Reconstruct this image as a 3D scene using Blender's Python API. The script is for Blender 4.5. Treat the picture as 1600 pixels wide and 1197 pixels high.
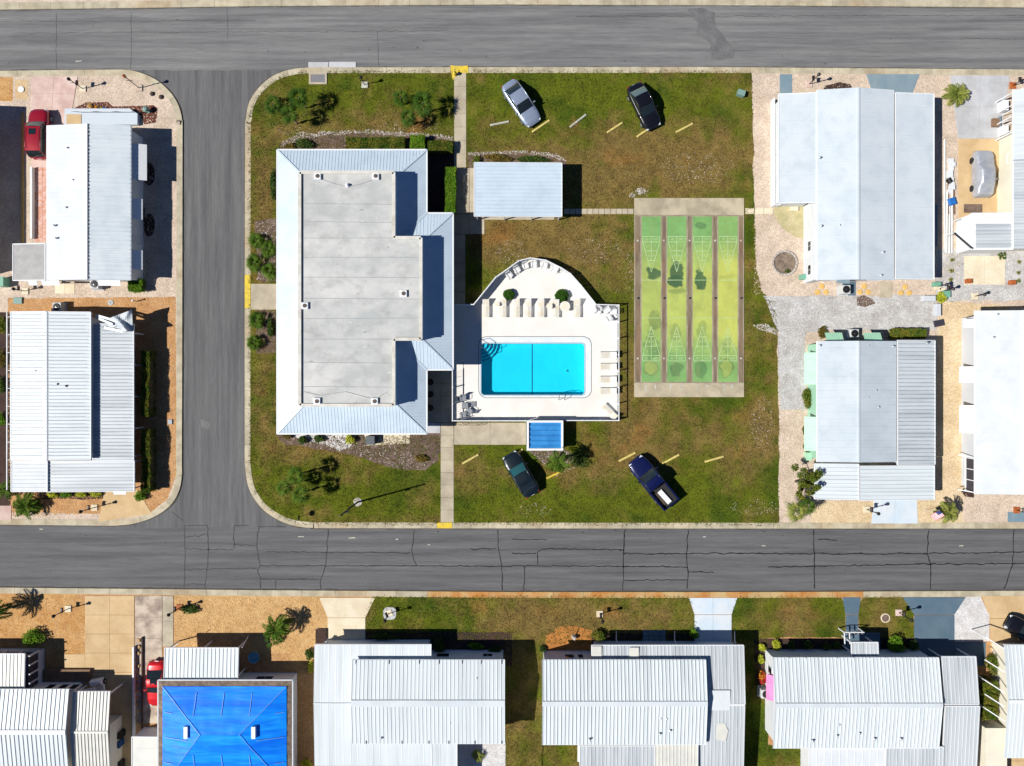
import bpy, bmesh, math, random
import numpy as np
from mathutils import Vector, Matrix, noise
from mathutils.geometry import tessellate_polygon
random.seed(7); rng = np.random.default_rng(7)
S = bpy.context.scene
COL = S.collection
for o in list(bpy.data.objects): bpy.data.objects.remove(o)

# ------------------------------------------------------------------ camera, sky, sun, exposure
H = 70.0                 # flying height of the camera, metres
K = 16.0                 # image pixels per metre on the ground
cam = bpy.data.cameras.new('camera'); camo = bpy.data.objects.new('camera', cam); COL.objects.link(camo)
camo.location = (0, 0, H); camo.rotation_euler = (0, 0, 0)
cam.sensor_fit = 'HORIZONTAL'; cam.sensor_width = 36; cam.lens = 36 * H / 100.0
cam.clip_end = 2000
S.camera = camo
SUN_EL = 47.0; SH_DIR = 15.0           # shadows fall to +x, turned 15 degrees towards +y
wd = bpy.data.worlds.new('World'); S.world = wd; wd.use_nodes = True
nt = wd.node_tree; nt.nodes.clear()
sky = nt.nodes.new('ShaderNodeTexSky'); sky.sky_type = 'NISHITA'; sky.sun_disc = False
sx, sy = -math.cos(math.radians(SH_DIR)), -math.sin(math.radians(SH_DIR))   # towards the sun
sky.sun_elevation = math.radians(SUN_EL); sky.sun_rotation = math.atan2(sx, sy)
sky.air_density = 0.5; sky.dust_density = 0.0; sky.ozone_density = 10.0
bg = nt.nodes.new('ShaderNodeBackground'); bg.inputs[1].default_value = 0.075
ow = nt.nodes.new('ShaderNodeOutputWorld'); nt.links.new(sky.outputs[0], bg.inputs[0]); nt.links.new(bg.outputs[0], ow.inputs[0])
sl = bpy.data.lights.new('sun', 'SUN'); sl.energy = 5.0; sl.angle = math.radians(0.5); sl.color = (1, .968, .915)
so = bpy.data.objects.new('sun', sl); COL.objects.link(so)
ce = math.cos(math.radians(SUN_EL))
so.rotation_euler = Vector((sx * ce, sy * ce, math.sin(math.radians(SUN_EL)))).to_track_quat('Z', 'Y').to_euler()
so.location = (-60, -20, 80)
S.view_settings.view_transform = 'Standard'; S.view_settings.look = 'None'
S.view_settings.exposure = 0.30; S.view_settings.gamma = 1.0; S.view_settings.use_curve_mapping = False

# ------------------------------------------------------------------ helpers
G = 0.10      # level of the lots above the road
def W(u, v, z=0.0):  # maps image pixel coordinates at height z to world metres
    s = (H - z) / (H * K)
    return Vector(((u - 800.0) * s, (598.5 - v) * s, z))
def Lc(c): return c / 12.92 if c <= .04045 else ((c + .055) / 1.055) ** 2.4
def A(r, g, b, k=.80): return (Lc(r / 255) * k, Lc(g / 255) * k, Lc(b / 255) * k)
ORG = {}
class B:
    """collects faces; done() links them as one mesh object"""
    def __init__(s): s.v = []; s.f = []; s.vc = None
    def add(s, vs, fs):
        n = len(s.v); s.v += [Vector(p) for p in vs]; s.f += [tuple(i + n for i in f) for f in fs]; return s
    def box(s, x0, y0, z0, x1, y1, z1):
        x0, x1 = min(x0, x1), max(x0, x1); y0, y1 = min(y0, y1), max(y0, y1); z0, z1 = min(z0, z1), max(z0, z1)
        return s.add([(x0,y0,z0),(x1,y0,z0),(x1,y1,z0),(x0,y1,z0),(x0,y0,z1),(x1,y0,z1),(x1,y1,z1),(x0,y1,z1)],
                     [(3,2,1,0),(4,5,6,7),(0,1,5,4),(1,2,6,5),(2,3,7,6),(3,0,4,7)])
    def rbox(s, c, sx, sy, sz, rz=0.0, bev=0.0):
        """box centred on c (x,y, bottom z), turned by rz"""
        ca, sa = math.cos(rz), math.sin(rz); P = []
        b = bev
        for z, k in ((0, 0), (sz - b, 0), (sz, b)) if b else ((0, 0), (sz, 0)):
            for ax, ay in ((-1,-1),(1,-1),(1,1),(-1,1)):
                x, y = ax * (sx / 2 - k), ay * (sy / 2 - k)
                P.append((c[0] + x*ca - y*sa, c[1] + x*sa + y*ca, c[2] + z))
        n = len(P) // 4; F = [(3,2,1,0), tuple(range(4*n-4, 4*n))]
        for j in range(n-1):
            for i in range(4):
                a, d = 4*j+i, 4*j+(i+1) % 4; F.append((a, d, d+4, a+4))
        return s.add(P, F)
    def prism(s, poly, z0, z1):
        n = len(poly)
        if sum(poly[i][0]*poly[(i+1)%n][1]-poly[(i+1)%n][0]*poly[i][1] for i in range(n)) < 0: poly = poly[::-1]
        vs = [(p[0], p[1], z0) for p in poly] + [(p[0], p[1], z1) for p in poly]
        tr = tessellate_polygon([[Vector((p[0], p[1], 0)) for p in poly]])
        fs = []
        for t in tr:
            a, b_, c = t
            if (Vector(vs[b_])-Vector(vs[a])).cross(Vector(vs[c])-Vector(vs[a])).z < 0: b_, c = c, b_
            fs.append((a+n, b_+n, c+n)); fs.append((c, b_, a))
        for i in range(n): j = (i+1) % n; fs.append((i, j, j+n, i+n))
        return s.add(vs, fs)
    def sheet(s, loops, z):
        if not isinstance(loops[0][0], (list, tuple, Vector)): loops = [loops]
        vs = [(p[0], p[1], z) for l in loops for p in l]
        tr = tessellate_polygon([[Vector((p[0], p[1], 0)) for p in l] for l in loops])
        fs = []
        for a, b_, c in tr:
            if (Vector(vs[b_])-Vector(vs[a])).cross(Vector(vs[c])-Vector(vs[a])).z < 0: b_, c = c, b_
            fs.append((a, b_, c))
        return s.add(vs, fs)
    def tube(s, pts, r, n=6, r1=None):
        pts = [Vector(p) for p in pts]; m = len(pts); P = []; F = []
        for i, p in enumerate(pts):
            d = (pts[min(i+1, m-1)] - pts[max(i-1, 0)]).normalized()
            u = d.cross(Vector((0, 0, 1)))
            if u.length < 1e-3: u = Vector((1, 0, 0))
            u.normalize(); w = u.cross(d); rr = r if r1 is None else r + (r1 - r) * i / (m - 1)
            for k in range(n):
                a = 2 * math.pi * k / n; P.append(p + u * (math.cos(a) * rr) + w * (math.sin(a) * rr))
        for i in range(m-1):
            for k in range(n): a, b_ = i*n+k, i*n+(k+1) % n; F.append((a, b_, b_+n, a+n))
        F.append(tuple(range(n))[::-1]); F.append(tuple(range((m-1)*n, m*n)))
        return s.add(P, F)
    def bar(s, a, b_, w, h):
        a, b_ = Vector(a), Vector(b_); d = (b_-a).normalized(); u = d.cross(Vector((0,0,1)))
        if u.length < 1e-3: u = Vector((1,0,0))
        u.normalize(); t = u.cross(d); P = []
        for p in (a, b_):
            for x, y in ((-1,-1),(1,-1),(1,1),(-1,1)): P.append(p + u*(x*w/2) + t*(y*h/2))
        return s.add(P, [(3,2,1,0),(4,5,6,7),(0,1,5,4),(1,2,6,5),(2,3,7,6),(3,0,4,7)])
    def lathe(s, c, prof, n=12):
        P = []; F = []; m = len(prof)
        for r, z in prof:
            for k in range(n): a = 2*math.pi*k/n; P.append((c[0]+r*math.cos(a), c[1]+r*math.sin(a), c[2]+z))
        for i in range(m-1):
            for k in range(n): a, b_ = i*n+k, i*n+(k+1) % n; F.append((a, b_, b_+n, a+n))
        F.append(tuple(range(n))[::-1]); F.append(tuple(range((m-1)*n, m*n)))
        return s.add(P, F)
    def patch(s, p00, p10, p11, p01, nu, nv, bulge=(0,0,0)):
        p00, p10, p11, p01, bu = map(Vector, (p00, p10, p11, p01, bulge)); P = []; F = []
        for j in range(nv+1):
            for i in range(nu+1):
                u, v = i/nu, j/nv
                P.append((p00*(1-u)+p10*u)*(1-v) + (p01*(1-u)+p11*u)*v + bu*(16*u*(1-u)*v*(1-v)*.6 + .4*(4*u*(1-u))))
        for j in range(nv):
            for i in range(nu): a = j*(nu+1)+i; F.append((a, a+1, a+nu+2, a+nu+1))
        return s.add(P, F)
    def done(s, name, mat, parent=None, org=None, smooth=False):
        if parent is not None: L = ORG[parent.name]
        elif org is not None: L = Vector(org)
        else:
            xs = [p.x for p in s.v]; ys = [p.y for p in s.v]; zs = [p.z for p in s.v]
            L = Vector(((min(xs)+max(xs))/2, (min(ys)+max(ys))/2, min(zs)))
        me = bpy.data.meshes.new(name)
        me.from_pydata([tuple(p - L) for p in s.v], [], s.f)
        me.materials.append(mat)
        if smooth: me.polygons.foreach_set('use_smooth', [True] * len(me.polygons))
        if s.vc is not None:
            at = me.color_attributes.new('Col', 'FLOAT_COLOR', 'POINT')
            at.data.foreach_set('color', np.asarray(s.vc, dtype=np.float32).ravel())
        me.update()
        ob = bpy.data.objects.new(name, me); COL.objects.link(ob)
        if parent is not None: ob.parent = parent
        else: ob.location = L
        ORG[ob.name] = L
        return ob
def tag(o, label, cat, group=None):
    o['label'] = label; o['category'] = cat
    if group: o['group'] = group
    return o
def struct(o, kind='structure', label=None):
    o['kind'] = kind
    if label: o['label'] = label
    return o
def T(name, label, cat, loc, group=None):
    o = bpy.data.objects.new(name, None); COL.objects.link(o); o.empty_display_size = .3
    o.location = loc; ORG[o.name] = Vector(loc)
    return tag(o, label, cat, group)
def dup(root, loc, rz=0.0, label=None, group=None, sc=1.0):
    r = root.copy(); COL.objects.link(r); r.location = loc; r.rotation_euler = (0, 0, rz); r.scale = (sc, sc, sc)
    if label: r['label'] = label
    if group: r['group'] = group
    for ch in list(root.children):
        c = ch.copy(); COL.objects.link(c); c.parent = r
        for g in list(ch.children):
            d = g.copy(); COL.objects.link(d); d.parent = c
    return r
# ---- value noise for colour attributes
def _h(ix, iy, sd):
    n = (ix.astype(np.int64) * 374761393 + iy.astype(np.int64) * 668265263 + sd * 1274126177) & 0xffffffff
    n = ((n ^ (n >> 13)) * 1274126177) & 0xffffffff
    return ((n ^ (n >> 16)) & 0xffff) / 65535.0
def vn(x, y, sc, sd=0):
    x = np.asarray(x, float) / sc; y = np.asarray(y, float) / sc
    ix, iy = np.floor(x), np.floor(y); fx, fy = x - ix, y - iy
    fx = fx*fx*(3-2*fx); fy = fy*fy*(3-2*fy)
    return (_h(ix, iy, sd)*(1-fx)+_h(ix+1, iy, sd)*fx)*(1-fy) + (_h(ix, iy+1, sd)*(1-fx)+_h(ix+1, iy+1, sd)*fx)*fy
def fbm(x, y, sc, sd=0, o=4):
    return sum(vn(x, y, sc/2**k, sd+k*17)*.5**k for k in range(o)) / sum(.5**k for k in range(o))
def inside(px, py, poly):
    px, py = np.asarray(px, float), np.asarray(py, float); r = np.zeros(px.shape, bool); n = len(poly)
    for i in range(n):
        x0, y0 = poly[i][0], poly[i][1]; x1, y1 = poly[(i+1) % n][0], poly[(i+1) % n][1]
        if y0 == y1: continue
        c = ((y0 > py) != (y1 > py)) & (px < (x1-x0)*(py-y0)/(y1-y0)+x0); r ^= c
    return r
def wob(poly, amp=1.5, step=8, sd=0, closed=True):
    """a wavier copy of an outline, for edges of planting and gravel"""
    out = []; n = len(poly)
    for i in range(n if closed else n-1):
        a, b_ = poly[i], poly[(i+1) % n]; m = max(1, int(math.dist(a, b_) / step))
        for k in range(m):
            t = k/m; x = a[0]+(b_[0]-a[0])*t; y = a[1]+(b_[1]-a[1])*t
            q = noise.noise_vector((x*.06+sd, y*.06, sd*1.7)) + noise.noise_vector((x*.17+sd, y*.17, 3.1))*.6
            out.append((x+q.x*amp*1.6, y+q.y*amp*1.6))
    return out
def Wp(poly, z=G): return [W(p[0], p[1], z).xy for p in poly]
def rect(x0, y0, x1, y1): return [(x0,y0),(x1,y0),(x1,y1),(x0,y1)]
def rrect(x0, y0, x1, y1, r, n=6):
    P = []
    for cx, cy, a in ((x1-r, y0+r, -90), (x1-r, y1-r, 0), (x0+r, y1-r, 90), (x0+r, y0+r, 180)):
        for k in range(n+1): t = math.radians(a+90*k/n); P.append((cx+r*math.cos(t), cy+r*math.sin(t)))
    return P
def circ(cx, cy, r, n=16, ry=None): return [(cx+r*math.cos(2*math.pi*k/n), cy+(ry or r)*math.sin(2*math.pi*k/n)) for k in range(n)]

# ------------------------------------------------------------------ materials
MATS = {}
def mat(name, c, c2=None, sc=1.0, amt=1.0, rough=.8, fine=.12, fs=18, bump=0.0, bs=40, metal=0.0, spec=.4,
        attr=False, stretch=None, isl=0.0, objr=0.0, vor=0.0, lo=.4, hi=.62, coat=0.0, dirt=None, dsc=.35, damt=.4, trans=0.0):
    if name in MATS: return MATS[name]
    m = bpy.data.materials.new(name); m.use_nodes = True; MATS[name] = m
    N = m.node_tree.nodes; Lk = m.node_tree.links; p = N['Principled BSDF']
    geo = N.new('ShaderNodeNewGeometry'); mp = N.new('ShaderNodeMapping'); Lk.new(geo.outputs['Position'], mp.inputs[0])
    if stretch: mp.inputs['Scale'].default_value = stretch
    def rgb(col):
        n = N.new('ShaderNodeRGB'); n.outputs[0].default_value = (*col[:3], 1); return n.outputs[0]
    def noi(scale, det=5, src=None):
        n = N.new('ShaderNodeTexNoise'); n.inputs['Scale'].default_value = scale; n.inputs['Detail'].default_value = det
        n.inputs['Roughness'].default_value = .62; Lk.new(src or mp.outputs[0], n.inputs['Vector']); return n.outputs[0]
    def rng_(v, a, b_, x, y):
        n = N.new('ShaderNodeMapRange'); n.inputs[1].default_value = a; n.inputs[2].default_value = b_; n.inputs[3].default_value = x; n.inputs[4].default_value = y
        Lk.new(v, n.inputs[0]); return n.outputs[0]
    def mix(f, a, b_, mode='MIX'):
        n = N.new('ShaderNodeMix'); n.data_type = 'RGBA'; n.blend_type = mode
        if isinstance(f, float): n.inputs[0].default_value = f
        else: Lk.new(f, n.inputs[0])
        Lk.new(a, n.inputs[6]); Lk.new(b_, n.inputs[7]); return n.outputs[2]
    def scale(col, v):
        n = N.new('ShaderNodeVectorMath'); n.operation = 'SCALE'; Lk.new(col, n.inputs[0]); Lk.new(v, n.inputs[3]); return n.outputs[0]
    if attr:
        n = N.new('ShaderNodeAttribute'); n.attribute_name = 'Col'; col = n.outputs['Color']
    else: col = rgb(c)
    if c2 is not None: col = mix(rng_(noi(sc), lo, hi, 0, amt), col, rgb(c2))
    if dirt is not None: col = mix(rng_(noi(dsc, 8), .5, .75, 0, damt), col, rgb(dirt))
    if vor:
        n = N.new('ShaderNodeTexVoronoi'); n.inputs['Scale'].default_value = vor; Lk.new(mp.outputs[0], n.inputs['Vector'])
        sp = N.new('ShaderNodeSeparateColor'); Lk.new(n.outputs['Color'], sp.inputs[0])
        col = scale(col, rng_(sp.outputs[0], 0, 1, .80, 1.14))
        vh = n.outputs['Distance']
    if fine: col = scale(col, rng_(noi(fs, 4), .25, .75, 1-fine, 1+fine))
    if isl: col = scale(col, rng_(geo.outputs['Random Per Island'], 0, 1, 1-isl, 1+isl))
    if objr:
        n = N.new('ShaderNodeObjectInfo'); col = scale(col, rng_(n.outputs['Random'], 0, 1, 1-objr, 1+objr))
    Lk.new(col, p.inputs['Base Color'])
    p.inputs['Roughness'].default_value = rough; p.inputs['Metallic'].default_value = metal
    p.inputs['Specular IOR Level'].default_value = spec; p.inputs['Coat Weight'].default_value = coat; p.inputs['Coat Roughness'].default_value = .05
    if bump:
        bn = N.new('ShaderNodeBump'); bn.inputs['Strength'].default_value = bump; bn.inputs['Distance'].default_value = .05
        Lk.new(vh if vor else noi(bs, 4), bn.inputs['Height']); Lk.new(bn.outputs[0], p.inputs['Normal'])
    if trans:
        tr = N.new('ShaderNodeBsdfTranslucent'); Lk.new(col, tr.inputs[0]); ms = N.new('ShaderNodeMixShader'); ms.inputs[0].default_value = trans
        Lk.new(p.outputs[0], ms.inputs[1]); Lk.new(tr.outputs[0], ms.inputs[2]); Lk.new(ms.outputs[0], N['Material Output'].inputs[0])
    return m
ASPH = lambda nm, st, c=(106,106,107), c2=(138,137,135): mat(nm, A(*c), A(*c2), sc=.8, stretch=st, rough=.85, fine=.2, fs=8, bump=.25, bs=60, lo=.32, hi=.66, dirt=A(76,77,79), dsc=.55, damt=.7)
m_road_x = ASPH('asphalt_east_west', (.10, 2.2, 1)); m_road_y = ASPH('asphalt_north_south', (2.2, .10, 1), (90,90,92), (116,115,114)); m_road_s = ASPH('asphalt_south', (.10, 2.2, 1), (88,88,90), (114,113,113))
m_patch = mat('asphalt_patch', A(104,104,104), A(120,120,119), sc=.9, rough=.85, fine=.15, fs=5, bump=.2)
m_crack = mat('tar_crack', A(30,30,33), rough=.6)
m_grime = mat('gutter_grime', A(78,75,70), A(96,92,84), sc=2, rough=.9)
m_kerb = mat('kerb_concrete', A(203,193,166), A(176,165,140), sc=.9, rough=.85, fine=.1, bump=.15, objr=.09, dirt=A(178,138,88), dsc=.16, damt=.6)
m_kerbo = mat('kerb_rust_stained', A(198,170,118), A(190,128,62), sc=.5, rough=.85, fine=.1, bump=.15, objr=.08)
m_yel = mat('yellow_paint', A(238,205,52), A(214,188,70), sc=2, rough=.7, dirt=A(170,150,100), dsc=1.5, damt=.6)
m_conc = mat('concrete', A(196,184,160), A(176,164,142), sc=.7, rough=.85, bump=.12, objr=.05, dirt=A(140,130,112), dsc=.5, damt=.5)
m_concg = mat('grey_concrete', A(202,203,205), A(186,186,186), sc=.6, rough=.85, bump=.1, objr=.03, dirt=A(165,160,150), damt=.3)
m_conct = mat('tan_concrete', A(218,188,142), A(202,170,124), sc=.5, rough=.85, bump=.1, objr=.04, dirt=A(190,165,125), damt=.3)
m_concw = mat('cream_concrete', A(236,224,196), A(226,210,178), sc=.8, rough=.85, bump=.1, objr=.03)
m_concold = mat('weathered_concrete', A(214,198,176), A(170,150,134), sc=.8, rough=.9, bump=.2, objr=.05, dirt=A(112,96,90), dsc=.7, damt=.75)
m_pink = mat('pink_concrete', A(226,200,188), A(204,170,158), sc=.5, rough=.85, bump=.1, objr=.05)
m_paver = mat('pink_paver', A(206,146,120), A(226,190,176), sc=3, rough=.85, fine=.2)
m_drivew = mat('white_painted_drive', A(206,222,234), A(222,228,232), sc=.6, rough=.7, objr=.02, dirt=A(190,190,186), damt=.3)
m_slate = mat('slate_painted_drive', A(86,110,128), A(98,120,134), sc=.5, rough=.7, fine=.06, objr=.03)
m_slatel = mat('pale_slate_drive', A(122,146,158), A(140,158,165), sc=.6, rough=.7, stretch=(1,.3,1))
m_deck = mat('pool_deck', A(245,242,235,.77), A(239,234,225,.77), sc=.4, rough=.75, fine=.04, dirt=A(222,212,194), damt=.25)
m_cop = mat('pool_coping', A(236,240,241), A(222,230,234), sc=1, rough=.6, fine=.04)
m_groove = mat('deck_drain', A(105,102,98), rough=.8)
m_plaster = mat('pool_plaster', (.004,.56,.68), (.006,.60,.71), sc=.5, rough=.7, fine=.05)
m_shell = mat('crushed_shell', A(222,202,182), A(204,184,164), sc=.6, rough=.9, fine=.22, fs=14, bump=.5, vor=9, dirt=A(180,158,132), damt=.4)
m_shellg = mat('grey_gravel', A(205,203,200), A(184,180,174), sc=.5, rough=.9, fine=.25, fs=12, bump=.5, vor=9, dirt=A(168,160,148), damt=.4)
m_shellw = mat('white_gravel', A(226,224,222), A(208,204,200), sc=1, rough=.9, fine=.2, fs=14, bump=.4, vor=12)
m_grav = mat('orange_gravel', A(196,146,84), A(210,166,108), sc=.5, rough=.9, fine=.25, fs=12, bump=.6, vor=8)
m_gravt = mat('tan_gravel', A(214,174,118), A(200,158,102), sc=.5, rough=.9, fine=.22, fs=12, bump=.6, vor=8)
m_gravr = mat('red_gravel', A(188,140,92), A(206,160,112), sc=.6, rough=.9, fine=.25, fs=12, bump=.6, vor=8)
m_gravp = mat('pale_tan_gravel', A(228,204,164), A(214,188,146), sc=.5, rough=.9, fine=.2, fs=12, bump=.5, vor=9)
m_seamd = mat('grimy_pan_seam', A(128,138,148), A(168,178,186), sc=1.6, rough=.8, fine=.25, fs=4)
m_sand = mat('orange_sand', A(196,132,62), A(180,116,56), sc=.8, rough=.95, fine=.2, bump=.3)
m_mulch = mat('bark_mulch', A(104,84,72), A(132,112,100), sc=1.6, rough=.95, fine=.3, fs=10, bump=.7, bs=18)
m_mulchr = mat('red_mulch', A(112,62,46), A(92,52,42), sc=1.5, rough=.95, fine=.3, fs=14, bump=.6, bs=20)
m_mulchd = mat('dark_mulch', A(76,54,46), A(58,42,38), sc=1.5, rough=.95, fine=.3, fs=14, bump=.6, bs=20)
m_stone = mat('white_stone', A(200,193,184), A(168,158,148), sc=1.5, rough=.9, isl=.3)
m_gnd = mat('outer_ground', A(140,130,80), A(90,98,40), sc=.2, rough=.95, fine=.2, bump=.3)
m_lawn = mat('lawn', (1,1,1), attr=True, rough=.95, fine=.30, fs=7, bump=.8, bs=14, spec=.1)
m_blade = mat('grass_blade', (1,1,1), attr=True, rough=.8, fine=0, spec=.2)
WH = dict(rough=.45, fine=.03, fs=6, spec=.45)
m_roofw = mat('white_roof', A(230,236,238,.75), A(220,228,232,.75), sc=.3, dirt=A(186,194,198), dsc=.7, damt=.45, **WH)
m_roofwx = mat('white_roof_fall_x', A(228,236,237,.77), A(212,221,225,.77), sc=.6, amt=.6, stretch=(.10,2.6,1), lo=.36, hi=.68, dirt=A(176,182,182), dsc=.6, damt=.45, **WH)
m_roofwy = mat('white_roof_fall_y', A(228,236,237,.77), A(212,221,225,.77), sc=.6, amt=.6, stretch=(2.6,.10,1), lo=.36, hi=.68, dirt=A(176,182,182), dsc=.6, damt=.45, **WH)
m_roofs = mat('white_sealed_roof', A(240,243,244,.73), A(230,236,239,.73), sc=.5, dirt=A(204,210,212,.7), dsc=.6, damt=.3, rough=.7, fine=.05, fs=8)
m_roofb = mat('pale_blue_roof', A(208,223,234,.78), A(198,215,228,.78), sc=.3, dirt=A(178,194,204), dsc=.6, damt=.35, **WH)
m_roofc = mat('pale_seamed_roof', A(222,230,234,.76), A(212,223,229,.76), sc=.3, dirt=A(186,198,204), dsc=.6, damt=.45, **WH)
m_roofc2 = mat('dull_seamed_roof', A(206,216,222,.74), A(196,206,213,.74), sc=.4, dirt=A(176,186,192), dsc=.6, damt=.45, **WH)
m_roofgy = mat('grey_metal_roof', A(206,212,215), A(186,194,199), sc=.6, stretch=(.12,2.6,1), dirt=A(152,158,162), dsc=.6, damt=.5, **WH)
m_roofgx = mat('grey_metal_roof_x', A(206,212,214), A(188,195,199), sc=.6, stretch=(2.6,.12,1), dirt=A(156,160,162), dsc=.6, damt=.5, **WH)
m_roofcream = mat('cream_roof', A(228,226,214), A(214,214,206), sc=.5, **WH)
m_shingle = mat('grey_shingle', A(186,184,180), A(172,170,168), sc=1.2, rough=.9, fine=.12, fs=10, bump=.3)
m_shinb = mat('brown_shingle', A(146,128,112), A(112,98,88), sc=2, rough=.95, fine=.25, fs=12, bump=.4)
m_flat = mat('flat_roof_membrane', A(186,188,185), A(216,215,210), sc=.34, rough=.8, fine=.05, bump=.06, bs=5, dirt=A(140,138,132), dsc=.6, damt=.5, lo=.38, hi=.66, stretch=(.9,1.2,1))
m_seam = mat('membrane_seam', A(160,165,168), rough=.85, fine=.2, fs=3)
m_para = mat('parapet_cap', A(226,224,214), A(208,204,192), sc=1, rough=.7, dirt=A(170,155,130), dsc=.6, damt=.5)
m_trim = mat('white_trim', A(240,242,242), rough=.5, fine=.03)
m_wall = mat('white_siding', A(232,234,234), A(222,226,228), sc=.5, rough=.6, fine=.03, stretch=(1,1,4))
m_wallc = mat('cream_siding', A(242,235,214), A(234,227,206), sc=.5, rough=.7, fine=.03)
m_wallg = mat('grey_siding', A(214,218,222), A(206,210,216), sc=.5, rough=.6, fine=.03)
m_wallpg = mat('pale_green_siding', A(168,214,182), A(160,206,176), sc=.5, rough=.6, fine=.03)
m_wallb = mat('tan_block_wall', A(206,196,176), A(194,184,166), sc=.8, rough=.9)
m_green = mat('mint_awning', A(178,226,192), A(168,218,184), sc=.8, rough=.5, fine=.03)
m_pinkaw = mat('pink_awning', A(236,120,178), A(228,108,168), sc=1, rough=.5, fine=.03)
m_blue = mat('blue_sheet_roof', A(56,136,198,.95), A(40,116,180,.95), sc=.8, rough=.45, fine=.05)
m_tarp = mat('blue_tarp', A(12,140,248,.95), A(4,108,230,.95), sc=.5, stretch=(.25,2.4,1), rough=.5, spec=.15, fine=.06, fs=5, bump=.35, bs=1.4, dirt=A(40,180,248,1.0), dsc=.8, damt=.6)
m_tarpl = mat('tarp_batten', A(120,170,226), rough=.5)
m_glass = mat('window_glass', (.012,.018,.024), rough=.06, fine=0, spec=.6)
m_screen = mat('porch_screen', A(56,54,66), A(64,62,72), rough=.5)
m_black = mat('black_metal', (.012,.012,.013), rough=.4, fine=0)
m_rub = mat('rubber', (.018,.018,.019), rough=.8)
m_alu = mat('aluminium', A(190,194,198), rough=.35, metal=.6, fine=.03)
m_steel = mat('steel_rail', A(120,124,130), rough=.3, metal=.8, fine=0)
m_wood = mat('weathered_wood', A(150,120,92), A(120,94,72), sc=2, stretch=(1,6,1), rough=.85)
m_pole = mat('utility_pole_wood', A(96,82,70), A(80,68,60), sc=2, rough=.9)
m_plast = mat('white_plastic', A(240,240,238), A(228,228,226), sc=3, rough=.5, fine=.03, objr=.04)
m_strapy = mat('faded_strap', A(240,237,226), A(236,216,174), sc=2.0, amt=.6, rough=.6, fine=.04)
m_stop_y = mat('yellow_wheel_stop', A(232,212,120), A(212,192,118), sc=3, rough=.8, dirt=A(150,140,110), dsc=2, damt=.6)
m_stop_w = mat('pale_wheel_stop', A(204,204,190), A(180,178,160), sc=3, rough=.85, dirt=A(120,112,96), dsc=2, damt=.6)
m_ac = mat('ac_cabinet', A(206,208,206), rough=.5)
m_bin = mat('green_bin_plastic', A(120,176,150), rough=.5)
m_terra = mat('terracotta', A(190,104,48), A(160,84,42), sc=4, rough=.7)
m_oran = mat('amber_stone', A(232,192,112), A(216,172,96), sc=4, rough=.85, fine=.15)
m_bluef = mat('blue_fabric', A(30,110,190), rough=.7)
LEAF = lambda n, c, c2, **k: mat(n, A(*c,.95), A(*c2,.95), sc=1.3, rough=.7, fine=0, isl=.42, spec=.12, trans=.25, **k)
m_palm = LEAF('palm_leaf', (70,98,24), (96,122,38))
m_palmd = LEAF('dark_palm_leaf', (50,80,20), (76,104,30))
m_palmy = LEAF('yellow_green_palm_leaf', (122,136,60), (150,152,74))
m_hedge = LEAF('hedge_leaf', (76,102,30), (128,124,46))
m_hedgeb = LEAF('bright_hedge_leaf', (92,134,30), (116,148,40))
m_shrub = LEAF('shrub_leaf', (60,86,36), (88,104,44))
m_shruby = LEAF('yellow_shrub_leaf', (170,178,50), (196,196,70))
m_shrubo = LEAF('bronze_shrub_leaf', (126,106,48), (96,92,40))
m_flow = LEAF('red_flower', (196,36,60), (214,160,40))
m_ball = LEAF('clipped_ball_leaf', (48,84,22), (62,98,28))
m_bark = mat('bark', A(122,104,86), A(98,84,70), sc=4, rough=.95, bump=.5, bs=20)
# ------------------------------------------------------------------ ground, roads, kerbs
from mathutils.geometry import delaunay_2d_cdt
POOL = (752, 537, 913, 617)
px0, py1 = W(742, 527, 0).xy; px1, py0 = W(923, 627, 0).xy
b = B()
xs = [-500, px0, px1, 500]; ys = [-500, py0, py1, 500]
for i in range(3):
    for j in range(3):
        if (i, j) != (1, 1): b.add([(xs[i],ys[j],0),(xs[i+1],ys[j],0),(xs[i+1],ys[j+1],0),(xs[i],ys[j+1],0)], [(0,1,2,3)])
struct(b.done('ground', m_gnd, org=(0,0,0)))
XW, XE, YN, YS = -320, 1920, -240, 1440      # how far the streets are built beyond the view
def road(name, x0, y0, x1, y1, z, m):
    return struct(B().sheet(Wp(rect(x0, y0, x1, y1), 0), z).done(name, m, org=(0,0,0)))
rn = road('north_road', XW, 4, XE, 128, .004, m_road_x)
rs = road('south_road', XW, 806, XE, 932, .004, m_road_s)
rw = struct(B().sheet(Wp(wob([(196,110),(478,110),(478,824),(196,824)],1.5,9,3),0),.008).done('west_road', m_road_y, org=(0,0,0)))
def catm(P, n=6):
    out = []
    for i in range(len(P)-1):
        p0, p1, p2, p3 = P[max(i-1,0)], P[i], P[i+1], P[min(i+2, len(P)-1)]
        m = n if math.dist(p1, p2) < 45 else 1
        for k in range(m):
            t = k/m
            out.append(tuple(.5*((2*p1[a])+(-p0[a]+p2[a])*t+(2*p0[a]-5*p1[a]+4*p2[a]-p3[a])*t*t+(-p0[a]+3*p1[a]-3*p2[a]+p3[a])*t**3) for a in (0,1)) if m > 1 else tuple(p1))
    return out + [tuple(P[-1])]
K_C = catm([(XE,117),(1600,114),(1100,110),(560,110.5),(490,110.5),(455,114),(430,123),(409,140),(394,163),(389,190),(388,215),(387.5,450),(387.5,690),(388,728),(394,762),(411,789),(436,807.5),(462,817),(490,820),(530,820.5),(1000,821),(XE,821)])
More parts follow.
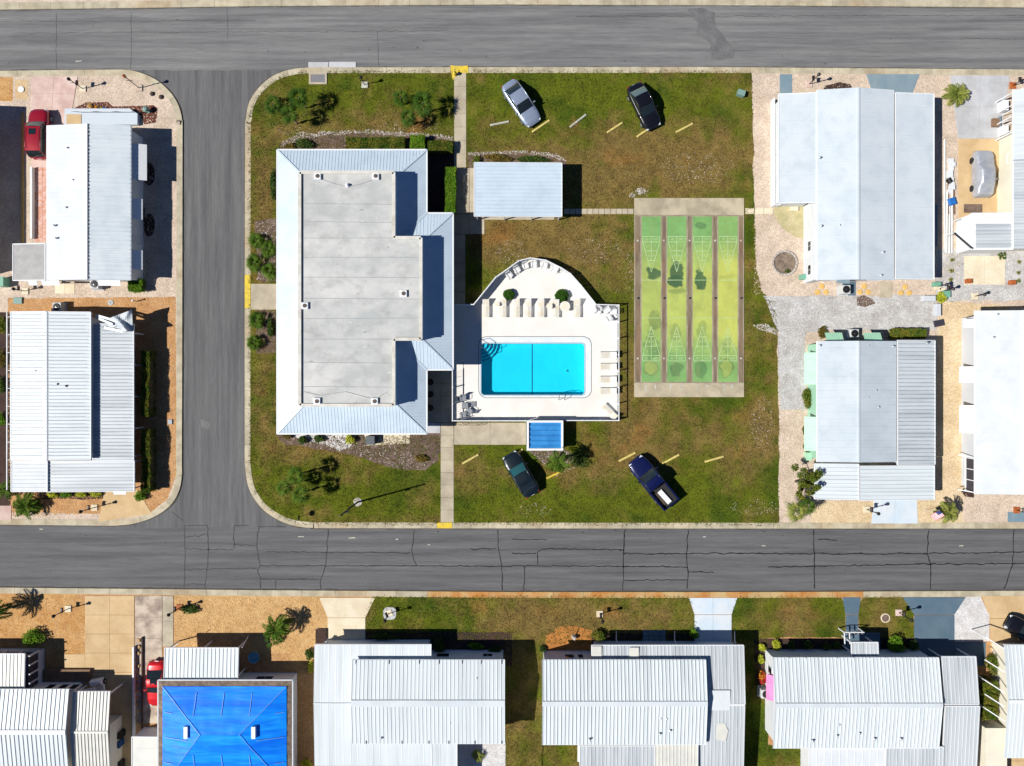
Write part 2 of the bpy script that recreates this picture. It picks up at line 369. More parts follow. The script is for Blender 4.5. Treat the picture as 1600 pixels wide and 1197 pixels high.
K_W = catm([(XW,117),(0,116),(125,114.5),(190,114),(216,118),(242,129),(262,146),(275,166),(281,190),(281.5,225),(281,560),(280.5,715),(280.5,742),(276,766),(264,786),(242,802),(215,812),(188,816),(150,816.5),(0,815),(XW,814)])
K_S = catm([(XW,920),(0,922),(400,926),(800,929),(1200,929),(1600,927),(XE,925)])
K_N = catm([(XW,14),(0,10.5),(200,8),(400,5),(800,2.5),(1200,4),(1600,7),(XE,9)])
def resample(P, st=4.0):
    out = [P[0]]; 
    for a, c in zip(P, P[1:]):
        d = math.dist(a, c); n = max(1, int(d/st))
        for k in range(1, n+1): out.append((a[0]+(c[0]-a[0])*k/n, a[1]+(c[1]-a[1])*k/n))
    return out
def kerb(name, P, seg, w=9.0, special=None):
    P = resample(P); cum = [0]
    for a, c in zip(P, P[1:]): cum.append(cum[-1]+math.dist(a, c))
    root = None; i = 0; s0 = 0
    while i < len(P)-2:
        L = seg*random.uniform(.96, 1.04); j = i+1
        while j < len(P)-1 and cum[j]-cum[i] < L: j += 1
        pts = P[i:j+1]; left = []; right = []
        for k, p in enumerate(pts):
            a, c = pts[max(k-1,0)], pts[min(k+1,len(pts)-1)]
            if k == 0 and i > 0: a = P[i-1]
            if k == len(pts)-1 and j < len(P)-1: c = P[j+1]
            d = Vector((c[0]-a[0], c[1]-a[1])).normalized(); nn = Vector((-d.y, d.x))*w/2
            q = Vector(p)
            if k == 0: q = q+d*.18
            if k == len(pts)-1: q = q-d*.18
            left.append(tuple(q+nn)); right.append(tuple(q-nn))
        mid = pts[len(pts)//2]; m = m_kerb
        if special: m = special(mid) or m_kerb
        bb = B().prism([tuple(v) for v in Wp(left+right[::-1], 0)], 0, .125 + random.uniform(-.004,.004))
        if root is None: root = struct(bb.done(name, m, org=(0,0,0)))
        else: bb.done('kerb_stone', m, root)
        i = j
    return root
def grime(P, side, par):
    P = resample(P, 6); b = B(); l = []; r = []
    for k, p in enumerate(P):
        a, c = P[max(k-1,0)], P[min(k+1,len(P)-1)]; d = Vector((c[0]-a[0], c[1]-a[1])).normalized(); nn = Vector((-d.y, d.x))*side
        w_ = 1.2+2.2*abs(noise.noise((p[0]*.03, p[1]*.03, 2)))+.8*noise.noise((p[0]*.15,p[1]*.15,4)); q = Vector(p)
        l.append(tuple(q+nn*4.3)); r.append(tuple(q+nn*(4.5+max(.3,w_))))
    n = len(l); vs = [tuple(W(*p, 0).xy)+(.0235,) for p in l+r]
    fs = [(i, i+1, i+1+n, i+n) for i in range(n-1)]
    if (Vector(vs[fs[0][1]])-Vector(vs[fs[0][0]])).cross(Vector(vs[fs[0][2]])-Vector(vs[fs[0][0]])).z < 0: fs = [f[::-1] for f in fs]
    b.add(vs, fs); return b.done('gutter_grime', m_grime, par)
def sp_c(p):
    if 437 < p[1] < 487 and p[0] < 400: return m_yel
    if 704 < p[0] < 731 and p[1] < 130: return m_yel
    if 680 < p[0] < 719 and p[1] > 700: return m_yel
def sp_s(p):
    if 690 < p[0] < 1330: return m_kerbo
kerb('centre_kerb', K_C, 24, 9, sp_c); kerb('west_kerb', K_W, 48, 9); kerb('south_kerb', K_S, 48, 9, sp_s); kerb('north_kerb', K_N, 48, 11)
grime(K_C, -1, rw) if False else None
for P_, s_, pr_ in ((K_C,1,rw),(K_W,-1,rw),(K_S,-1,rs),(K_N,1,rn)): grime(P_, s_, pr_)
def lot(name, poly, m, hole=None):
    b = B()
    loops = [Wp(poly, 0)] + ([Wp(hole, 0)] if hole else [])
    b.sheet(loops, G)
    n = len(poly)
    for l in loops:
        k = len(l); b.add([(p[0],p[1],0) for p in l]+[(p[0],p[1],G) for p in l], [(i,(i+1)%k,(i+1)%k+k,i+k) for i in range(k)])
    return struct(b.done(name, m, org=(0,0,0)))
POOLH = rect(743, 528, 922, 626)
lot('centre_lots', K_C, m_shell, POOLH)
lot('west_lots', K_W, m_shell)
lot('south_lots', K_S+[(XE,YS),(XW,YS)], m_gravr)
lot('north_lots', K_N+[(XE,YN),(XW,YN)], m_shell)
# cracks in the asphalt, sealed with tar
def crack(P, w=1.7, z=.0125, parent=rs):
    P = resample(P, 5); l = []; r = []
    for k, p in enumerate(P):
        a, c = P[max(k-1,0)], P[min(k+1,len(P)-1)]; d = Vector((c[0]-a[0], c[1]-a[1])).normalized(); nn = Vector((-d.y, d.x))
        q = Vector(p)+nn*noise.noise((p[0]*.13, p[1]*.13, 5))*2.0; h = w*(.30+.55*abs(noise.noise((p[0]*.3, p[1]*.3, 9))))
        l.append(tuple(q+nn*h)); r.append(tuple(q-nn*h))
    b = B(); n = len(l); vs = [tuple(W(*p, 0).xy)+(z,) for p in l+r]
    b.add(vs, [(i+n, i+1+n, i+1, i) if True else () for i in range(n-1)])
    return b.done('crack', m_crack, parent)
s3 = lambda P: [(240+x/2.857, 800+y/2.857) for x, y in P]
s4 = lambda P: [(800+x/2, 800+y/2) for x, y in P]
for P in ([(138,60),(138,340)],[(240,60),(245,165),(240,250),(228,345)],[(470,65),(460,150),(475,240),(465,255),(475,300),(478,345)],
          [(778,75),(770,240),(745,300),(745,345)],[(1165,80),(1150,180),(1175,240)],[(1535,80),(1540,165),(1555,245),(1557,350)],
          [(138,60),(240,58)],[(360,60),(425,60)],[(470,65),(590,65)],[(140,112),(200,108),(235,98)],[(138,165),(355,170)],[(360,60),(358,165)],
          [(360,147),(455,150)],[(505,178),(780,180),(1145,183)],[(138,258),(460,252)],[(475,240),(1180,240),(1600,243)],[(478,300),(740,300)],
          [(545,305),(545,345)],[(145,322),(228,322)],[(1415,165),(1530,163)],[(85,0),(130,40)]): crack(s3(P))
for P in ([(352,55),(348,180),(345,245)],[(550,55),(545,130),(550,185),(548,240)],[(943,55),(945,170),(945,240)],[(1302,55),(1298,130),(1308,160),(1308,240)],
          [(1568,50),(1565,160),(1538,240)],[(40,170),(38,245)],[(80,165),(80,125),(95,115),(350,118)],[(0,86),(108,86)],[(0,130),(75,130)],
          [(350,130),(1300,130),(1600,125)],[(0,168),(350,170),(550,172)],[(800,172),(1310,163),(1600,162)],[(350,214),(548,212)],[(550,187),(630,188)],[(955,86),(1015,86)]): crack(s4(P))
for P in ([(0,34),(400,32)],[(900,26),(1600,24)],[(30,52),(700,48)],[(205,20),(205,110)],[(88,20),(88,112)],[(590,50),(592,105)],[(355,12),(356,60)],[(1500,60),(1600,62)]): crack(P, .45, .0125, rn)
for poly, par in (
             ([(1074,14),(1098,12),(1116,20),(1120,44),(1148,78),(1146,92),(1112,94),(1110,70),(1088,52),(1090,36)], rn),
             ([(312,655),(330,660),(328,672),(314,668)], rw)):
    B().sheet(Wp(wob(poly, 1.2, 7, 2), 0), .0165).done('asphalt_patch', m_patch, par)
for k in range(46):      # oil spots and bits on the asphalt
    x, y = random.choice(((random.uniform(0,1600), random.uniform(20,104)), (random.uniform(0,1600), random.uniform(828,918))))
    B().sheet(Wp(circ(x, y, random.uniform(.5,1.3), 7, random.uniform(.4,1.0)), 0), .02).done('oil_spot', m_crack, rn if y < 400 else rs)
for x, y, w in ((62,826,5),(466,838,9),(545,840,11),(618,842,4),(668,851,4),(1098,838,5),(1190,852,6),(118,95,10),(1498,852,7)):
    B().sheet(Wp(wob(rect(x, y, x+w, y+1.6), .6, 2, x), 0), .02).done('paint_scuff', m_stop_w, rs if y > 400 else rn)

# ------------------------------------------------------------------ lawns
GREEN, BROWN, DGRN, RUST = map(np.array, (A(94,102,24), A(126,106,58), A(62,84,18), A(144,104,54)))
BL = [  # (x, y, rx, ry, dryness)
 (900,262,230,50,.75),(1080,250,120,60,.8),(860,375,120,40,.8),(780,375,60,30,.9),(930,410,60,30,.4),(850,150,200,40,-.6),(1050,150,120,36,-.3),
 (980,560,20,100,.7),(1190,520,24,160,.1),(735,745,45,28,.8),(925,735,60,30,.55),(985,690,70,50,.65),(1110,680,60,40,.5),(1180,690,40,60,.5),
 (900,790,300,26,-.5),(830,705,100,18,-.4),(1050,770,130,40,-.4),(455,700,60,24,.8),(410,560,14,120,.7),(410,330,14,110,.6),(560,740,140,40,-.2),
 (500,140,100,18,-.3),(620,190,60,20,.6),(480,200,90,14,.5),(1160,230,20,100,-.4),(860,968,110,34,.95),(990,965,100,22,.4),(690,965,110,20,-.5),
 (1240,960,24,60,.7),(1180,975,60,14,.4),(1370,985,30,22,.7),(820,1080,30,120,.3),(1180,1150,24,60,-.8),(1290,950,50,16,-.5)]
def lawncol(px, py):
    px = np.asarray(px, float); py = np.asarray(py, float)
    d = np.zeros_like(px)+.27
    for x, y, rx, ry, v in BL: d += v*np.exp(-((px-x)/rx)**2-((py-y)/ry)**2)
    d = d + (fbm(px, py, 60, 1)-.5)*1.1 + (fbm(px, py, 16, 5, 3)-.5)*1.5
    d = np.clip(d, 0, 1)[:, None]
    dk = np.clip((fbm(px, py, 45, 9)-.52)*5, 0, 1)[:, None]*(1-d)
    ru = np.clip((fbm(px, py, 50, 23)-.60)*5 + np.exp(-((px-790)/40)**2-((py-372)/18)**2)*.8 + np.exp(-((px-850)/60)**2-((py-955)/22)**2)*.7 - .1, 0, 1)[:, None]*d
    c = GREEN*(1-d)+BROWN*d
    c = c*(1-dk*.7)+DGRN*dk*.7
    c = c*(1-ru*.8)+RUST*ru*.8
    return c*(.66+.68*fbm(px, py, 10, 31, 3))[:, None]
LAWNS = []
def lawn(poly, z=G+.004, cell=5.0, hole=None, w=1.2):
    P = resample(wob(poly, w, 10, 3) if w else poly, 6.0)
    x0, x1 = min(p[0] for p in P), max(p[0] for p in P); y0, y1 = min(p[1] for p in P), max(p[1] for p in P)
    gx, gy = np.meshgrid(np.arange(x0, x1, cell), np.arange(y0, y1, cell)); gx = gx.ravel()+rng.uniform(-1.2,1.2,gx.size); gy = gy.ravel()+rng.uniform(-1.2,1.2,gy.size)
    ok = inside(gx, gy, P)
    if hole: ok &= ~inside(gx, gy, hole)
    n = len(P); V = [Vector(p) for p in P]; E = [(i,(i+1)%n) for i in range(n)]
    if hole:
        hn = len(hole); V += [Vector(p) for p in hole]; E += [(n+i, n+(i+1)%hn) for i in range(hn)]
    V += [Vector((a, c)) for a, c in zip(gx[ok], gy[ok])]
    vo, eo, fo, *_ = delaunay_2d_cdt(V, E, [], 2 if hole else 1, 1e-4)
    if hole:
        cxs = np.array([sum(vo[i].x for i in f)/3 for f in fo]); cys = np.array([sum(vo[i].y for i in f)/3 for f in fo])
        kp = ~inside(cxs, cys, hole) & inside(cxs, cys, P); fo = [f for f, k in zip(fo, kp) if k]
    b = B(); vs = [tuple(W(p.x, p.y, z).xy)+(z,) for p in vo]; ff = []
    for f in fo:
        a, c, d = (Vector(vs[i]) for i in f[:3])
        ff.append(tuple(f) if (c-a).cross(d-a).z > 0 else tuple(f)[::-1])
    b.add(vs, ff); c = lawncol([p.x for p in vo], [p.y for p in vo])
    b.vc = np.hstack([c, np.ones((len(c),1))])
    LAWNS.append((P, hole)); return struct(b.done('lawn', m_lawn, org=(0,0,0)))
K_Cl = [p for p in K_C if p[0] < 1170]
lawn([(1175,112)]+[(max(x,388.5),y) for x, y in K_Cl]+[(1217,821),(1217,640),(1214,560),(1216,525),(1213,472),(1190,455),(1182,420),(1179,330),(1177,240)], hole=POOLH)
lawn([(570,930),(815,930),(1078,930),(1086,960),(1086,1004),(790,1004),(845,1010),(846,1300),(790,1300),(790,1004),(570,1000)][:0] or [(582,931),(1076,931),(1086,958),(1086,1006),(850,1006),(848,1300),(788,1300),(788,1000),(570,1000),(570,960)])
lawn([(1150,931),(1312,931),(1320,945),(1321,996),(1200,996),(1200,1300),(1160,1300),(1164,1010),(1145,1000),(1143,955)])
lawn(rect(846,1158,912,1300)); lawn(rect(1200,1165,1268,1300))
lawn([(1350,931),(1408,931),(1427,955),(1430,997),(1343,997),(1341,950)])
# ------------------------------------------------------------------ other ground covers
def cover(name, poly, m, lvl=1, w=1.0, step=9, hole=None):
    z = G+.004*lvl; P = wob(poly, w, step, len(poly)) if w else poly
    loops = [[tuple(v) for v in Wp(P, z)]] + ([[tuple(v) for v in Wp(hole, z)]] if hole else [])
    return struct(B().sheet(loops, z).done(name, m, org=(0,0,0)))
cover('grey_gravel', [(1192,462),(1462,462),(1466,498),(1462,516),(1300,516),(1258,520),(1258,640),(1219,640),(1216,560),(1217,520)], m_shellg, 2, 2)
cover('grey_gravel', rect(1462,388,1605,470), m_shellg, 1, 2)
cover('tan_gravel', [(1466,470),(1610,480),(1612,500),(1525,500),(1512,820),(1265,820),(1272,785),(1462,780)], m_gravp, 1, 1.5)
cover('pale_gravel', rect(1505,775,1700,816), m_shell, 2, 1.2)
cover('orange_gravel', [(12,466),(274,464),(276,740),(262,780),(236,800),(225,805),(14,800)], m_gravr, 1, .8)
cover('orange_gravel', rect(-40,121,20,158), m_grav, 1, .5)
cover('orange_gravel', [(-60,928),(122,929),(133,950),(132,1040),(-60,1040)], m_grav, 1, .8)
cover('orange_gravel', [(272,930),(500,931),(512,960),(512,1080),(455,1080),(455,1020),(272,1020)], m_gravt, 1, .8)
cover('orange_gravel', rect(455,1040,493,1300), m_gravr, 2, .8)
cover('white_gravel', [(1508,931),(1532,931),(1546,962),(1546,1002),(1490,1002),(1490,960)], m_shellw, 2, .3)
cover('orange_sand', [(855,992),(880,978),(925,984),(930,1022),(852,1022)], m_sand, 4, 2.5)
0 and cover('sandy_path', [(812,934),(822,960),(812,1000),(804,1000),(812,965),(806,934)], m_shell, 4, 1.5)
cover('planting_bed', [(436,224),(470,212),(560,205),(640,209),(708,214),(712,240),(436,240)], m_mulch, 4, 2.2)
cover('planting_bed', [(432,676),(690,676),(690,700),(684,720),(662,734),(625,734),(585,722),(540,708),(480,700),(440,690)], m_mulch, 4, 2.2)
cover('pale_gravel', [(455,678),(560,678),(548,700),(530,705),(500,692),(470,688)], m_shellw, 5, 2)
cover('planting_bed', [(732,240),(820,238),(868,242),(884,254),(884,262),(732,262)], m_mulch, 4, 1.5)
cover('planting_bed', [(398,345),(432,340),(432,440),(402,440)], m_mulch, 4, 2)
cover('planting_bed', [(398,486),(432,486),(432,552),(402,552)], m_mulch, 4, 2)
cover('planting_bed', [(822,703),(884,703),(900,712),(884,726),(862,738),(846,722)], m_mulch, 4, 3)
cover('planting_bed', rect(664,236,712,334), m_mulchd, 5, .5)
cover('red_mulch_bed', [(110,172),(134,160),(168,159),(176,166),(240,165),(246,170),(244,192),(226,194),(216,176),(112,176)], m_mulchr, 2, .6)
cover('dark_mulch_bed', [(1178,998),(1322,998),(1322,1030),(1178,1030)], m_mulchd, 5, .5)
cover('dark_mulch_bed', [(1180,1030),(1210,1030),(1210,1070),(1180,1070)], m_mulchd, 5, .5)
cover('dark_mulch_bed', rect(1343,997,1430,1030), m_mulchd, 5, .5)
cover('dark_mulch_bed', rect(570,988,800,1040), m_mulchd, 5, .8)
cover('dark_mulch_bed', rect(925,990,1086,1040), m_mulchd, 5, .6)
cover('dark_mulch_bed', circ(215,335,12,14,20), m_mulchd, 3, 1)
cover('dark_mulch_bed', circ(233,272,9,14,18), m_mulchd, 3, .6)
cover('dark_mulch_bed', circ(233,352,9,14,18), m_mulchd, 3, .6)
cover('dark_mulch_bed', [(1282,146),(1290,134),(1312,128),(1328,132),(1338,146)], m_mulchd, 3, 1)
cover('dark_mulch_bed', rect(-30,488,17,800), m_mulchd, 3, .8)
cover('dark_mulch_bed', rect(60,766,165,780), m_mulchd, 3, 1)
# paved areas, every slab with open joints
def slabs(name, q, nx, ny, m, lvl=4, gap=.35, th=.05):
    """q: four corners; nx by ny slabs"""
    z0 = G+.004*lvl-.03; root = None
    def at(u, v):
        return tuple((q[0][a]*(1-u)+q[1][a]*u)*(1-v)+(q[3][a]*(1-u)+q[2][a]*u)*v for a in (0,1))
    lu = (math.dist(q[0],q[1])+math.dist(q[3],q[2]))/2; lv = (math.dist(q[0],q[3])+math.dist(q[1],q[2]))/2
    for j in range(ny):
        for i in range(nx):
            gu, gv = gap/lu/2, gap/lv/2
            u0, u1, v0, v1 = i/nx+gu, (i+1)/nx-gu, j/ny+gv, (j+1)/ny-gv
            bb = B().prism([tuple(v) for v in Wp([at(u0,v0),at(u1,v0),at(u1,v1),at(u0,v1)])], z0, z0+th+random.uniform(0,.004))
            if root is None: root = struct(bb.done(name, m, org=(0,0,0)))
            else: bb.done('slab', m, root)
    return root
R4 = rect
slabs('footpath', R4(709.5,114,728.5,262), 1, 7, m_conc)
slabs('footpath', R4(709.5,262.5,733,334), 1, 3, m_conc)
slabs('footpath', R4(709,334.5,757,366), 2, 1, m_conc)
slabs('footpath', R4(709,366.5,727,478), 1, 5, m_conc)
slabs('footpath', R4(668,579,709,660), 2, 4, m_conc)
slabs('footpath', R4(688.5,660.5,709,816), 1, 8, m_conc)
slabs('footpath', R4(666,660.5,688,677), 1, 1, m_concg)
slabs('footpath', R4(392,443.5,434,484), 1, 1, m_conc)
slabs('patio', R4(709.5,660.5,822,695), 2, 1, m_conc)
slabs('footpath', R4(881,326,990,335), 12, 1, m_conc, 4, .8)
slabs('footpath', R4(1164,325,1208,335), 3, 1, m_concw, 5, 1.2)
slabs('footpath', R4(1218,116,1237.5,150), 1, 1, m_slatel)
slabs('driveway', [(1353,116),(1437,116),(1420,160),(1368,160)], 1, 1, m_slatel)
slabs('driveway', [(1484,118),(1578,118),(1562,216.5),(1497,216.5)], 2, 2, m_concg)
slabs('driveway', R4(1497,217,1562,345), 1, 1, m_conct, 4)
slabs('patio', R4(1506,400,1570,445), 2, 1, m_concw, 4)
slabs('driveway', [(1366,775),(1432,775),(1434,818),(1361,818)], 2, 1, m_drivew, 5)
slabs('footpath', rect(1574,800,1602,816), 1, 1, m_slatel, 5)
slabs('driveway', [(48,120),(122,120),(108,200),(50,200)], 2, 3, m_pink)
slabs('driveway', R4(50,200.5,76,262), 1, 2, m_pink)
slabs('paver_patio', R4(54,262,80,378), 2, 10, m_paver, 4, .3)
slabs('footpath', R4(86,444,117,459), 2, 1, m_concw)
slabs('driveway', [(164,764),(214,764),(238,803),(154,815)], 1, 1, m_conct)
slabs('footpath', R4(-20,790,18,812), 1, 1, m_pink)
slabs('driveway', R4(133,931,210,1050), 2, 4, m_conct)
slabs('driveway', R4(100,1022,133,1048), 1, 1, m_conct)
slabs('driveway', R4(133,1050.5,210,1300), 2, 7, m_conct)
slabs('driveway', R4(211,931,253.5,1130), 1, 6, m_concold)
slabs('footpath', R4(254,931,271,1010), 1, 2, m_conc)
slabs('driveway', [(499,934),(586,934),(571,965),(512,965)], 1, 1, m_concw)
slabs('driveway', [(512,965.4),(571,965.4),(571,1040),(512,1040)], 1, 1, m_concw)
slabs('driveway', [(1076,934),(1152,934),(1143,960),(1085,960)], 2, 1, m_drivew, 5)
slabs('driveway', R4(1085,960.4,1143,1040), 2, 1, m_drivew, 5)
slabs('footpath', [(1316,933),(1345,933),(1341,960),(1321,960)], 1, 1, m_slate, 6)
slabs('footpath', R4(1321,960.4,1341,1020), 1, 1, m_slate, 6)
slabs('driveway', [(1410,933),(1509,933),(1491,960),(1428,960)], 1, 1, m_slate, 6)
slabs('driveway', R4(1428,960.4,1491,1060), 1, 1, m_slate, 6)
slabs('footpath', R4(1491,1003,1540,1040), 1, 1, m_slate, 5)
slabs('driveway', [(1534,931),(1640,931),(1640,966),(1547,966)], 3, 1, m_conct)
slabs('driveway', R4(1547,966.4,1640,1300), 3, 9, m_conct)
slabs('footpath', R4(714,1160,790,1300), 1, 2, m_shellw)
slabs('footpath', R4(1316,440,1337,462), 1, 1, m_slate, 4); slabs('footpath', R4(1374,440,1394,465), 1, 1, m_conc, 4)
slabs('footpath', R4(1004,984,1040,1002), 4, 2, m_slatel, 8, .8)
cover('green_patio', wob([(1209,322),(1258,322),(1260,376),(1236,366),(1218,350),(1210,338)],1,8,4), mat('mossy_concrete', A(196,184,140), A(178,170,124), sc=1, rough=.9), 3, .5)
# edging strips
tag(B().box(*W(33,176,G).xy, G, *W(37.5,381,G).xy, G+.06).done('edging_strip', m_oran), 'long amber edging strip lying in the shell beside the parked red vehicle', 'edging')
# raised concrete drain inlet by the north kerb
r = T('storm_drain', 'square concrete storm drain inlet set behind the kerb', 'drain', W(497,118,G))
B().box(*W(482,97.5,.0).xy, .005, *W(513,107,0).xy, .05).done('apron', m_concg, r); B().box(*W(514,97,.0).xy, .005, *W(556,106,0).xy, .05).done('apron', m_concg, r)
x0, y1 = W(483,114,G).xy; x1, y0 = W(511,132,G).xy
b = B(); w = .18
b.box(x0,y0,G,x1,y0+w,G+.09).box(x0,y1-w,G,x1,y1,G+.09).box(x0,y0+w,G,x0+w,y1-w,G+.09).box(x1-w,y0+w,G,x1,y1-w,G+.09).done('frame', m_conc, r)
B().box(x0+w,y0+w,G,x1-w,y1-w,G+.07).done('lid', mat('drain_lid', A(128,128,130), rough=.7), r)
# ------------------------------------------------------------------ building kit
def panel(root, name, a, b_, c, d, m, sp=.32, rh=.045, rw=.06, th=.07, seam=0):
    """metal roof sheet a-b-c-d; ribs run a->d, spaced along a->b; one closed solid"""
    a, b_, c, d = map(Vector, (a, b_, c, d))
    alx = abs((d-a).x) > abs((d-a).y)
    if m.name == 'white_roof': m = m_roofwx if alx else m_roofwy
    if m.name.startswith('grey_metal'): m = m_roofgy if alx else m_roofgx
    nrm = (b_-a).cross(d-a).normalized()
    if nrm.z < 0: nrm = -nrm
    L = (b_-a).length; n = max(1, int(round(L/sp))); prof = []
    if rh > 0:
        for i in range(n+1):
            t = i/n; w = rw/L
            if i == 0: prof += [(0, rh), (w*.5, rh), (w*.9, 0)]
            elif i == n: prof += [(1-w*.9, 0), (1-w*.5, rh), (1, rh)]
            else: prof += [(t-w*.75, 0), (t-w*.35, rh), (t+w*.35, rh), (t+w*.75, 0)]
    else: prof = [(i/max(1,int(L/2)), 0) for i in range(max(1,int(L/2))+1)]
    P = []; 
    for t, h in prof: P += [a.lerp(b_, t)+nrm*h, d.lerp(c, t)+nrm*h]
    k = len(prof)
    for t, h in prof: P += [a.lerp(b_, t)-nrm*th, d.lerp(c, t)-nrm*th]
    F = []
    up = (b_-a).cross(d-a).z > 0
    for i in range(k-1):
        p = 2*i; f1 = (p, p+2, p+3, p+1); q = 2*k+p; f2 = (q, q+1, q+3, q+2)
        F += [f1, f2, (p, q, q+2, p+2), (p+1, p+3, q+3, q+1)]
    F += [(0,1,2*k+1,2*k), (2*k-2, 4*k-2, 4*k-1, 2*k-1)]
    if not up: F = [f[::-1] for f in F]
    ob = B().add(P, F).done(name, m, root)
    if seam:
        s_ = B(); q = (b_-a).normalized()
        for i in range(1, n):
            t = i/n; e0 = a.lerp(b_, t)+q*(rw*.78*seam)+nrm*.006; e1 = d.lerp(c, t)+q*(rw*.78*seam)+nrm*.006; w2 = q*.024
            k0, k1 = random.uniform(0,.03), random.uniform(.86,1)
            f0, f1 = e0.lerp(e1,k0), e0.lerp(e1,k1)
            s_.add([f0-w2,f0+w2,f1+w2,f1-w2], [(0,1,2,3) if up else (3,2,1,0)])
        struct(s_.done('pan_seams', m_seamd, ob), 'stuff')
    return ob
def wallbox(root, x0, y0, x1, y1, z1, m, name='wall', z0=G-.02): return B().box(x0,y0,z0,x1,y1,z1).done(name, m, root)
def gable(root, x0, y0, x1, y1, ze, zr, ridge, axis, m, sp=.32, rh=.045, m2=None, walls=m_wall, inset=.35, cap=m_trim, gap=0.0, capw=.28, seam=0):
    """image pixel rectangle of the eaves at height ze; ridge line at image pixel position `ridge`, height zr"""
    X0, Y1 = W(x0, y0, ze).xy; X1, Y0 = W(x1, y1, ze).xy; m2 = m2 or m
    if axis == 'x':
        ry = W(800, ridge, zr).y
        panel(root, 'roof', (X0,Y1,ze),(X1,Y1,ze),(X1,ry,zr),(X0,ry,zr), m, sp, rh, seam=seam)
        panel(root, 'roof', (X0,Y0,ze),(X1,Y0,ze),(X1,ry,zr),(X0,ry,zr), m2, sp, rh, seam=seam)
        if cap: B().bar((X0,ry,zr+.05),(X1,ry,zr+.05),capw,.05).done('ridge_cap', cap, root)
        tri = [((X0+inset,ry),(X0+inset,Y0+inset),(X0+inset,Y1-inset)), ((X1-inset,ry),(X1-inset,Y0+inset),(X1-inset,Y1-inset))]
        ends = [[(X0,Y0,ze),(X0,Y1,ze),(X0,ry,zr)],[(X1,Y0,ze),(X1,Y1,ze),(X1,ry,zr)]]
    else:
        rx = W(ridge, 598, zr).x
        panel(root, 'roof', (X0,Y0,ze),(X0,Y1,ze),(rx,Y1,zr),(rx,Y0,zr), m, sp, rh)
        panel(root, 'roof', (X1,Y0,ze),(X1,Y1,ze),(rx,Y1,zr),(rx,Y0,zr), m2, sp, rh)
        if cap: B().bar((rx,Y0,zr+.05),(rx,Y1,zr+.05),capw,.05).done('ridge_cap', cap, root)
        ends = [[(X0,Y0,ze),(X1,Y0,ze),(rx,Y0,zr)],[(X0,Y1,ze),(X1,Y1,ze),(rx,Y1,zr)]]
    if walls:
        b = B().box(X0+inset,Y0+inset,G-.02,X1-inset,Y1-inset,ze-.1)
        b.done('wall', walls, root)
        for e in ends:            # gable boards
            cx = Vector(((X0+X1)/2,(Y0+Y1)/2,0)); 
            b = B(); P = []
            ax = 0 if axis == 'x' else 1
            s = 1 if e[0][ax] < cx[ax] else -1
            for off in (inset, inset+.1):
                for p in e:
                    q = Vector(p); q[ax] += s*off; q.z -= .1; P.append(q)
            b.add(P, [(0,1,2),(5,4,3),(0,3,4,1),(1,4,5,2),(2,5,3,0)]).done('gable_board', walls, root)
    # fascia
    for (p, q) in (((X0,Y0),(X1,Y0)),((X0,Y1),(X1,Y1))) if axis == 'x' else (((X0,Y0),(X0,Y1)),((X1,Y0),(X1,Y1))):
        B().bar((*p,ze-.09),(*q,ze-.09),.09,.15).done('gutter', m_trim, root)
    return X0, Y0, X1, Y1
def shed(root, x0, y0, x1, y1, za, zb, fall, m, sp=.32, rh=.045, walls=None, inset=.3, posts=0, th=.07, name='roof', edge=m_trim, seam=0):
    """one-slope roof; fall = 'x': za at the west edge, zb at the east; 'y': za at north edge, zb at south. ribs follow the fall"""
    zm = (za+zb)/2
    X0, Y1 = W(x0, y0, zm).xy; X1, Y0 = W(x1, y1, zm).xy
    if fall == 'x': panel(root, name, (X0,Y0,za),(X0,Y1,za),(X1,Y1,zb),(X1,Y0,zb), m, sp, rh, th=th, seam=seam)
    else: panel(root, name, (X0,Y1,za),(X1,Y1,za),(X1,Y0,zb),(X0,Y0,zb), m, sp, rh, th=th, seam=seam)
    zz = lambda x, y: za+(zb-za)*((x-X0)/(X1-X0) if fall == 'x' else (Y1-y)/(Y1-Y0))
    if edge:
        for p, q in (((X0,Y0),(X1,Y0)),((X0,Y1),(X1,Y1)),((X0,Y0),(X0,Y1)),((X1,Y0),(X1,Y1))):
            B().bar((*p,zz(*p)-.05),(*q,zz(*q)-.05),.08,.17).done('fascia', edge, root)
    if walls: B().box(X0+inset,Y0+inset,G-.02,X1-inset,Y1-inset,min(za,zb)-.1).done('wall', walls, root)
    if posts:
        for i in range(posts):
            for y in (Y0+.2, Y1-.2):
                x = X0+.2+(X1-X0-.4)*i/max(1,posts-1); B().box(x-.05,y-.05,G-.02,x+.05,y+.05,zz(x,y)-.06).done('post', m_trim, root)
    return X0, Y0, X1, Y1
def window(root, side, pos, at, w, h, z, n=1, frame=m_trim, glass=m_glass):
    """side: outward normal 'n','s','e','w'; pos: wall plane; at: centre along the wall"""
    s = {'n':(0,1),'s':(0,-1),'e':(1,0),'w':(-1,0)}[side]; fo = B(); t = .07
    def bx(b, a0, a1, z0, z1, d0, d1):
        if s[0]: b.box(pos+s[0]*d0, a0, z0, pos+s[0]*d1, a1, z1)
        else: b.box(a0, pos+s[1]*d0, z0, a1, pos+s[1]*d1, z1)
    bx(fo, at-w/2-t, at-w/2, z-t, z+h+t, -.02, .05); bx(fo, at+w/2, at+w/2+t, z-t, z+h+t, -.02, .05)
    bx(fo, at-w/2, at+w/2, z-t, z, -.02, .055); bx(fo, at-w/2, at+w/2, z+h, z+h+t, -.02, .05)
    f = fo.done('window', frame, root)
    for i in range(n):
        b = B(); a0 = at-w/2+w*i/n; bx(b, a0+.02, a0+w/n-.02, z, z+h, -.01, .02); b.done('pane', glass, f)
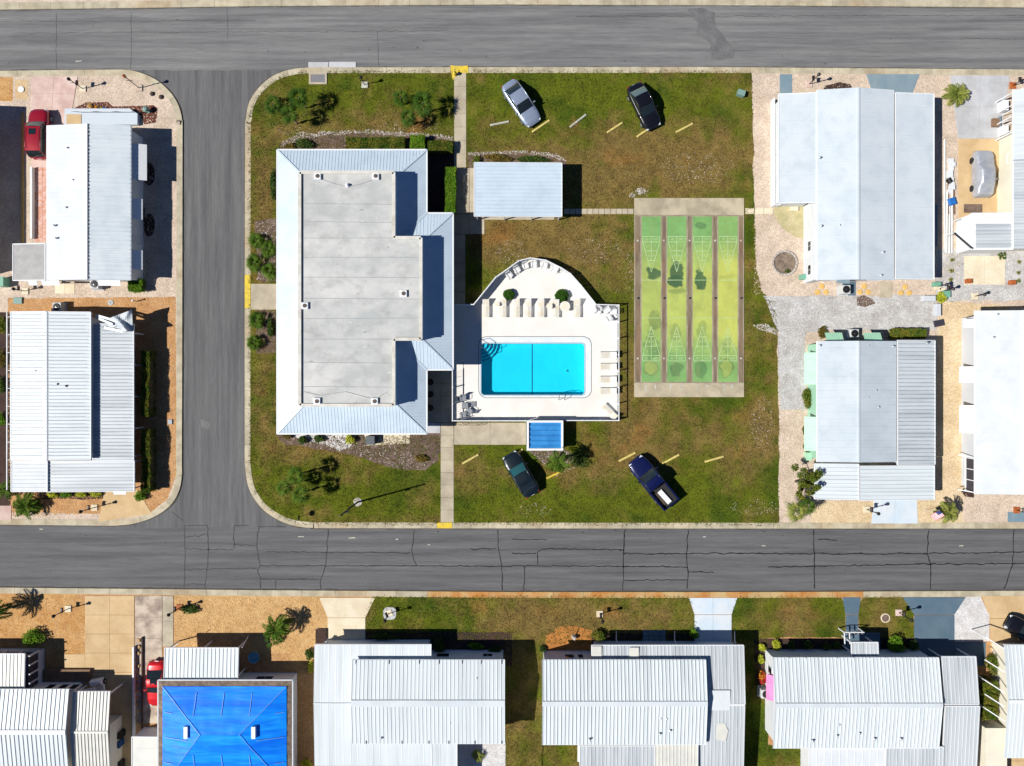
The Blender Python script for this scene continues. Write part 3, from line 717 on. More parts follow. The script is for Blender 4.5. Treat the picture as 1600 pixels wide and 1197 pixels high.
def awning(root, side, pos, at, w, out, z, drop, m, th=.03):
    s = {'n':(0,1),'s':(0,-1),'e':(1,0),'w':(-1,0)}[side]
    def P(a, d, zz): return Vector((pos+s[0]*d, a, zz)) if s[0] else Vector((a, pos+s[1]*d, zz))
    a, b_, c, d = P(at-w/2,0,z), P(at+w/2,0,z), P(at+w/2,out,z-drop), P(at-w/2,out,z-drop)
    o = panel(root, 'awning', a, b_, c, d, m, .2, .015, .03, th)
    return o
def vent(root, u, v, z, r=.07, h=.28, m=m_alu):
    h *= .45
    p = W(u, v, z); B().lathe(p-Vector((0,0,.15)), [(r*1.8,0),(r*1.8,.17),(r,.2),(r,h+.1),(r*1.5,h+.1),(r*1.5,h+.16),(.01,h+.2)], 8).done('roof_vent', m, root)
def curb_vent(root, u, v, z):
    p = W(u, v, z); o = B().rbox(p-Vector((0,0,.05)), .62, .62, .25, 0, .04).done('vent_curb', m_trim, root)
    B().lathe(p+Vector((0,0,.19)), [(.17,0),(.19,.04),(.17,.06),(.02,.07)], 12).done('vent_cap', mat('vent_cap_rust', A(96,80,72), rough=.7), o)
def bpt(u, v, z): p = W(u, v, z); return (p.x, p.y, p.z)
def ac(u, v, label, rz=0.0, s=.85, m=m_ac):
    p = W(u, v, G); r = T('air_conditioner', label, 'air conditioner', p)
    B().rbox(p, s+.25, s+.2, .1, rz).done('pad', m_concg, r)
    B().rbox(p+Vector((0,0,.1)), s, s, .75, rz, .04).done('cabinet', m, r)
    B().lathe(p+Vector((0,0,.85)), [(s*.40,0),(s*.42,.03),(s*.34,.04),(s*.1,.05)], 14).done('fan_grille', m_black, r)
    B().lathe(p+Vector((0,0,.9)), [(s*.1,0),(s*.09,.03),(.01,.04)], 8).done('fan_hub', m_steel, r)
    return r

# ------------------------------------------------------------------ clubhouse
ZE, ZS, ZP, ZF = 2.9, 3.7, 5.05, 4.93
EV = [(434,234),(667,234),(667,333),(708,333),(708,578),(665.5,578),(665.5,678),(432,678)]
ev = [W(x, y, ZE).xy for x, y in EV]
ev[0].x = ev[7].x = (ev[0].x+ev[7].x)/2; ev[5].x = ev[6].x = ev[1].x = ev[2].x
def inset_poly(P, d):
    out = []; n = len(P)
    for i in range(n):
        a, b_, c = P[i-1], P[i], P[(i+1) % n]; d1 = (b_-a).normalized(); d2 = (c-b_).normalized()
        n1 = Vector((d1.y, -d1.x)); n2 = Vector((d2.y, -d2.x)); out.append(b_ + (n1+n2)*(d/(1+n1.dot(n2))))
    return out
inn = inset_poly(ev, 2.75); wal = inset_poly(ev, 1.0)
club = T('clubhouse', 'large clubhouse with pale standing seam skirt roof around a grey flat roof', 'building', (-14.5, 8.5, G))
n = len(ev)
for i in range(n):
    j = (i+1) % n; a, b_, c, d = ev[i], ev[j], inn[j], inn[i]
    dr = (b_-a).normalized(); L = (b_-a).length
    # hipped skirt plane, ribs square to the eave
    nr = Vector((dr.y, -dr.x)); base = Vector((a.x,a.y,ZE)); bb = B()
    P4 = [(*a,ZE),(*b_,ZE),(*c,ZS),(*d,ZS)]
    bb.add(P4+[(p[0],p[1],p[2]-.08) for p in P4], [(0,3,2,1),(4,5,6,7),(0,1,5,4),(1,2,6,5),(2,3,7,6),(3,0,4,7)])
    sl = bb.done('skirt_roof', m_roofb, club)
    ta, tb = (d-a).dot(dr), (c-b_).dot(dr)
    ribs = B(); m_ = int(L/.30)
    for k in range(m_+1):
        t = .1+(L-.2)*k/m_; s1 = 1.0; s0 = 0.0
        if ta > 0 and t < ta: s1 = t/ta
        if tb < 0 and t > L+tb: s1 = min(s1, (L-t)/(-tb))
        if ta < 0: pass
        if s1 < .05: continue
        p = a+dr*t; q = p+nr*2.75*s1
        ribs.bar((*p,ZE+.008),(*q,ZE+(ZS-ZE)*s1+.008),.03,.03)
    if ta < 0 or tb > 0:     # valley ends: the plane runs on past the eave corner
        for sgn, e, tt in ((-1, a, ta), (1, b_, tb)):
            if (sgn < 0 and ta < 0) or (sgn > 0 and tb > 0):
                k = 1
                while k*.3 < 2.7:
                    off = k*.3; p = e+dr*(sgn*off)+nr*off; q = e+dr*(sgn*off)+nr*2.75
                    ribs.bar((*p,ZE+(ZS-ZE)*off/2.75+.012),(*q,ZS+.008),.03,.03); k += 1
    struct(ribs.done('standing_seams', m_roofb, sl), 'stuff')
    B().bar((*a,ZE-.06),(*b_,ZE-.06),.12,.2).done('fascia', m_trim, club)
    B().bar((*a,ZE+.03),(*d,ZS+.03),.16,.05).done('hip_cap', m_roofb, club)
    B().bar((*c,(ZP+ZS)/2-.15),(*d,(ZP+ZS)/2-.15),.10,ZP-ZS+.3).done('parapet', mat('parapet_blue', A(196,214,228), rough=.6), club)
    B().bar((*c,ZP+.03),(*d,ZP+.03),.30,.06).done('coping', m_para, club)
    B().box(min(wal[i].x,wal[j].x)-.1,min(wal[i].y,wal[j].y)-.1,G-.02,max(wal[i].x,wal[j].x)+.1,max(wal[i].y,wal[j].y)+.1,ZE-.02).done('wall', m_wallb, club)
fr = B().prism([tuple(p) for p in inn], ZF-.3, ZF).done('flat_roof', m_flat, club)
for y in (318,346,372,402,433,466,498,530,566,604):
    x1 = 658 if 372 < y < 535 else 614
    B().bar(bpt(473,y,ZF+.006), bpt(x1,y+random.uniform(-2,2),ZF+.006), .05, .015).done('membrane_seam', m_seam, fr)
for u, v in ((497,276),(587.5,276),(631,459),(477,478),(496,627),(586,627)): curb_vent(club, u, v, ZF+.02)
p = W(543,290,ZF); B().lathe(p, [(.18,0),(.2,.12),(.1,.2),(.1,.35),(.02,.38)], 10).done('roof_vent', m_trim, club)
for P in ([(505,281),(525,288),(540,291)],[(582,281),(562,288),(547,291)],[(475,612),(500,618),(540,612),(585,624)],[(592,620),(606,612)]):
    B().tube([bpt(x,y,ZF+.03) for x,y in P], .02, 5).done('lightning_cable', m_seam, fr)
for k in range(26):
    u, v = random.uniform(476,610), random.uniform(285,625); p = W(u,v,ZF)
    B().sheet([tuple(q) for q in [W(x,y,ZF).xy for x,y in wob(rect(u,v,u+random.uniform(2,6),v+random.uniform(1,2)),.5,2,k)]], ZF+.006+.0003*k).done('roof_patch', m_para if k % 2 else m_seam, fr)
wl = wal[5]
for y in (597,616,637):
    p = W(673,y,G); r = T('porch_planter', 'round dark planter pot in the clubhouse side porch, '+{597:'farthest from the south footpath',616:'the middle of three',637:'closest to the south footpath'}[y], 'planter', p, 'planters in the side porch')
    B().lathe(p, [(.22,0),(.3,.35),(.33,.4),(.28,.4),(.27,.34),(.02,.33)], 12).done('pot', mat('dark_pot', A(70,44,40), rough=.6), r)
# doors and windows of the clubhouse (walls under the eaves)
window(club,'e',wal[1].x+.1,16.5,1.6,1.1,1.0,2); window(club,'e',wal[3].x+.1,6.5,1.8,1.1,1.0,2); window(club,'e',wal[3].x+.1,11.0,1.6,1.1,1.0,2)
window(club,'n',wal[0].y+.1,-17,1.8,1.1,1.0,2); window(club,'n',wal[0].y+.1,-12,1.8,1.1,1.0,2); window(club,'s',wal[6].y-.1,-15,1.8,1.1,1.0,2); window(club,'w',wal[0].x-.1,14,1.8,1.1,1.0,2)
B().box(wal[5].x+.09, 0.2, G, wal[5].x+.14, 1.3, 2.25).done('door', mat('door_teal', A(70,130,140), rough=.5), club)

# ------------------------------------------------------------------ pavilion
pav = T('pavilion', 'open pavilion with white corrugated roof beside the clubhouse footpath', 'pavilion', W(808,296,G))
Q = shed(pav, 741, 254.5, 878, 338, 2.55, 2.4, 'x', m_roofb, .36, .05, posts=4)
B().prism([tuple(v) for v in Wp(rect(733.5,263,866,343.5))], G-.01, G+.06).done('floor_slab', m_conc, pav)
for i in range(4):
    x = Q[0]+1+(Q[2]-Q[0]-2)*i/3; B().bar((x,Q[1]+.2,2.3),(x,Q[3]-.2,2.3),.08,.14).done('rafter', m_wood, pav)
for i, v in enumerate((285,305)):
    p = W(790+i*30, v, 0); r = T('picnic_table', 'picnic table under the pavilion roof, '+('nearer the clubhouse' if i == 0 else 'nearer the shuffleboard court'), 'picnic table', (p.x,p.y,G+.06))
    for s in (-.3,-.1,.1,.3): B().box(p.x-.9,p.y+s-.09,G+.78,p.x+.9,p.y+s+.09,G+.82).done('plank', m_wood, r)
    for s in (-1,1):
        B().box(p.x-.9,p.y+s*.7-.13,G+.48,p.x+.9,p.y+s*.7+.13,G+.52).done('seat', m_wood, r)
        B().bar((p.x+s*.6,p.y-.75,G+.06),(p.x+s*.6,p.y-.2,G+.78),.08,.05).done('leg', m_wood, r); B().bar((p.x+s*.6,p.y+.75,G+.06),(p.x+s*.6,p.y+.2,G+.78),.08,.05).done('leg', m_wood, r)
        B().box(p.x+s*.6-.03,p.y-.8,G+.43,p.x+s*.6+.03,p.y+.8,G+.48).done('brace', m_wood, r)

# ------------------------------------------------------------------ pump house
pu = T('pump_house', 'small blue corrugated roof pump shed with white rim beside the pool fence', 'shed', W(851,680,G))
X0,Y1 = W(823,657,1.6).xy; X1,Y0 = W(880,704,1.6).xy
B().box(X0+.1,Y0+.1,G-.02,X1-.1,Y1-.1,1.42).done('wall', m_wall, pu)
b = B(); N = 40; vs = []
for i in range(N+1):
    t = i/N; y = Y0+.2+(Y1-Y0-.4)*t; z = 1.5+.05*math.sin(t*5*2*math.pi)
    vs += [(X0+.2,y,z),(X1-.2,y,z)]
b.add(vs+[(v[0],v[1],1.40) for v in vs], [(2*i,2*i+1,2*i+3,2*i+2) for i in range(N)])
b.done('roof', m_blue, pu, smooth=True)
for p, q in (((X0+.1,Y0),(X0+.1,Y1)),((X1-.1,Y0),(X1-.1,Y1))): B().box(p[0]-.1,p[1],1.36,q[0]+.1,q[1],1.66).done('rim', m_trim, pu)
for y in (Y0+.1,Y1-.1): B().box(X0+.2,y-.1,1.36,X1-.2,y+.1,1.655).done('rim', m_trim, pu)
B().box((X0+X1)/2-.4,Y0+.06,G,(X0+X1)/2+.4,Y0+.1,1.35).done('door', m_wallg, pu)

# ------------------------------------------------------------------ homes
def home(label, u, v): return T('mobile_home', label, 'house', W(u, v, G))
# A: home at the west street, upper
h = home('white roofed home with awnings above the shadowed shell strip, grey shingled wing', 138, 318)
Q = gable(h, 73, 196, 204, 438, 2.9, 3.35, 137, 'y', m_roofs, .45, .012, m2=m_roofc, inset=.25, cap=None)
rx = W(137,598,3.35).x
B().bar((rx-.06,Q[1],3.40),(rx-.06,Q[3],3.40),.16,.10).done('ridge_cap', m_trim, h)
b = B(); y = Q[1]+.2
while y < Q[3]-.1: b.box(rx+.02,y-.07,3.34,rx+.12,y+.07,3.41); y += .33
struct(b.done('ridge_shadow_dots', m_steel, h), 'stuff')  # dotted shadow line of the ridge, built as a row of dark blocks
y = Q[1]
b = B()
while y < Q[3]:
    b.bar((Q[2],y,2.93),(rx+.1,y,3.365),.05,.05); y += .41
struct(b.done('roof_ribs', m_roofc, h), 'stuff')
wx = Q[2]-.25
for a0, a1, o in ((227,283,1.4),(312,344,1.0),(392,422,1.0)):
    ya, yb = W(0,a0,2).y, W(0,a1,2).y; awning(h,'e',wx,(ya+yb)/2,abs(ya-yb),o,2.66,.5,m_trim); window(h,'e',wx,(ya+yb)/2,abs(ya-yb)-.5,1.1,1.0,2)
B().box(wx-.01, W(0,385,0).y, G, wx+.05, W(0,372,0).y, 2.2).done('door', m_wallg, h)
shed(h, 19, 381, 72, 438, 2.6, 2.85, 'x', m_shingle, .5, 0, walls=m_wall, inset=.3)
y0 = W(0,438,2.6).y+.35
for a, w in ((50,.85),(78,1.7)): awning(h,'s',y0-.02,W(a,0,2.3).x,w,.75,2.45,.35,m_trim)
awning(h,'s',Q[1]+.48,W(170,0,2.4).x,2.1,.9,2.55,.3,m_trim)
B().prism([tuple(v) for v in Wp([(105,172),(206,172),(218,180),(218,197),(105,197)])], G, .5).done('porch_floor', mat('porch_grey', A(204,214,222), rough=.7), h)
b = B()
for u in (108,140,172,205): b.tube([bpt(u,173.5,.5),bpt(u,173.5,1.35)],.03,6)
b.tube([bpt(108,173.5,1.35),bpt(205,173.5,1.35)],.03,6); b.done('porch_rail', m_trim, h)
B().prism([tuple(v) for v in Wp([(108,181),(131,181),(131,196),(108,196)])], .5, .54).done('porch_mat', m_conct, h)
for u, v in ((106,231),(115,281),(104,324),(85,352),(88,372)): vent(h, u, v, 3.15, .05, .2)
B().box(*W(52,263,G).xy,G,*W(54.5,374,G).xy,.55).done('carport_kerb_wall', m_trim, h)
ac(155,446,'air conditioner on its pad below the street corner home with shingled wing')
# neighbour west of A: its shadow falls into the picture
h = home('white home beyond the amber edging strip, only its shadow reaching the shell', -90, 300)
gable(h, -170, 160, -33, 428, 2.9, 3.4, -100, 'y', m_roofw, .4, .03)
# B: home with the torn patio roof
h = home('white ribbed home with a torn, folded metal corner on its patio roof', 112, 627)
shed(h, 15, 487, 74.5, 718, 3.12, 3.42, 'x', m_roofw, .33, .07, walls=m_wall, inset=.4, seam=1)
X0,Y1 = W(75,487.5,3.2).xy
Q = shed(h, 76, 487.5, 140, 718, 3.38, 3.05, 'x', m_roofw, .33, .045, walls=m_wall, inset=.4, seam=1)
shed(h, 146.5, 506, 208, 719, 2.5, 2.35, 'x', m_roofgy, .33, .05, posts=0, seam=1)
shed(h, 18, 720, 73.5, 768, 2.92, 2.85, 'x', m_roofs, .36, .04, walls=None); shed(h, 74.5, 720, 208, 768, 2.72, 2.35, 'x', m_roofgy, .33, .045, walls=None)
xe = W(208,0,2.4).x; 
for v in (520,570,620,670,714,722,764): y = W(0,v,2.4).y; B().box(xe-.25,y-.05,G-.02,xe-.15,y+.05,2.34).done('post', m_trim, h)
for u in (22,60): p = W(u,765,2.8); B().box(p.x-.05,p.y-.05,G-.02,p.x+.05,p.y+.05,2.78).done('post', m_trim, h)
xi = W(146,0,2.5).x
B().box(xi-.12,W(0,718,2.5).y,2.25,xi-.02,W(0,506,2.5).y,2.5).done('wall_beam', m_trim, h)
B().box(W(150,0,0).x,W(0,700,0).y,G,W(212,0,0).x-.6,W(0,500,0).y,G+.12).done('patio_floor', m_concg, h)
# peeled corner: a crumpled sheet
b = B(); nu, nv = 14, 10; P = []
for j in range(nv+1):
    for i in range(nu+1):
        u, v = i/nu, j/nv; q = W(168+38*u+2*v, 488+30*v-4*u*(1-v)+10*(1-u)*(1-v), 0)
        z = 2.5+.55*math.exp(-((u-.25-v*.5)/.12)**2)*(.4+v)+.4*math.exp(-((u-.8)/.2)**2-((v-.1)/.3)**2)+.12*noise.noise((u*4,v*4,2))
        P.append((q.x*(H-z)/H, q.y*(H-z)/H, z))
F = [(j*(nu+1)+i, j*(nu+1)+i+1, (j+1)*(nu+1)+i+1, (j+1)*(nu+1)+i) for j in range(nv) for i in range(nu)]
nP = len(P); P += [(p[0],p[1],p[2]-.012) for p in P]; F = [f[::-1] for f in F]+[tuple(k+nP for k in f) for f in F]
b.add(P, F).done('torn_roof_sheet', m_roofgy, h)
b = B()
for k, (u0,v0,u1,v1) in enumerate(((148,492,186,503),(150,496,176,507),(163,512,192,518))): b.bar(bpt(u0,v0,2.55), bpt(u1,v1,2.7), .22, .03)
b.done('loose_strip', m_alu, h)
for u, v in ((104,603),(91,600),(57,580)): vent(h, u, v, 3.25, .06, .2, m_black)
ac(97,481,'air conditioner on a white pad behind the home with the torn roof')
awning(h,'s',W(0,768,2.4).y-.02,W(186,0,2.4).x,1.2,.3,2.35,.1,m_trim)
b = B(); xg = W(15,0,3).x
for k in range(9): y = W(0,495+k*28,3).y; b.box(xg-.35,y-.02,2.8,xg,y+.02,2.9)
b.box(xg-.37,W(0,766,3).y,2.78,xg-.31,W(0,488,3).y,2.92); struct(b.done('gutter_bracket', m_trim, h), 'stuff')

# C: large pale home east of the court
h = home('largest pale roofed home, east of the shuffleboard court, with four roof bays', 1340, 290)
Q = gable(h, 1277, 140.5, 1396.5, 438, 2.95, 3.5, 1341, 'y', m_roofc, 1.35, .012, m2=m_roofc, walls=m_wall, inset=.3, cap=m_roofc, capw=.2)
shed(h, 1217.5, 146, 1275.5, 317, 2.55, 2.86, 'x', m_roofc, 1.35, .012, walls=m_wall, inset=.3)
shed(h, 1398, 146, 1461, 436, 2.86, 2.5, 'x', m_roofc, 1.35, .012, walls=m_wall, inset=.3)
B().box(*W(1264,440,1.4).xy,G,W(1277,0,2).x+.1,W(0,318,1.4).y,2.5).done('side_room', m_wall, h)
for v in (385,422):
    x = W(1264,0,1.4).x; y = W(0,v,1.4).y; window(h,'w',x,y,.9,.7,1.2,2)
b = B(); x = W(1207,0,.6).x
b.box(x,W(0,322,.6).y,G,x+.1,W(0,155,.6).y,1.0); b.box(x+.1,W(0,322,.6).y,G,x+.7,W(0,321,.6).y,1.0); b.done('carport_screen_wall', m_trim, h)
p = W(1213,170,1); 
for u, v in ((1281,246),(1283,353),(1312,352),(1380,394),(1377,430)): vent(h, u, v, 3.2, .06, .22)
window(h,'n',Q[3]-.3,W(1310,0,2).x,1.4,1.0,1.1,2); window(h,'s',Q[1]+.3,W(1315,0,2).x,1.4,1.0,1.1,2); window(h,'s',Q[1]+.3,W(1375,0,2).x,1.4,1.0,1.1,2)
B().box(W(1234,0,G).x,W(0,330,G).y,G,W(1246,0,G).x,W(0,323.5,G).y,.32).done('side_step', m_concw, h)
awning(h,'s',Q[1]+.28,W(1316,0,2).x,1.2,.45,2.3,.2,m_slatel)
ac(1316,454,'black fan air conditioner on a slate slab behind the largest pale home')
b = B(); xq = W(1468,0,2).x
B().box(xq-.1,W(0,388,0).y,G,xq+.35,W(0,324,0).y,1.1).done('storage_bench', m_slatel, h)

# D: east edge, upper
h = home('white home with arched porch bays next to the car under a silver cover', 1640, 250)
X0 = W(1584,0,2.9).x
Q = gable(h, 1584, 140, 1740, 250, 2.9, 3.4, 1660, 'y', m_roofw, .40, .02, walls=m_wallc, inset=2.0, m2=m_roofw)
for v in (143,180,205): y = W(0,v,2.8).y; B().box(Q[0]+.1,y-.05,G-.02,Q[0]+.2,y+.05,2.8).done('post', m_trim, h)
Q2 = gable(h, 1584, 251, 1740, 389, 2.86, 3.36, 1660, 'y', m_roofgy, .30, .06, walls=m_wallc, inset=.3)
xw = W(1560,0,0).x
B().box(xw,W(0,338,0).y,G-.02,X0+.5,W(0,216,0).y,2.4).done('wall', m_wallc, h)
window(h,'w',xw,W(0,255,0).y,.9,.8,1.3,2)
for v, w in ((170,16),(208,14)):
    y = W(0,v,0).y
    B().box(xw-.15,y-w/32,G-.02,xw+.35,y+w/32,.95).done('porch_wall', m_trim, h)
for v in (160,178,185,198,203,216):
    P = []
    for k in range(7):
        t = k/6; q = W(1556+26*t, v-8*math.sin(t*1.6), 0); P.append((q.x, q.y, .9+1.8*math.sin(t*1.57)))
    B().tube(P, .035, 6).done('porch_arch', m_trim, h)
B().box(W(1547,0,0).x,W(0,200,0).y,G,xw-.15,W(0,187,0).y,.4).done('porch_step', m_wood, h)
B().box(xw-.15,W(0,201,0).y,G,X0+.4,W(0,184,0).y,.55).done('porch_floor', m_slatel, h)
r = shed(h, 1519, 333, 1582, 390, 2.5, 2.62, 'x', m_trim, .9, 0, walls=m_trim, inset=.05)
X0_,Y1_ = W(1525,350,2.6).xy; X1_,Y0_ = W(1579,387,2.6).xy; panel(h,'roof_panel',(X0_,Y0_,2.58),(X0_,Y1_,2.58),(X1_,Y1_,2.68),(X1_,Y0_,2.68),m_roofgy,.30,.05)
b = B(); P4 = [bpt(1520,333,2.55),bpt(1520,389,2.55),bpt(1491,364,1.9),bpt(1504,340,2.0)]
b.add(P4+[(p[0],p[1],p[2]-.08) for p in P4]+[], [(0,1,2,3),(7,6,5,4),(0,4,5,1),(1,5,6,2),(2,6,7,3),(3,7,4,0)]).done('porch_canopy', m_trim, h)
for q in (P4[2], P4[3]): B().box(q[0]-.05+.1,q[1]-.05,G-.02,q[0]+.15,q[1]+.05,q[2]-.06).done('post', m_trim, h)
B().bar(P4[1],P4[2],.1,.2).done('canopy_gutter', m_steel, h)
# E: mint home
h = home('grey roofed home with mint green awnings between the gravel drive and south street', 1365, 650)
Q = gable(h, 1277, 533, 1400, 722, 2.85, 3.2, 1341.5, 'y', m_roofc, .65, .014, m2=m_roofc2, walls=m_wallpg, inset=.22, cap=m_roofc, capw=.15)
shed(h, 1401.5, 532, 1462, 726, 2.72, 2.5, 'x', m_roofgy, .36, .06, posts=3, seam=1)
shed(h, 1274, 725, 1340.5, 780, 2.55, 2.85, 'x', m_roofw, .36, .05); shed(h, 1341.5, 728, 1461.5, 781, 2.78, 2.45, 'x', m_roofw, .36, .05)
for u, v in ((1277,777),(1340,777),(1400,777),(1458,777),(1458,730)): p = W(u,v,2.5); B().box(p.x-.05,p.y-.05,G-.02,p.x+.05,p.y+.05,2.42).done('post', m_trim, h)
xw = Q[0]+.22
for v0, v1 in ((551,601),(651,704)):
    ya, yb = W(0,v0,2).y, W(0,v1,2).y; awning(h,'w',xw+.02,(ya+yb)/2,abs(ya-yb),1.1,2.55,.6,m_green); window(h,'w',xw,(ya+yb)/2,abs(ya-yb)-.8,1.1,.9,2)
yn = Q[3]-.22
for u0, u1 in ((1289.5,1316),(1349,1376)):
    xa, xb = W(u0,0,2).x, W(u1,0,2).x; awning(h,'n',yn-.02,(xa+xb)/2,abs(xa-xb),1.1,2.5,.6,m_green); window(h,'n',yn,(xa+xb)/2,abs(xa-xb)-.5,1.0,1.0,2)
B().box(xw-.35,W(0,718,0).y,G,xw+.1,W(0,706,0).y,.9).done('side_step', m_green, h); B().box(xw-.3,W(0,770,0).y,G,xw+.1,W(0,735,0).y,1.6).done('porch_screen', m_screen, h)
for u, v in ((1281,540),(1357,540),(1396,541),(1369,610),(1357,621),(1373,636),(1346,701),(1449,536)): vent(h, u, v, 3.0, .06, .2)
ac(1329,522,'air conditioner between two mint green awnings beside the grey roofed home')
# F: east edge, lower
h = home('white home with white box awnings facing the tan gravel strip', 1640, 630)
Q = gable(h, 1524, 485.5, 1700, 772, 2.9, 3.3, 1599, 'y', m_roofs, .8, .006, walls=m_wallg, inset=.45, m2=m_roofs)
xw = Q[0]+.45
for v0, v1 in ((573,598),(633,676)):
    ya, yb = W(0,v0,1.5).y, W(0,v1,1.5).y
    awning(h,'w',xw+.02,(ya+yb)/2,abs(ya-yb),1.3,2.6,.75,m_trim); window(h,'w',xw,(ya+yb)/2,abs(ya-yb)-.5,1.1,1.0,2)
ya, yb = W(0,500,1.5).y, W(0,510,1.5).y
for v in (506,): awning(h,'w',xw+.02,W(0,v,1.5).y,.8,1.0,2.6,.6,m_trim)
B().box(xw-.02,W(0,768,1.5).y,.9,xw+.06,W(0,716,1.5).y,2.35).done('screen_panel', m_screen, h)
b = B()
for v in (716,733,750,768): b.box(xw-.08,W(0,v,1.5).y-.04,.85,xw-.02,W(0,v,1.5).y+.04,2.4)
b.box(xw-.08,W(0,768,1.5).y,.72,xw-.02,W(0,716,1.5).y,.86); b.done('screen_frame', m_trim, h)
for v in (711,765): B().bar(bpt(1497,v,.9),(xw,W(0,v+3,1.5).y,2.5),.08,.05).done('handrail_brace', m_trim, h)
for u, v in ((1559,491),(1553,527)): vent(h, u, v, 3.1, .06, .2)
cover('dark_mulch_bed', [(1502,768),(1506,762),(1522,762),(1522,778),(1508,776)], m_mulchd, 4, .5)

# G: bottom left
h = home('ribbed cream home with a carport over a golf cart, by the tan driveway', 60, 1150)
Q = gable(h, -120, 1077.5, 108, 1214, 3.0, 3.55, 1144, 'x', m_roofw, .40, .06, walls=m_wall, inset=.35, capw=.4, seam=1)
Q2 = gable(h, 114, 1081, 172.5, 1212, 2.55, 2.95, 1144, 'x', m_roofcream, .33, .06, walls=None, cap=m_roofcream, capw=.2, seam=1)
shed(h, -100, 1022, 38, 1076, 2.5, 2.62, 'y', m_roofcream, .35, .05, walls=None)
for u, v in ((116,1085),(170,1085)): p = W(u,v,2.5); B().box(p.x-.05,p.y-.05,G-.02,p.x+.05,p.y+.05,2.5).done('post', m_trim, h)
xe = W(191,0,G).x; 
B().box(W(150,0,0).x,W(0,1230,0).y,G-.02,xe,W(0,1125,1.2).y,2.3).done('storage_room', m_wallc, h)
pw = W(60,1016,1.2); yb = Q[3]-.35
b = B(); b.box(-52,yb,G-.02,W(60,0,1).x,W(0,1018,1).y,1.0).done('porch_wall', m_wallg, h)
b = B()
for v in (1018,1032,1046,1060): y = W(0,v,1.2).y; b.box(W(60,0,1.2).x-.12,y-.06,1.0,W(60,0,1.2).x,y+.06,2.4)
for u in (10,35,58): x = W(u,0,1.2).x; b.box(x-.06,W(0,1017,1.2).y-.1,1.0,x+.06,W(0,1017,1.2).y,2.4)
b.done('porch_frame', m_wallg, h)
B().box(-50,yb+.1,1.0,W(60,0,1.2).x-.2,W(0,1019,1.2).y-.1,2.35).done('porch_screen', m_screen, h)
for u in (85,105,122): window(h,'n',yb,W(u,0,1.5).x-.3,.75,1.1,1.1,1)
B().box(W(62,0,1).x,yb,G,W(135,0,1).x,W(0,1050,1).y,G+.35).done('planter_box', m_wood, h)
# H: blue tarp house
h = home('home with a bright blue tarp battened over its hip roof', 350, 1150)
X0,Y1 = W(247,1063,2.9).xy; X1,Y0 = W(457,1236,2.9).xy; ze, zr = 2.9, 4.0
yr = W(0,1148,zr).y; xa, xb = W(313,0,zr).x, W(374,0,zr).x
B().add([(X0,Y0,ze),(X1,Y0,ze),(X1,Y1,ze),(X0,Y1,ze),(xa,yr,zr),(xb,yr,zr),(X0,Y0,ze-.12),(X1,Y0,ze-.12),(X1,Y1,ze-.12),(X0,Y1,ze-.12)],
        [(0,1,5,4),(1,2,5),(2,3,4,5),(3,0,4),(9,8,7,6),(0,6,7,1),(1,7,8,2),(2,8,9,3),(3,9,6,0)]).done('roof', m_shinb, h)
def tq(a, b_, c, d, nm='tarp'):       # tarp: slightly sagging sheet laid over the roof plane
    nu = nv = 26; P = []
    for j in range(nv+1):
        for i in range(nu+1):
            u, v = i/nu, j/nv; p = (Vector(a)*(1-u)+Vector(b_)*u)*(1-v)+(Vector(d)*(1-u)+Vector(c)*u)*v
            p.z += .05+.04*noise.noise((p.x*1.1,p.y*.7,1))+.034*noise.noise((p.x*.5,p.y*2.6,4)); P.append(p)
    F = [(j*(nu+1)+i, j*(nu+1)+i+1, (j+1)*(nu+1)+i+1, (j+1)*(nu+1)+i) for j in range(nv) for i in range(nu)]
    if (Vector(b_)-Vector(a)).cross(Vector(d)-Vector(a)).z < 0: F = [f[::-1] for f in F]
    return B().add(P, F).done(nm, m_tarp, h, smooth=True)
e = .5; k = e/(Y1-yr); zi = ze+(zr-ze)*k+.0
kx = e/(xa-X0); 
A_, B_, C_, D_ = (X0+e,Y0+e,zi), (X1-e,Y0+e,zi), (X1-e,Y1-e,zi), (X0+e,Y1-e,zi); R1, R2 = (xa,yr,zr), (xb,yr,zr)
tq(D_, C_, R2, R1); tq(A_, B_, R2, R1); tq(A_, D_, R1, R1); tq(B_, C_, R2, R2)
b = B()
def onN(u, t, s=1):      # point on north/south plane
    y = (Y1-e)*(1-t)+yr*t if s > 0 else (Y0+e)*(1-t)+yr*t
    return (u, y, zi+(zr-zi)*t+.11)
for x in np.linspace(xa-.7, xb+.9, 3):
    for s in (1,-1): B().bar(onN(x,.12,s), onN(x-.1,.62,s), .05, .02).done('batten', m_tarpl, h)
for y in (.25,.5,.75):
    yy = (Y1-e)*(1-y)+(Y0+e)*y
    for sd, X, R in ((1,X0+e,xa),(-1,X1-e,xb)): B().bar((X+sd*.2,yy,zi+.16),(X+sd*(1.0+1.6*(y == .5)),yy-.05,zi+(zr-zi)*(1.0+1.6*(y == .5))/abs(R-X)+.13),.05,.02).done('batten', m_tarpl, h)
for p in (D_, C_, A_, B_): B().bar((p[0],p[1],p[2]+.1), ((R1 if p[0] < (xa+xb)/2 else R2)[0], yr, zr+.1), .04, .02).done('tarp_seam', m_tarpl, h)
for u in (291.5,397): p = W(u,1143.5,3.75); B().box(p.x-.18,p.y-.55,3.5,p.x+.18,p.y+.55,3.98).done('skylight', m_trim, h)
B().box(X0+.4,Y0+.4,G-.02,X1-.4,Y1-.4,ze-.1).done('wall', m_wall, h)
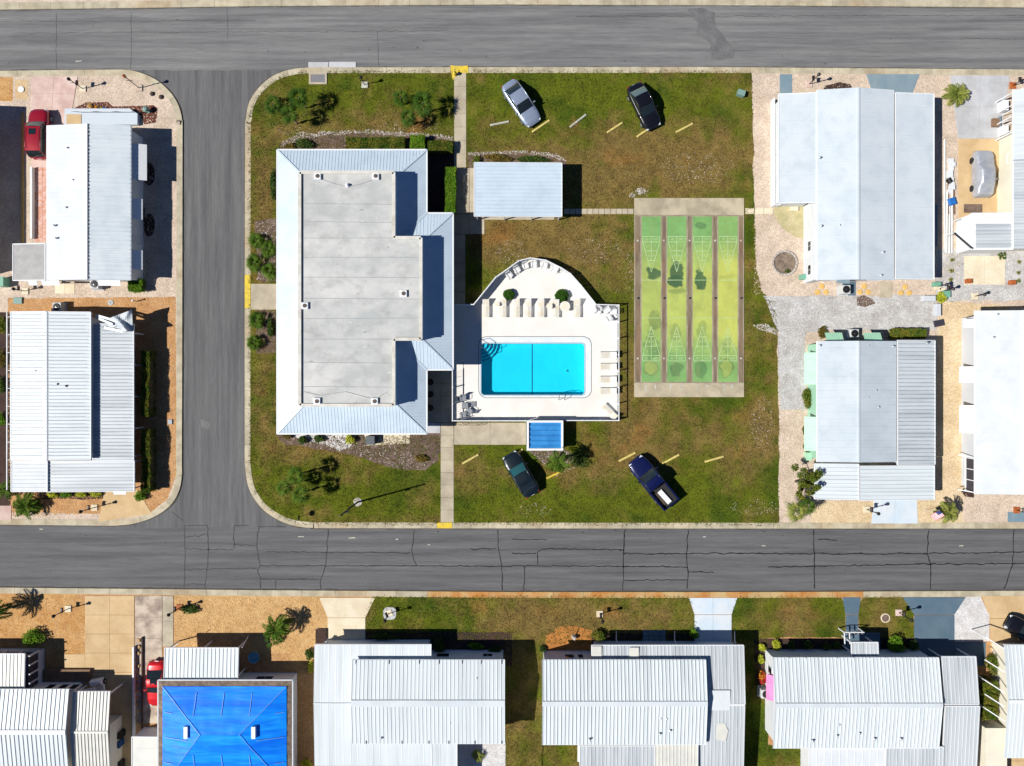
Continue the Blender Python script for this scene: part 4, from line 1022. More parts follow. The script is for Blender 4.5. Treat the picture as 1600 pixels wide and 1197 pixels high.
for p, q in (((X0,Y1),(X1,Y1)),((X0,Y0),(X0,Y1)),((X1,Y0),(X1,Y1))): B().bar((*p,ze-.06),(*q,ze-.06),.14,.14).done('gutter', m_wallg, h)
shed(h, 257, 1013, 372, 1063, 2.45, 2.65, 'y', m_roofw, .36, .05, posts=3)
B().box(W(330,0,0).x,W(0,1062,0).y,G-.02,W(378,0,0).x-.2,W(0,1016,0).y-.2,2.3).done('porch_wall', m_wallg, h)
window(h,'n',Y1-.4,W(410,0,2).x,1.6,1.0,1.1,2)
B().bar(bpt(270,1011,2.5),bpt(278,1006,2.45),.05,.05).done('downspout', m_trim, h); B().bar(bpt(378,1012,2.4),bpt(388,994,.3),.06,.05).done('downspout', m_trim, h)
# small store beside H
r = T('store_shed', 'small cream flat roofed store shed between the red car and the tarp house', 'shed', W(228,1180,G))
Q = shed(r, 206, 1151.5, 248, 1225, 2.2, 2.25, 'x', m_roofcream, 1.0, .01, walls=m_wall, inset=.08)
# I: bottom, white L roof with ribbed upper roof
h = home('white home with a ribbed upper roof raised over a smooth L shaped lower roof', 640, 1110)
Q = gable(h, 491.5, 1007.5, 674, 1196, 2.6, 2.95, 1099, 'x', m_roofw, .7, .008, walls=m_wall, inset=.4, cap=m_roofw, capw=.1)
shed(h, 674.5, 1150, 714, 1260, 2.7, 2.5, 'y', m_roofw, .7, .008, walls=m_wall)
shed(h, 491.5, 1197, 674, 1260, 2.6, 2.5, 'y', m_roofw, .7, .008, walls=m_wall)
Q = gable(h, 550.5, 1031.5, 789, 1162, 3.25, 3.75, 1099, 'x', m_roofw, .36, .04, walls=m_wall, inset=.2, capw=.6, cap=m_roofw)
window(h,'n',Q[3]-.2,W(692,0,1.5).x,1.2,.9,1.1,1); window(h,'n',Q[3]-.2,W(762,0,1.5).x,.9,.7,1.2,2)
y = W(0,1030,3.3).y
b = B()
for u in (556,608,655,686,722,752,784): x = W(u,0,3.3).x; b.box(x-.03,Q[3]-.35,3.27,x+.03,Q[3],3.33)
for u in (572,628,670,701,742,784): x = W(u,0,3.3).x; b.box(x-.03,Q[1],3.27,x+.03,Q[1]+.3,3.33)
struct(b.done('roof_strap', m_steel, h), 'stuff')
for u, v in ((596,1153),(745,1059),(704,1128)): vent(h, u, v, 3.4, .06, .22)
B().box(W(674,0,2).x,W(0,1012,0).y,G-.02,W(674,0,2).x+.05,W(0,1031,0).y,2.4).done('porch_post', m_trim, h)
for u in (568,620,670): p = W(u,1003,1.2); B().box(p.x-.04,p.y-.3,G-.02,p.x+.04,p.y-.22,2.5).done('post', m_wallg, h)
B().bar(bpt(504,1018,.2),bpt(511,1000,.9),.08,.4).done('planter_wall', m_trim, h)
# J
h = home('ribbed gable home with patched silver roofing along the white driveway', 1000, 1110)
shed(h, 925, 1009.5, 1163, 1099, 2.5, 2.95, 'y', m_roofgx, .34, .04, walls=m_wallg, inset=.45); shed(h, 925, 1100, 1162, 1240, 2.95, 2.4, 'y', m_roofgx, .34, .04, walls=m_wallg, inset=.4)
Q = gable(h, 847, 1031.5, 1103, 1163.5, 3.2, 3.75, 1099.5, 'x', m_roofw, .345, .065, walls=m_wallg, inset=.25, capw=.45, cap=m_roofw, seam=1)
shed(h, 906, 1164, 1022, 1250, 2.98, 2.7, 'y', m_roofgx, .34, .04, walls=m_wallg)
shed(h, 1023, 1160, 1090, 1250, 3.0, 2.78, 'y', m_roofcream, .34, .04)
window(h,'n',Q[3]-.25,W(893,0,1.5).x-.2,.9,.9,1.2,1); window(h,'n',Q[3]-.25,W(907,0,1.5).x,.5,.9,1.2,1)
for u, v in ((1032,1122),(1041,1123),(1047,1142),(1031,1147),(921,1156)): vent(h, u, v, 3.5, .06, .22)
for poly, z, mm in ((rect(1108,1079,1141,1110),2.99,m_roofs),([(1121,1130),(1132,1130),(1138,1142),(1134,1158),(1120,1156)],2.87,m_roofcream),(rect(925,1010,940,1030),2.66,m_roofcream),(rect(984,1012,998,1031),2.68,m_roofcream)):
    B().prism([tuple(W(x,y,z).xy) for x,y in poly], z-.10, z).done('roof_patch', mm, h)
for u, uu in ((963,968),(1054,1058),(1148,1150)): B().tube([bpt(uu,1010,2.4),bpt(u,1000,1.6),bpt(u,986,.12)],.05,6).done('downspout', m_wallg, h)
b = B(); b.box(W(903,0,1).x,W(0,1193,1).y,.6,W(909,0,1).x,W(0,1166,1).y,.68); b.done('wall_sign', m_trim, h)
# K
h = home('white ribbed home with a pink awning and a small railed porch', 1370, 1110)
shed(h, 1474, 1027.5, 1527, 1099, 2.7, 3.15, 'y', m_roofgy, .34, .04, posts=2); shed(h, 1474, 1101, 1527, 1240, 3.15, 2.5, 'y', m_roofgy, .34, .04, walls=m_wallg)
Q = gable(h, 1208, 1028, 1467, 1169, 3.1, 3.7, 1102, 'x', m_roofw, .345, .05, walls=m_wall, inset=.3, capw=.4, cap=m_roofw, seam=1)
shed(h, 1264, 1169, 1383, 1250, 2.95, 2.7, 'y', m_roofs, .7, .02, walls=m_wall); shed(h, 1384, 1166, 1473, 1250, 2.95, 2.7, 'y', m_roofgy, .34, .04, walls=m_wall)
shed(h, 1331, 1004, 1372, 1026, 2.5, 2.6, 'y', m_roofgy, .35, .04, posts=2)
xw = Q[0]+.3
awning(h,'w',xw+.02,W(0,1073,2).y,2.4,.6,2.4,.35,m_pinkaw); window(h,'w',xw,W(0,1073,2).y,1.8,1.0,1.0,2); window(h,'w',xw,W(0,1050,2).y,.6,1.0,1.0,1)
b = B()
for u in (1319,1327): b.bar(bpt(u,988,1.35), bpt(u+1,1006,1.35), .08, .08)
b.bar(bpt(1319,988,1.35), bpt(1350,988,1.35), .08, .08)
b.done('porch_rail', m_trim, h)
for u, v in ((1319,988),(1350,988)): p = W(u,v,1.3); B().box(p.x-.05,p.y-.05,G-.02,p.x+.05,p.y+.05,1.3).done('post', m_trim, h)
b = B()
for k in range(5): b.box(*W(1321+6*k,988.6,1).xy,.5,*W(1322+6*k,989,1).xy,1.3)
b.done('railing', m_trim, h)
B().prism([tuple(v) for v in Wp([(1318,988),(1372,988),(1372,1024),(1318,1024)])], G, .5).done('porch_floor', m_slate, h)
for u, v in ((1311,1132),(1308,1150),(1343,1146),(1367,1155),(1408,1155),(1270,1158)): vent(h, u, v, 3.4, .06, .22)
y = W(0,1025,3).y
b = B()
for u in (1233,1258,1283,1308,1333,1358,1383,1408,1433,1449): x = W(u,0,3.1).x; b.box(x-.03,Q[3]-.25,3.1,x+.03,Q[3]+.02,3.17)
struct(b.done('roof_strap', m_trim, h), 'stuff')
ac(1192,1079,'air conditioner on a white slab beside the red flowers and pink awning')
# L
h = home('white home past the bicycle at the tan slab driveway, braces along its side', 1660, 1110)
Q = gable(h, 1569, 1008, 1760, 1184, 3.0, 3.6, 1096, 'x', m_roofw, .36, .04, walls=m_wallc, inset=.8, capw=.3)
b = B(); xw = Q[0]
for v in (1004,1040,1072,1094,1116): y = W(0,v,2.6).y; b.bar((xw-1.3,y+.4,2.2),(xw+.1,y-.5,2.95),.09,.06)
b.done('side_brace', m_trim, h)
B().box(xw-1.2,W(0,1300,1.2).y,G-.02,xw+.82,W(0,1130,1.2).y,2.2).done('side_room', m_wallc, h)
for v in (1004,1072,1116): p = Vector((xw-1.25,W(0,v,2.6).y+.38,0)); B().box(p.x-.04,p.y-.04,G-.02,p.x+.04,p.y+.04,2.2).done('post', m_trim, h)
# ------------------------------------------------------------------ pool, deck, fence
FN = [(709,478),(741,478),(775,436),(791,425),(810,411),(828,406.5),(852,410),(876,422),(890,431),(906,449),(929,478),(964,479)]
DK = [(x,y) for x,y in FN]+[(964,656),(709,657)]
HOLE1 = rrect(747.5,525.5,924.5,622,13); WAT = rrect(*POOL, 5)
ZD = G+.045
b = B().sheet([Wp(DK,ZD), Wp(HOLE1,ZD)], ZD); l = Wp(DK,ZD); k = len(l)
b.add([(p[0],p[1],G-.02) for p in l[::-1]]+[(p[0],p[1],ZD) for p in l[::-1]], [(i,(i+1)%k,(i+1)%k+k,i+k) for i in range(k)])
deck = struct(b.done('pool_deck', m_deck, org=(0,0,0)))
def strip(P, w, z, m, par, nm):
    b = B()
    for a, c in zip(P, P[1:]):
        A0, A1 = W(*a,z), W(*c,z); d = (A1-A0).xy.normalized(); n_ = Vector((-d.y,d.x))*w/2
        b.add([(*(A0.xy+n_),z),(*(A0.xy-n_),z),(*(A1.xy-n_),z),(*(A1.xy+n_),z)], [(0,1,2,3)])
    return b.done(nm, m, par)
strip([(724,566),(724,619)], .06, ZD+.004, m_groove, deck, 'deck_joint'); strip([(712,590),(724,587)], .03, ZD+.004, m_groove, deck, 'deck_joint')
pool = T('swimming_pool', 'rectangular turquoise swimming pool with white coping in the pale deck', 'pool', W(832,577,ZD))
def ring(o, i, z, m, nm):
    return B().sheet([Wp(o,z), Wp(i,z)], z).done(nm, m, pool)
ring(HOLE1, WAT, ZD+.002, m_cop, 'coping')
ring(HOLE1, rrect(748.4,526.4,923.6,621.2,12.5), ZD+.006, m_groove, 'drain_channel')
ring(rrect(750.6,535,915,618.6,6), WAT, ZD+.006, mat('tile_line', A(176,196,206), A(196,206,212), sc=6, rough=.4), 'tile_edge')
w = Wp(WAT, 0); k = len(w); zb_ = -.98
b = B().sheet(w, zb_); b.add([(p[0],p[1],zb_) for p in w]+[(p[0],p[1],ZD+.004) for p in w], [(i,(i+1)%k,(i+1)%k+k,i+k) for i in range(k)])
bm_ = b.done('basin', m_plaster, pool)
wm = bpy.data.materials.new('pool_water'); wm.use_nodes = True; N_ = wm.node_tree.nodes; L_ = wm.node_tree.links
N_.remove(N_['Principled BSDF']); tr = N_.new('ShaderNodeBsdfTransparent'); tr.inputs[0].default_value = (.72,.96,1,1)
gl = N_.new('ShaderNodeBsdfGlossy'); gl.inputs['Roughness'].default_value = .04; fr_ = N_.new('ShaderNodeFresnel'); fr_.inputs[0].default_value = 1.33
ms_ = N_.new('ShaderNodeMixShader'); ns_ = N_.new('ShaderNodeTexNoise'); ns_.inputs['Scale'].default_value = 2.6; gg = N_.new('ShaderNodeNewGeometry'); L_.new(gg.outputs['Position'], ns_.inputs['Vector'])
bp_ = N_.new('ShaderNodeBump'); bp_.inputs['Strength'].default_value = .25; bp_.inputs['Distance'].default_value = .1
L_.new(ns_.outputs[0], bp_.inputs['Height']); L_.new(bp_.outputs[0], gl.inputs['Normal']); L_.new(bp_.outputs[0], fr_.inputs['Normal'])
L_.new(fr_.outputs[0], ms_.inputs[0]); L_.new(tr.outputs[0], ms_.inputs[1]); L_.new(gl.outputs[0], ms_.inputs[2]); L_.new(ms_.outputs[0], N_['Material Output'].inputs[0])
B().sheet(Wp(rrect(752.2,537.2,912.8,616.8,5),0), G-.06).done('water', wm, pool)
B().box(*W(831.3,616.9,0).xy, zb_+.003, *W(832.7,537.1,0).xy, zb_+.006).done('depth_line', mat('navy_tile', A(16,60,120), rough=.4), pool)
for k in range(4):
    r_ = 26-5.5*k; pl = [(752.3,537.3)]+[(752.3+r_*math.cos(math.radians(a)), 537.3+r_*math.sin(math.radians(a))) for a in range(0,91,10)]
    B().prism([tuple(v) for v in Wp(pl,0)], zb_, zb_+.22*(k+1)-.02).done('step', m_plaster, pool)
    strip([pl[i] for i in range(1,len(pl))], .07, zb_+.22*(k+1)-.016, mat('navy_tile', (0,0,0)), pool, 'step_edge')
B().lathe(W(888,579,0)+Vector((0,0,zb_)), [(.12,0),(.12,.02),(.02,.025)], 10).done('drain_cover', mat('drain_teal', A(20,130,150), rough=.6), pool)
for o in (0,7):
    B().tube([bpt(744+o,527-o*.0+13-o*1.2,ZD),bpt(746+o,527+12-o*1.2,ZD+.8),bpt(756+o,538+7-o*1.2,ZD+.75),bpt(766+o,548+5-o*1.2,ZD+.1),bpt(768+o,550+4-o*1.2,-.7)],.03,6).done('handrail', m_steel, pool)
for o in (0,9):
    B().tube([bpt(873+o,625,ZD),bpt(873+o,624,ZD+.7),bpt(874+o,619,ZD+.82),bpt(874+o,615.5,ZD+.4),bpt(874+o,615.2,-.8)],.028,6).done('ladder_rail', m_steel, pool)
for z in (-.6,-.3): B().tube([bpt(874,615.2,z),bpt(883,615.2,z)],.03,6).done('ladder_step', m_steel, pool)
# fence
fence = T('pool_fence', 'white picket and rail fence enclosing the pool deck', 'fence', W(836,530,ZD))
FH = 1.15
def bay(a, c, dense):
    p, q = W(*a,0).xy, W(*c,0).xy; L = (q-p).length; d = (q-p).normalized()
    B().bar((*p,G+FH),(*q,G+FH),.085,.05).done('top_rail', m_trim, fence)
    B().bar((*p,G+.14),(*q,G+.14),.05,.05).done('bottom_rail', m_trim, fence)
    B().box(p.x-.05,p.y-.05,G-.02,p.x+.05,p.y+.05,G+FH+.06).done('post', m_trim, fence)
    b = B(); st = .105 if dense else .16; n_ = max(1,int(L/st))
    for k in range(1,n_):
        s = p+d*(L*k/n_); b.bar((*s,G+.1),(*s,G+FH-.02), .085 if dense else .012, .018 if dense else .012) if False else None
        hw = (.046 if dense else .006)
        e_ = d*hw; nn = Vector((-d.y,d.x))*.008
        P = [s-e_-nn, s+e_-nn, s+e_+nn, s-e_+nn]; b.add([(*v,G+.09) for v in P]+[(*v,G+FH-.02) for v in P], [(4,5,6,7),(0,1,5,4),(1,2,6,5),(2,3,7,6),(3,0,4,7)])
    struct(b.done('picket_panel', m_trim, fence), 'stuff')
def run(P, dense, st=30):
    P = list(P)
    for a, c in zip(P, P[1:]):
        n_ = max(1, round(math.dist(a,c)/st))
        for k in range(n_): bay(tuple(a[i]+(c[i]-a[i])*k/n_ for i in (0,1)), tuple(a[i]+(c[i]-a[i])*(k+1)/n_ for i in (0,1)), dense)
run(FN[:11], True); run([FN[10],FN[11],(964,656)], False, 25); run([(964,656),(882,656)], True); run([(821,656.5),(708.5,656.5)], True); run([(708.5,656.5),(708.5,580)], False)
# ------------------------------------------------------------------ poolside furniture
def lounger_t():
    r = T('sun_lounger', 'x', 'sun lounger', (0,0,0))
    b = B()
    for s in (-1,1): b.tube([(-.85,s*.3,.34),(.35,s*.3,.34)],.025,6); b.tube([(.35,s*.3,.34),(.85,s*.3,.72)],.025,6)
    b.tube([(-.85,-.3,.34),(-.85,.3,.34)],.025,6); b.tube([(.85,-.3,.72),(.85,.3,.72)],.025,6); b.tube([(.35,-.3,.34),(.35,.3,.34)],.025,6)
    b.done('frame', m_plast, r)
    for x in (-.6,.35):
        for s in (-1,1): B().tube([(x,s*.3,.34),(x-.06,s*.32,0)],.025,6).done('leg', m_plast, r)
    b = B(); c = B()
    for k in range(15): x = -.82+k*.08; b.box(x-.03,-.31,.35,x+.03,.31,.362)
    for k in range(8):
        t = (k+.4)/8; x, z = .35+.5*t, .34+.38*t; c.add([(x-.028,-.31,z-.006),(x+.028,-.31,z+.036),(x+.028,.31,z+.036),(x-.028,.31,z-.006)]+[(x-.028,-.31,z+.006),(x+.028,-.31,z+.048),(x+.028,.31,z+.048),(x-.028,.31,z+.006)], [(3,2,1,0),(4,5,6,7),(0,1,5,4),(1,2,6,5),(2,3,7,6),(3,0,4,7)])
    b.done('seat_straps', m_strapy, r); c.done('back_straps', m_strapy, r)
    return r
def chair_t(m=m_plast, cat='chair'):
    r = T('pool_chair', 'x', cat, (0,0,0))
    B().rbox((0,0,.4),.5,.5,.035,0,.012).done('seat', m, r)
    b = B(); 
    for k in range(5): y = -.2+.1*k; b.add([(.24,y-.035,.43),(.24,y+.035,.43),(.36,y+.035,.85),(.36,y-.035,.85)]+[(.26,y-.035,.43),(.26,y+.035,.43),(.38,y+.035,.85),(.38,y-.035,.85)], [(0,1,2,3),(7,6,5,4),(0,4,5,1),(1,5,6,2),(2,6,7,3),(3,7,4,0)])
    b.bar((.36,-.25,.86),(.36,.25,.86),.05,.05).done('backrest', m, r)
    for s in (-1,1): B().tube([(-.22,s*.25,.42),(-.2,s*.28,.62),(.3,s*.28,.64)],.025,6).done('armrest', m, r)
    for x in (-.22,.22):
        for s in (-1,1): B().tube([(x,s*.22,.42),(x*1.15,s*.25,0)],.022,6).done('leg', m, r)
    return r
OR = ['first','second','third','fourth','fifth','sixth','seventh']
lt = lounger_t(); ct = chair_t(); ctg = chair_t(mat('grey_chair', A(150,154,160), A(132,136,142), sc=4, rough=.6)); used = {}
def place(t, u, v, ang, label, group, z=ZD):
    p = W(u, v, z)
    if t.name not in used: used[t.name] = 1; t.location = p; t.rotation_euler = (0,0,math.radians(ang)); t['label'] = label; t['group'] = group; return t
    return dup(t, p, math.radians(ang), label, group)
for i_, u in enumerate((759.5,786,807,825,845,868,901)): place(lt, u, 483, 90, OR[i_]+' sun lounger from the clubhouse in the row below the clipped ball shrubs', 'sun loungers in the row north of the pool')
for i_, v in enumerate((611.5,593.5,573.5,555.5)): place(lt, 948, v, 0, OR[i_]+' lounger, counting from the askew one, of those backed against the rail fence', 'sun loungers east of the pool')
place(lt, 951, 643, -45, 'white strap sun lounger set askew in the deck corner farthest from the clubhouse', 'askew loungers')
for i_, (u, v, a) in enumerate(((796,431.5,128),(808,423,122),(821,417,108),(834,415,92),(850,416.5,78),(866,423,60))): place(ct, u, v, a, OR[i_]+' white plastic chair from the clubhouse end of the curved picket fence', 'chairs along the curved fence')
for i_, (u, v, a) in enumerate(((924,486,20),(934,486,70),(946,486,40),(956,488,0),(950,497,-60))): place(ct, u, v, a, ('white chair of the corner bunch closest to the sun lounger row','second white chair of the corner bunch, turned to the fence','middle white chair of the corner bunch','white chair of the bunch tight in the fence corner','white chair of the corner bunch set out towards the pool')[i_], 'chairs in the fence corner')
for i_, (u, v, a) in enumerate(((716.5,624,180),(724,622,90),(726,634,0),(732.5,642,-40),(724,648,-80))): place(ctg, u, v, a, ('grey poolside chair touching the porch side fence','grey chair on the deck joint line','grey chair in the middle of the grey group','grey chair of the group standing closest to the pool','grey chair of the group closest to the bicycle rack')[i_], 'grey chairs by the porch')
def table(u, v, r_, label):
    p = W(u, v, ZD); r = T('round_table', label, 'table', p)
    B().lathe(p, [(r_,.68),(r_+.01,.70),(r_,.72),(.02,.725)], 20).done('tabletop', m_strapy, r)
    for k in range(4): a = k*1.571+.5; B().tube([p+Vector((math.cos(a)*r_*.6,math.sin(a)*r_*.6,0)), p+Vector((math.cos(a)*r_*.5,math.sin(a)*r_*.5,.69))],.022,6).done('leg', m_plast, r)
table(882,480,.5,'large round cream table below the bigger clipped ball shrub'); table(858,479.5,.3,'small round table between two sun loungers'); table(777,476,.24,'little white side table beside a sun lounger by the smaller ball shrub')
r = T('bike_rack', 'low metal bicycle rack outside the pool fence', 'bike rack', W(735,661,G))
for u in (716,725,745,754): B().tube([bpt(u,658.5,G+.02),bpt(u,658.5,.6),bpt(u,664.5,.6),bpt(u,664.5,G+.02)],.022,6).done('hoop', m_wood, r)
for v in (658.5,664.5): B().tube([bpt(716,v,.6),bpt(754,v,.6)],.022,6).done('rail', m_wood, r)
# ------------------------------------------------------------------ shuffleboard court
court = T('shuffleboard_court', 'four lane shuffleboard court of faded green and yellow paint on concrete', 'shuffleboard court', W(1077,465,G))
m_slab = mat('court_slab', A(178,166,142), A(150,138,118), sc=.5, rough=.9, fine=.12, bump=.15, dirt=A(112,100,84), dsc=.55, damt=.8)
m_slab2 = mat('court_end_slab', A(200,188,160), A(172,160,136), sc=.4, rough=.9, fine=.1, bump=.15, dirt=A(126,112,94), dsc=.45, damt=.75)
m_gut = mat('court_gutter', A(140,126,104), A(118,100,82), sc=.7, rough=.95, stretch=(2,.5,1), dirt=A(160,112,74), dsc=.5, damt=.6)
m_white = mat('court_line', A(196,218,168), A(168,200,128), sc=3, rough=.7)
m_lane = mat('court_paint', (1,1,1), attr=True, rough=.6, fine=.06, fs=6)
zc = G+.07
B().prism([tuple(v) for v in Wp(rect(991,309.5,1162.5,336),zc)], G-.01, zc).done('end_slab', m_slab2, court)
B().prism([tuple(v) for v in Wp(rect(991,336.3,1162.5,598),zc)], G-.01, zc-.001).done('slab', m_slab, court)
B().prism([tuple(v) for v in Wp(rect(991,598.3,1162.5,620.5),zc)], G-.01, zc).done('end_slab', m_slab2, court)
LX = [(1002.6,1032.6),(1042.4,1072.4),(1082.4,1112.4),(1122,1152.6)]
CG, CY, CD = (np.array(A(*c)) for c in ((124,172,100),(190,196,96),(74,112,74)))
STN = [[(1021,427,11,9,.9),(1023,500,11,14,.45),(1018,545,12,24,.45),(1017,575,10,12,-.6)],[(1058,425,9,14,.9),(1057,441,12,9,.95),(1059,455,14,4,.35),(1056,520,9,14,.3),(1056,578,11,11,.5)],[(1094,436,9,15,.95),(1096,352,9,5,.5),(1096,520,8,20,.3),(1095,576,9,14,.5)],[(1137,432,14,3,.15),(1136,575,10,12,-.6),(1136,540,9,16,.3)]]
zl = zc+.004; txt = {}
def numeral(s):
    if s not in txt:
        cu = bpy.data.curves.new('numeral', 'FONT'); cu.body = s; cu.size = .30; cu.align_x = 'CENTER'; cu.align_y = 'CENTER'
        o = bpy.data.objects.new('numeral', cu); COL.objects.link(o); dg = bpy.context.evaluated_depsgraph_get()
        me = bpy.data.meshes.new_from_object(o.evaluated_get(dg)); bpy.data.objects.remove(o); me.materials.clear(); me.materials.append(m_white); txt[s] = me
    return txt[s]
for li, (x0, x1) in enumerate(LX):
    nx, ny = 24, 200; gx, gy = np.meshgrid(np.linspace(x0,x1,nx+1), np.linspace(338.3,596.7,ny+1)); gx = gx.ravel(); gy = gy.ravel()
    t = np.clip((np.minimum(gy-338, 597-gy)-32+ (fbm(gx,gy,18,li)-.5)*30)/60, 0, 1)[:,None]
    t = np.clip(t*1.3+.1, 0, 1) if li == 3 else t*(.70,.78,.86)[li]
    c = CG*(1-t)+CY*t
    for (sx_, sy_, rx, ry, v) in STN[li]:
        d = ((gx-sx_)/rx)**2+((gy-sy_)/ry)**2 + (fbm(gx,gy,11,3+li)-.5)*2.4; k = np.clip((1.05-d)*3.5, 0, 1)[:,None]
        if v > 0: c = c*(1-k*v)+CD*k*v*.75
        else:
            rim = np.clip(1-np.abs(d-1.0)*3, 0, 1)[:,None]; c = c*(1-k*.55)+CY*.8*k*.55; c = c*(1-rim*.4)
    c = c*(.70+.42*fbm(gx,gy,30,40+li)[:,None]+.22*fbm(gx,gy,7,60+li,3)[:,None])
    st_ = np.clip((fbm(gx*2.2,gy*.5,16,80+li)-.56)*4,0,1)[:,None]*.35; c = c*(1-st_)+np.array(A(150,160,100))*st_
    b = B(); b.add([(*W(u,v,zl).xy, zl) for u, v in zip(gx,gy)], [(j*(nx+1)+i, (j+1)*(nx+1)+i, (j+1)*(nx+1)+i+1, j*(nx+1)+i+1) for j in range(ny) for i in range(nx)])
    b.vc = np.hstack([c, np.ones((len(c),1))]); ln = b.done('lane', m_lane, court)
    q = 1.6; a0, a1 = x0+q, x1-q; cx = (x0+x1)/2; z2 = zl+.004
    Ls = []
    for bt, bo, tip, m1, m2 in ((369.5,378,425,392,407),(564,555.5,510,541,526)):
        Ls += [[(a0,bt),(a1,bt)],[(a0,bo),(a1,bo)],[(a0,bt),(a0,bo)],[(a1,bt),(a1,bo)],[(a0,bo),(cx,tip)],[(a1,bo),(cx,tip)],[(cx,bt),(cx,m2)]]
        for mm in (m1,m2):
            f = abs(mm-bo)/abs(tip-bo); Ls.append([(a0+(cx-a0)*f,mm),(a1+(cx-a1)*f,mm)])
        rz = 0 if bt < 400 else math.pi
        for s, nu_, nv_ in (('7',cx-5.6,(bo+m1)/2),('7',cx+5.6,(bo+m1)/2),('8',cx-3.2,(m1+m2)/2),('8',cx+3.2,(m1+m2)/2),('10',cx,m2+(tip-m2)*.25),('10',cx-7,(bt+bo)/2),('OFF',cx+7,(bt+bo)/2)):
            p = W(nu_, nv_, z2); o = bpy.data.objects.new('numeral', numeral(s)); COL.objects.link(o); o.parent = ln; o.location = p-ORG[ln.name]; o.rotation_euler = (0,0,rz)
    Ls += [[(x0,437.7),(x1,437.7)],[(x0,496.8),(x1,496.8)]]
    for k_, (p, q_) in enumerate(Ls):
        b = B()
        A0, A1 = W(*p,z2), W(*q_,z2); d = (A1-A0).xy.normalized(); n_ = Vector((-d.y,d.x))*.028; zz = z2+.0004*k_
        b.add([(*(A0.xy-n_),zz),(*(A1.xy-n_),zz),(*(A1.xy+n_),zz),(*(A0.xy+n_),zz)], [(0,1,2,3)]).done('scoring_line', m_white, ln)
for x0, x1 in ((1034,1041),(1074,1081),(1114,1120.6),(992,1001.2),(1154,1161.5)):
    B().prism([tuple(v) for v in Wp(rect(x0+.6,338,x1-.6,597),zc)], zc-.02, zc+.003).done('gutter', m_gut, court)
    for v in (376,466,560):
        p = W((x0+x1)/2, v, zc); B().lathe(p, [(.1,0),(.1,.05 if v != 466 else .12),(.02,.06 if v != 466 else .13)], 8).done('disc_stop', m_steel if v == 466 else m_stop_w, court)
for u in (1008,1024,1048,1066,1089,1104,1131,1144): B().sheet(Wp(wob([(u-1.5,601),(u+1.5,601),(u+1,607+random.uniform(0,8)),(u-.8,606)],.5,2,u),zc), zc+.004).done('paint_drip', m_stop_w, court)
# ------------------------------------------------------------------ vehicles
def paint(nm, c, k=.8, metal=.25): return mat(nm, A(*c,k), rough=.32, fine=0, metal=metal, coat=1.0, spec=.5)
m_cglass = mat('car_glass', (.014,.02,.022), rough=.04, fine=0, spec=.7)
m_cglassl = mat('car_glass_pale', (.10,.14,.13), rough=.05, fine=0, spec=.7)
m_head = mat('headlight', A(220,226,230), rough=.1, fine=0); m_tail = mat('taillight', (.3,.01,.012), rough=.2, fine=0)
m_seatc = mat('car_interior', (.02,.02,.022), rough=.9)
def interp(T_, u):
    for (a, za), (c, zc_) in zip(T_, T_[1:]):
        if a <= u <= c: t = (u-a)/(c-a); t = t*t*(3-2*t); return za+(zc_-za)*t
    return T_[-1][1]
KIND = {
 'sedan': dict(top=[(-1,.55),(-.97,.84),(-.86,.97),(-.6,.99),(0,.97),(.38,.96),(.62,.90),(.86,.78),(.96,.66),(1,.48)], cab=(-.74,-.40,.10,.43)),
 'coupe': dict(top=[(-1,.5),(-.96,.8),(-.84,.92),(-.6,.94),(0,.9),(.32,.88),(.62,.82),(.86,.7),(.96,.58),(1,.42)], cab=(-.70,-.30,.04,.36)),
 'suv':   dict(top=[(-1,.6),(-.98,.95),(-.9,1.05),(-.6,1.06),(0,1.05),(.42,1.05),(.65,1.0),(.88,.9),(.97,.75),(1,.5)], cab=(-.96,-.80,.16,.44)),
 'pickup':dict(top=[(-1,.55),(-.98,.72),(-.9,.74),(-.2,.74),(-.17,1.08),(0,1.1),(.46,1.1),(.66,1.06),(.9,.98),(.97,.8),(1,.55)], cab=(-.17,-.11,.20,.44))}
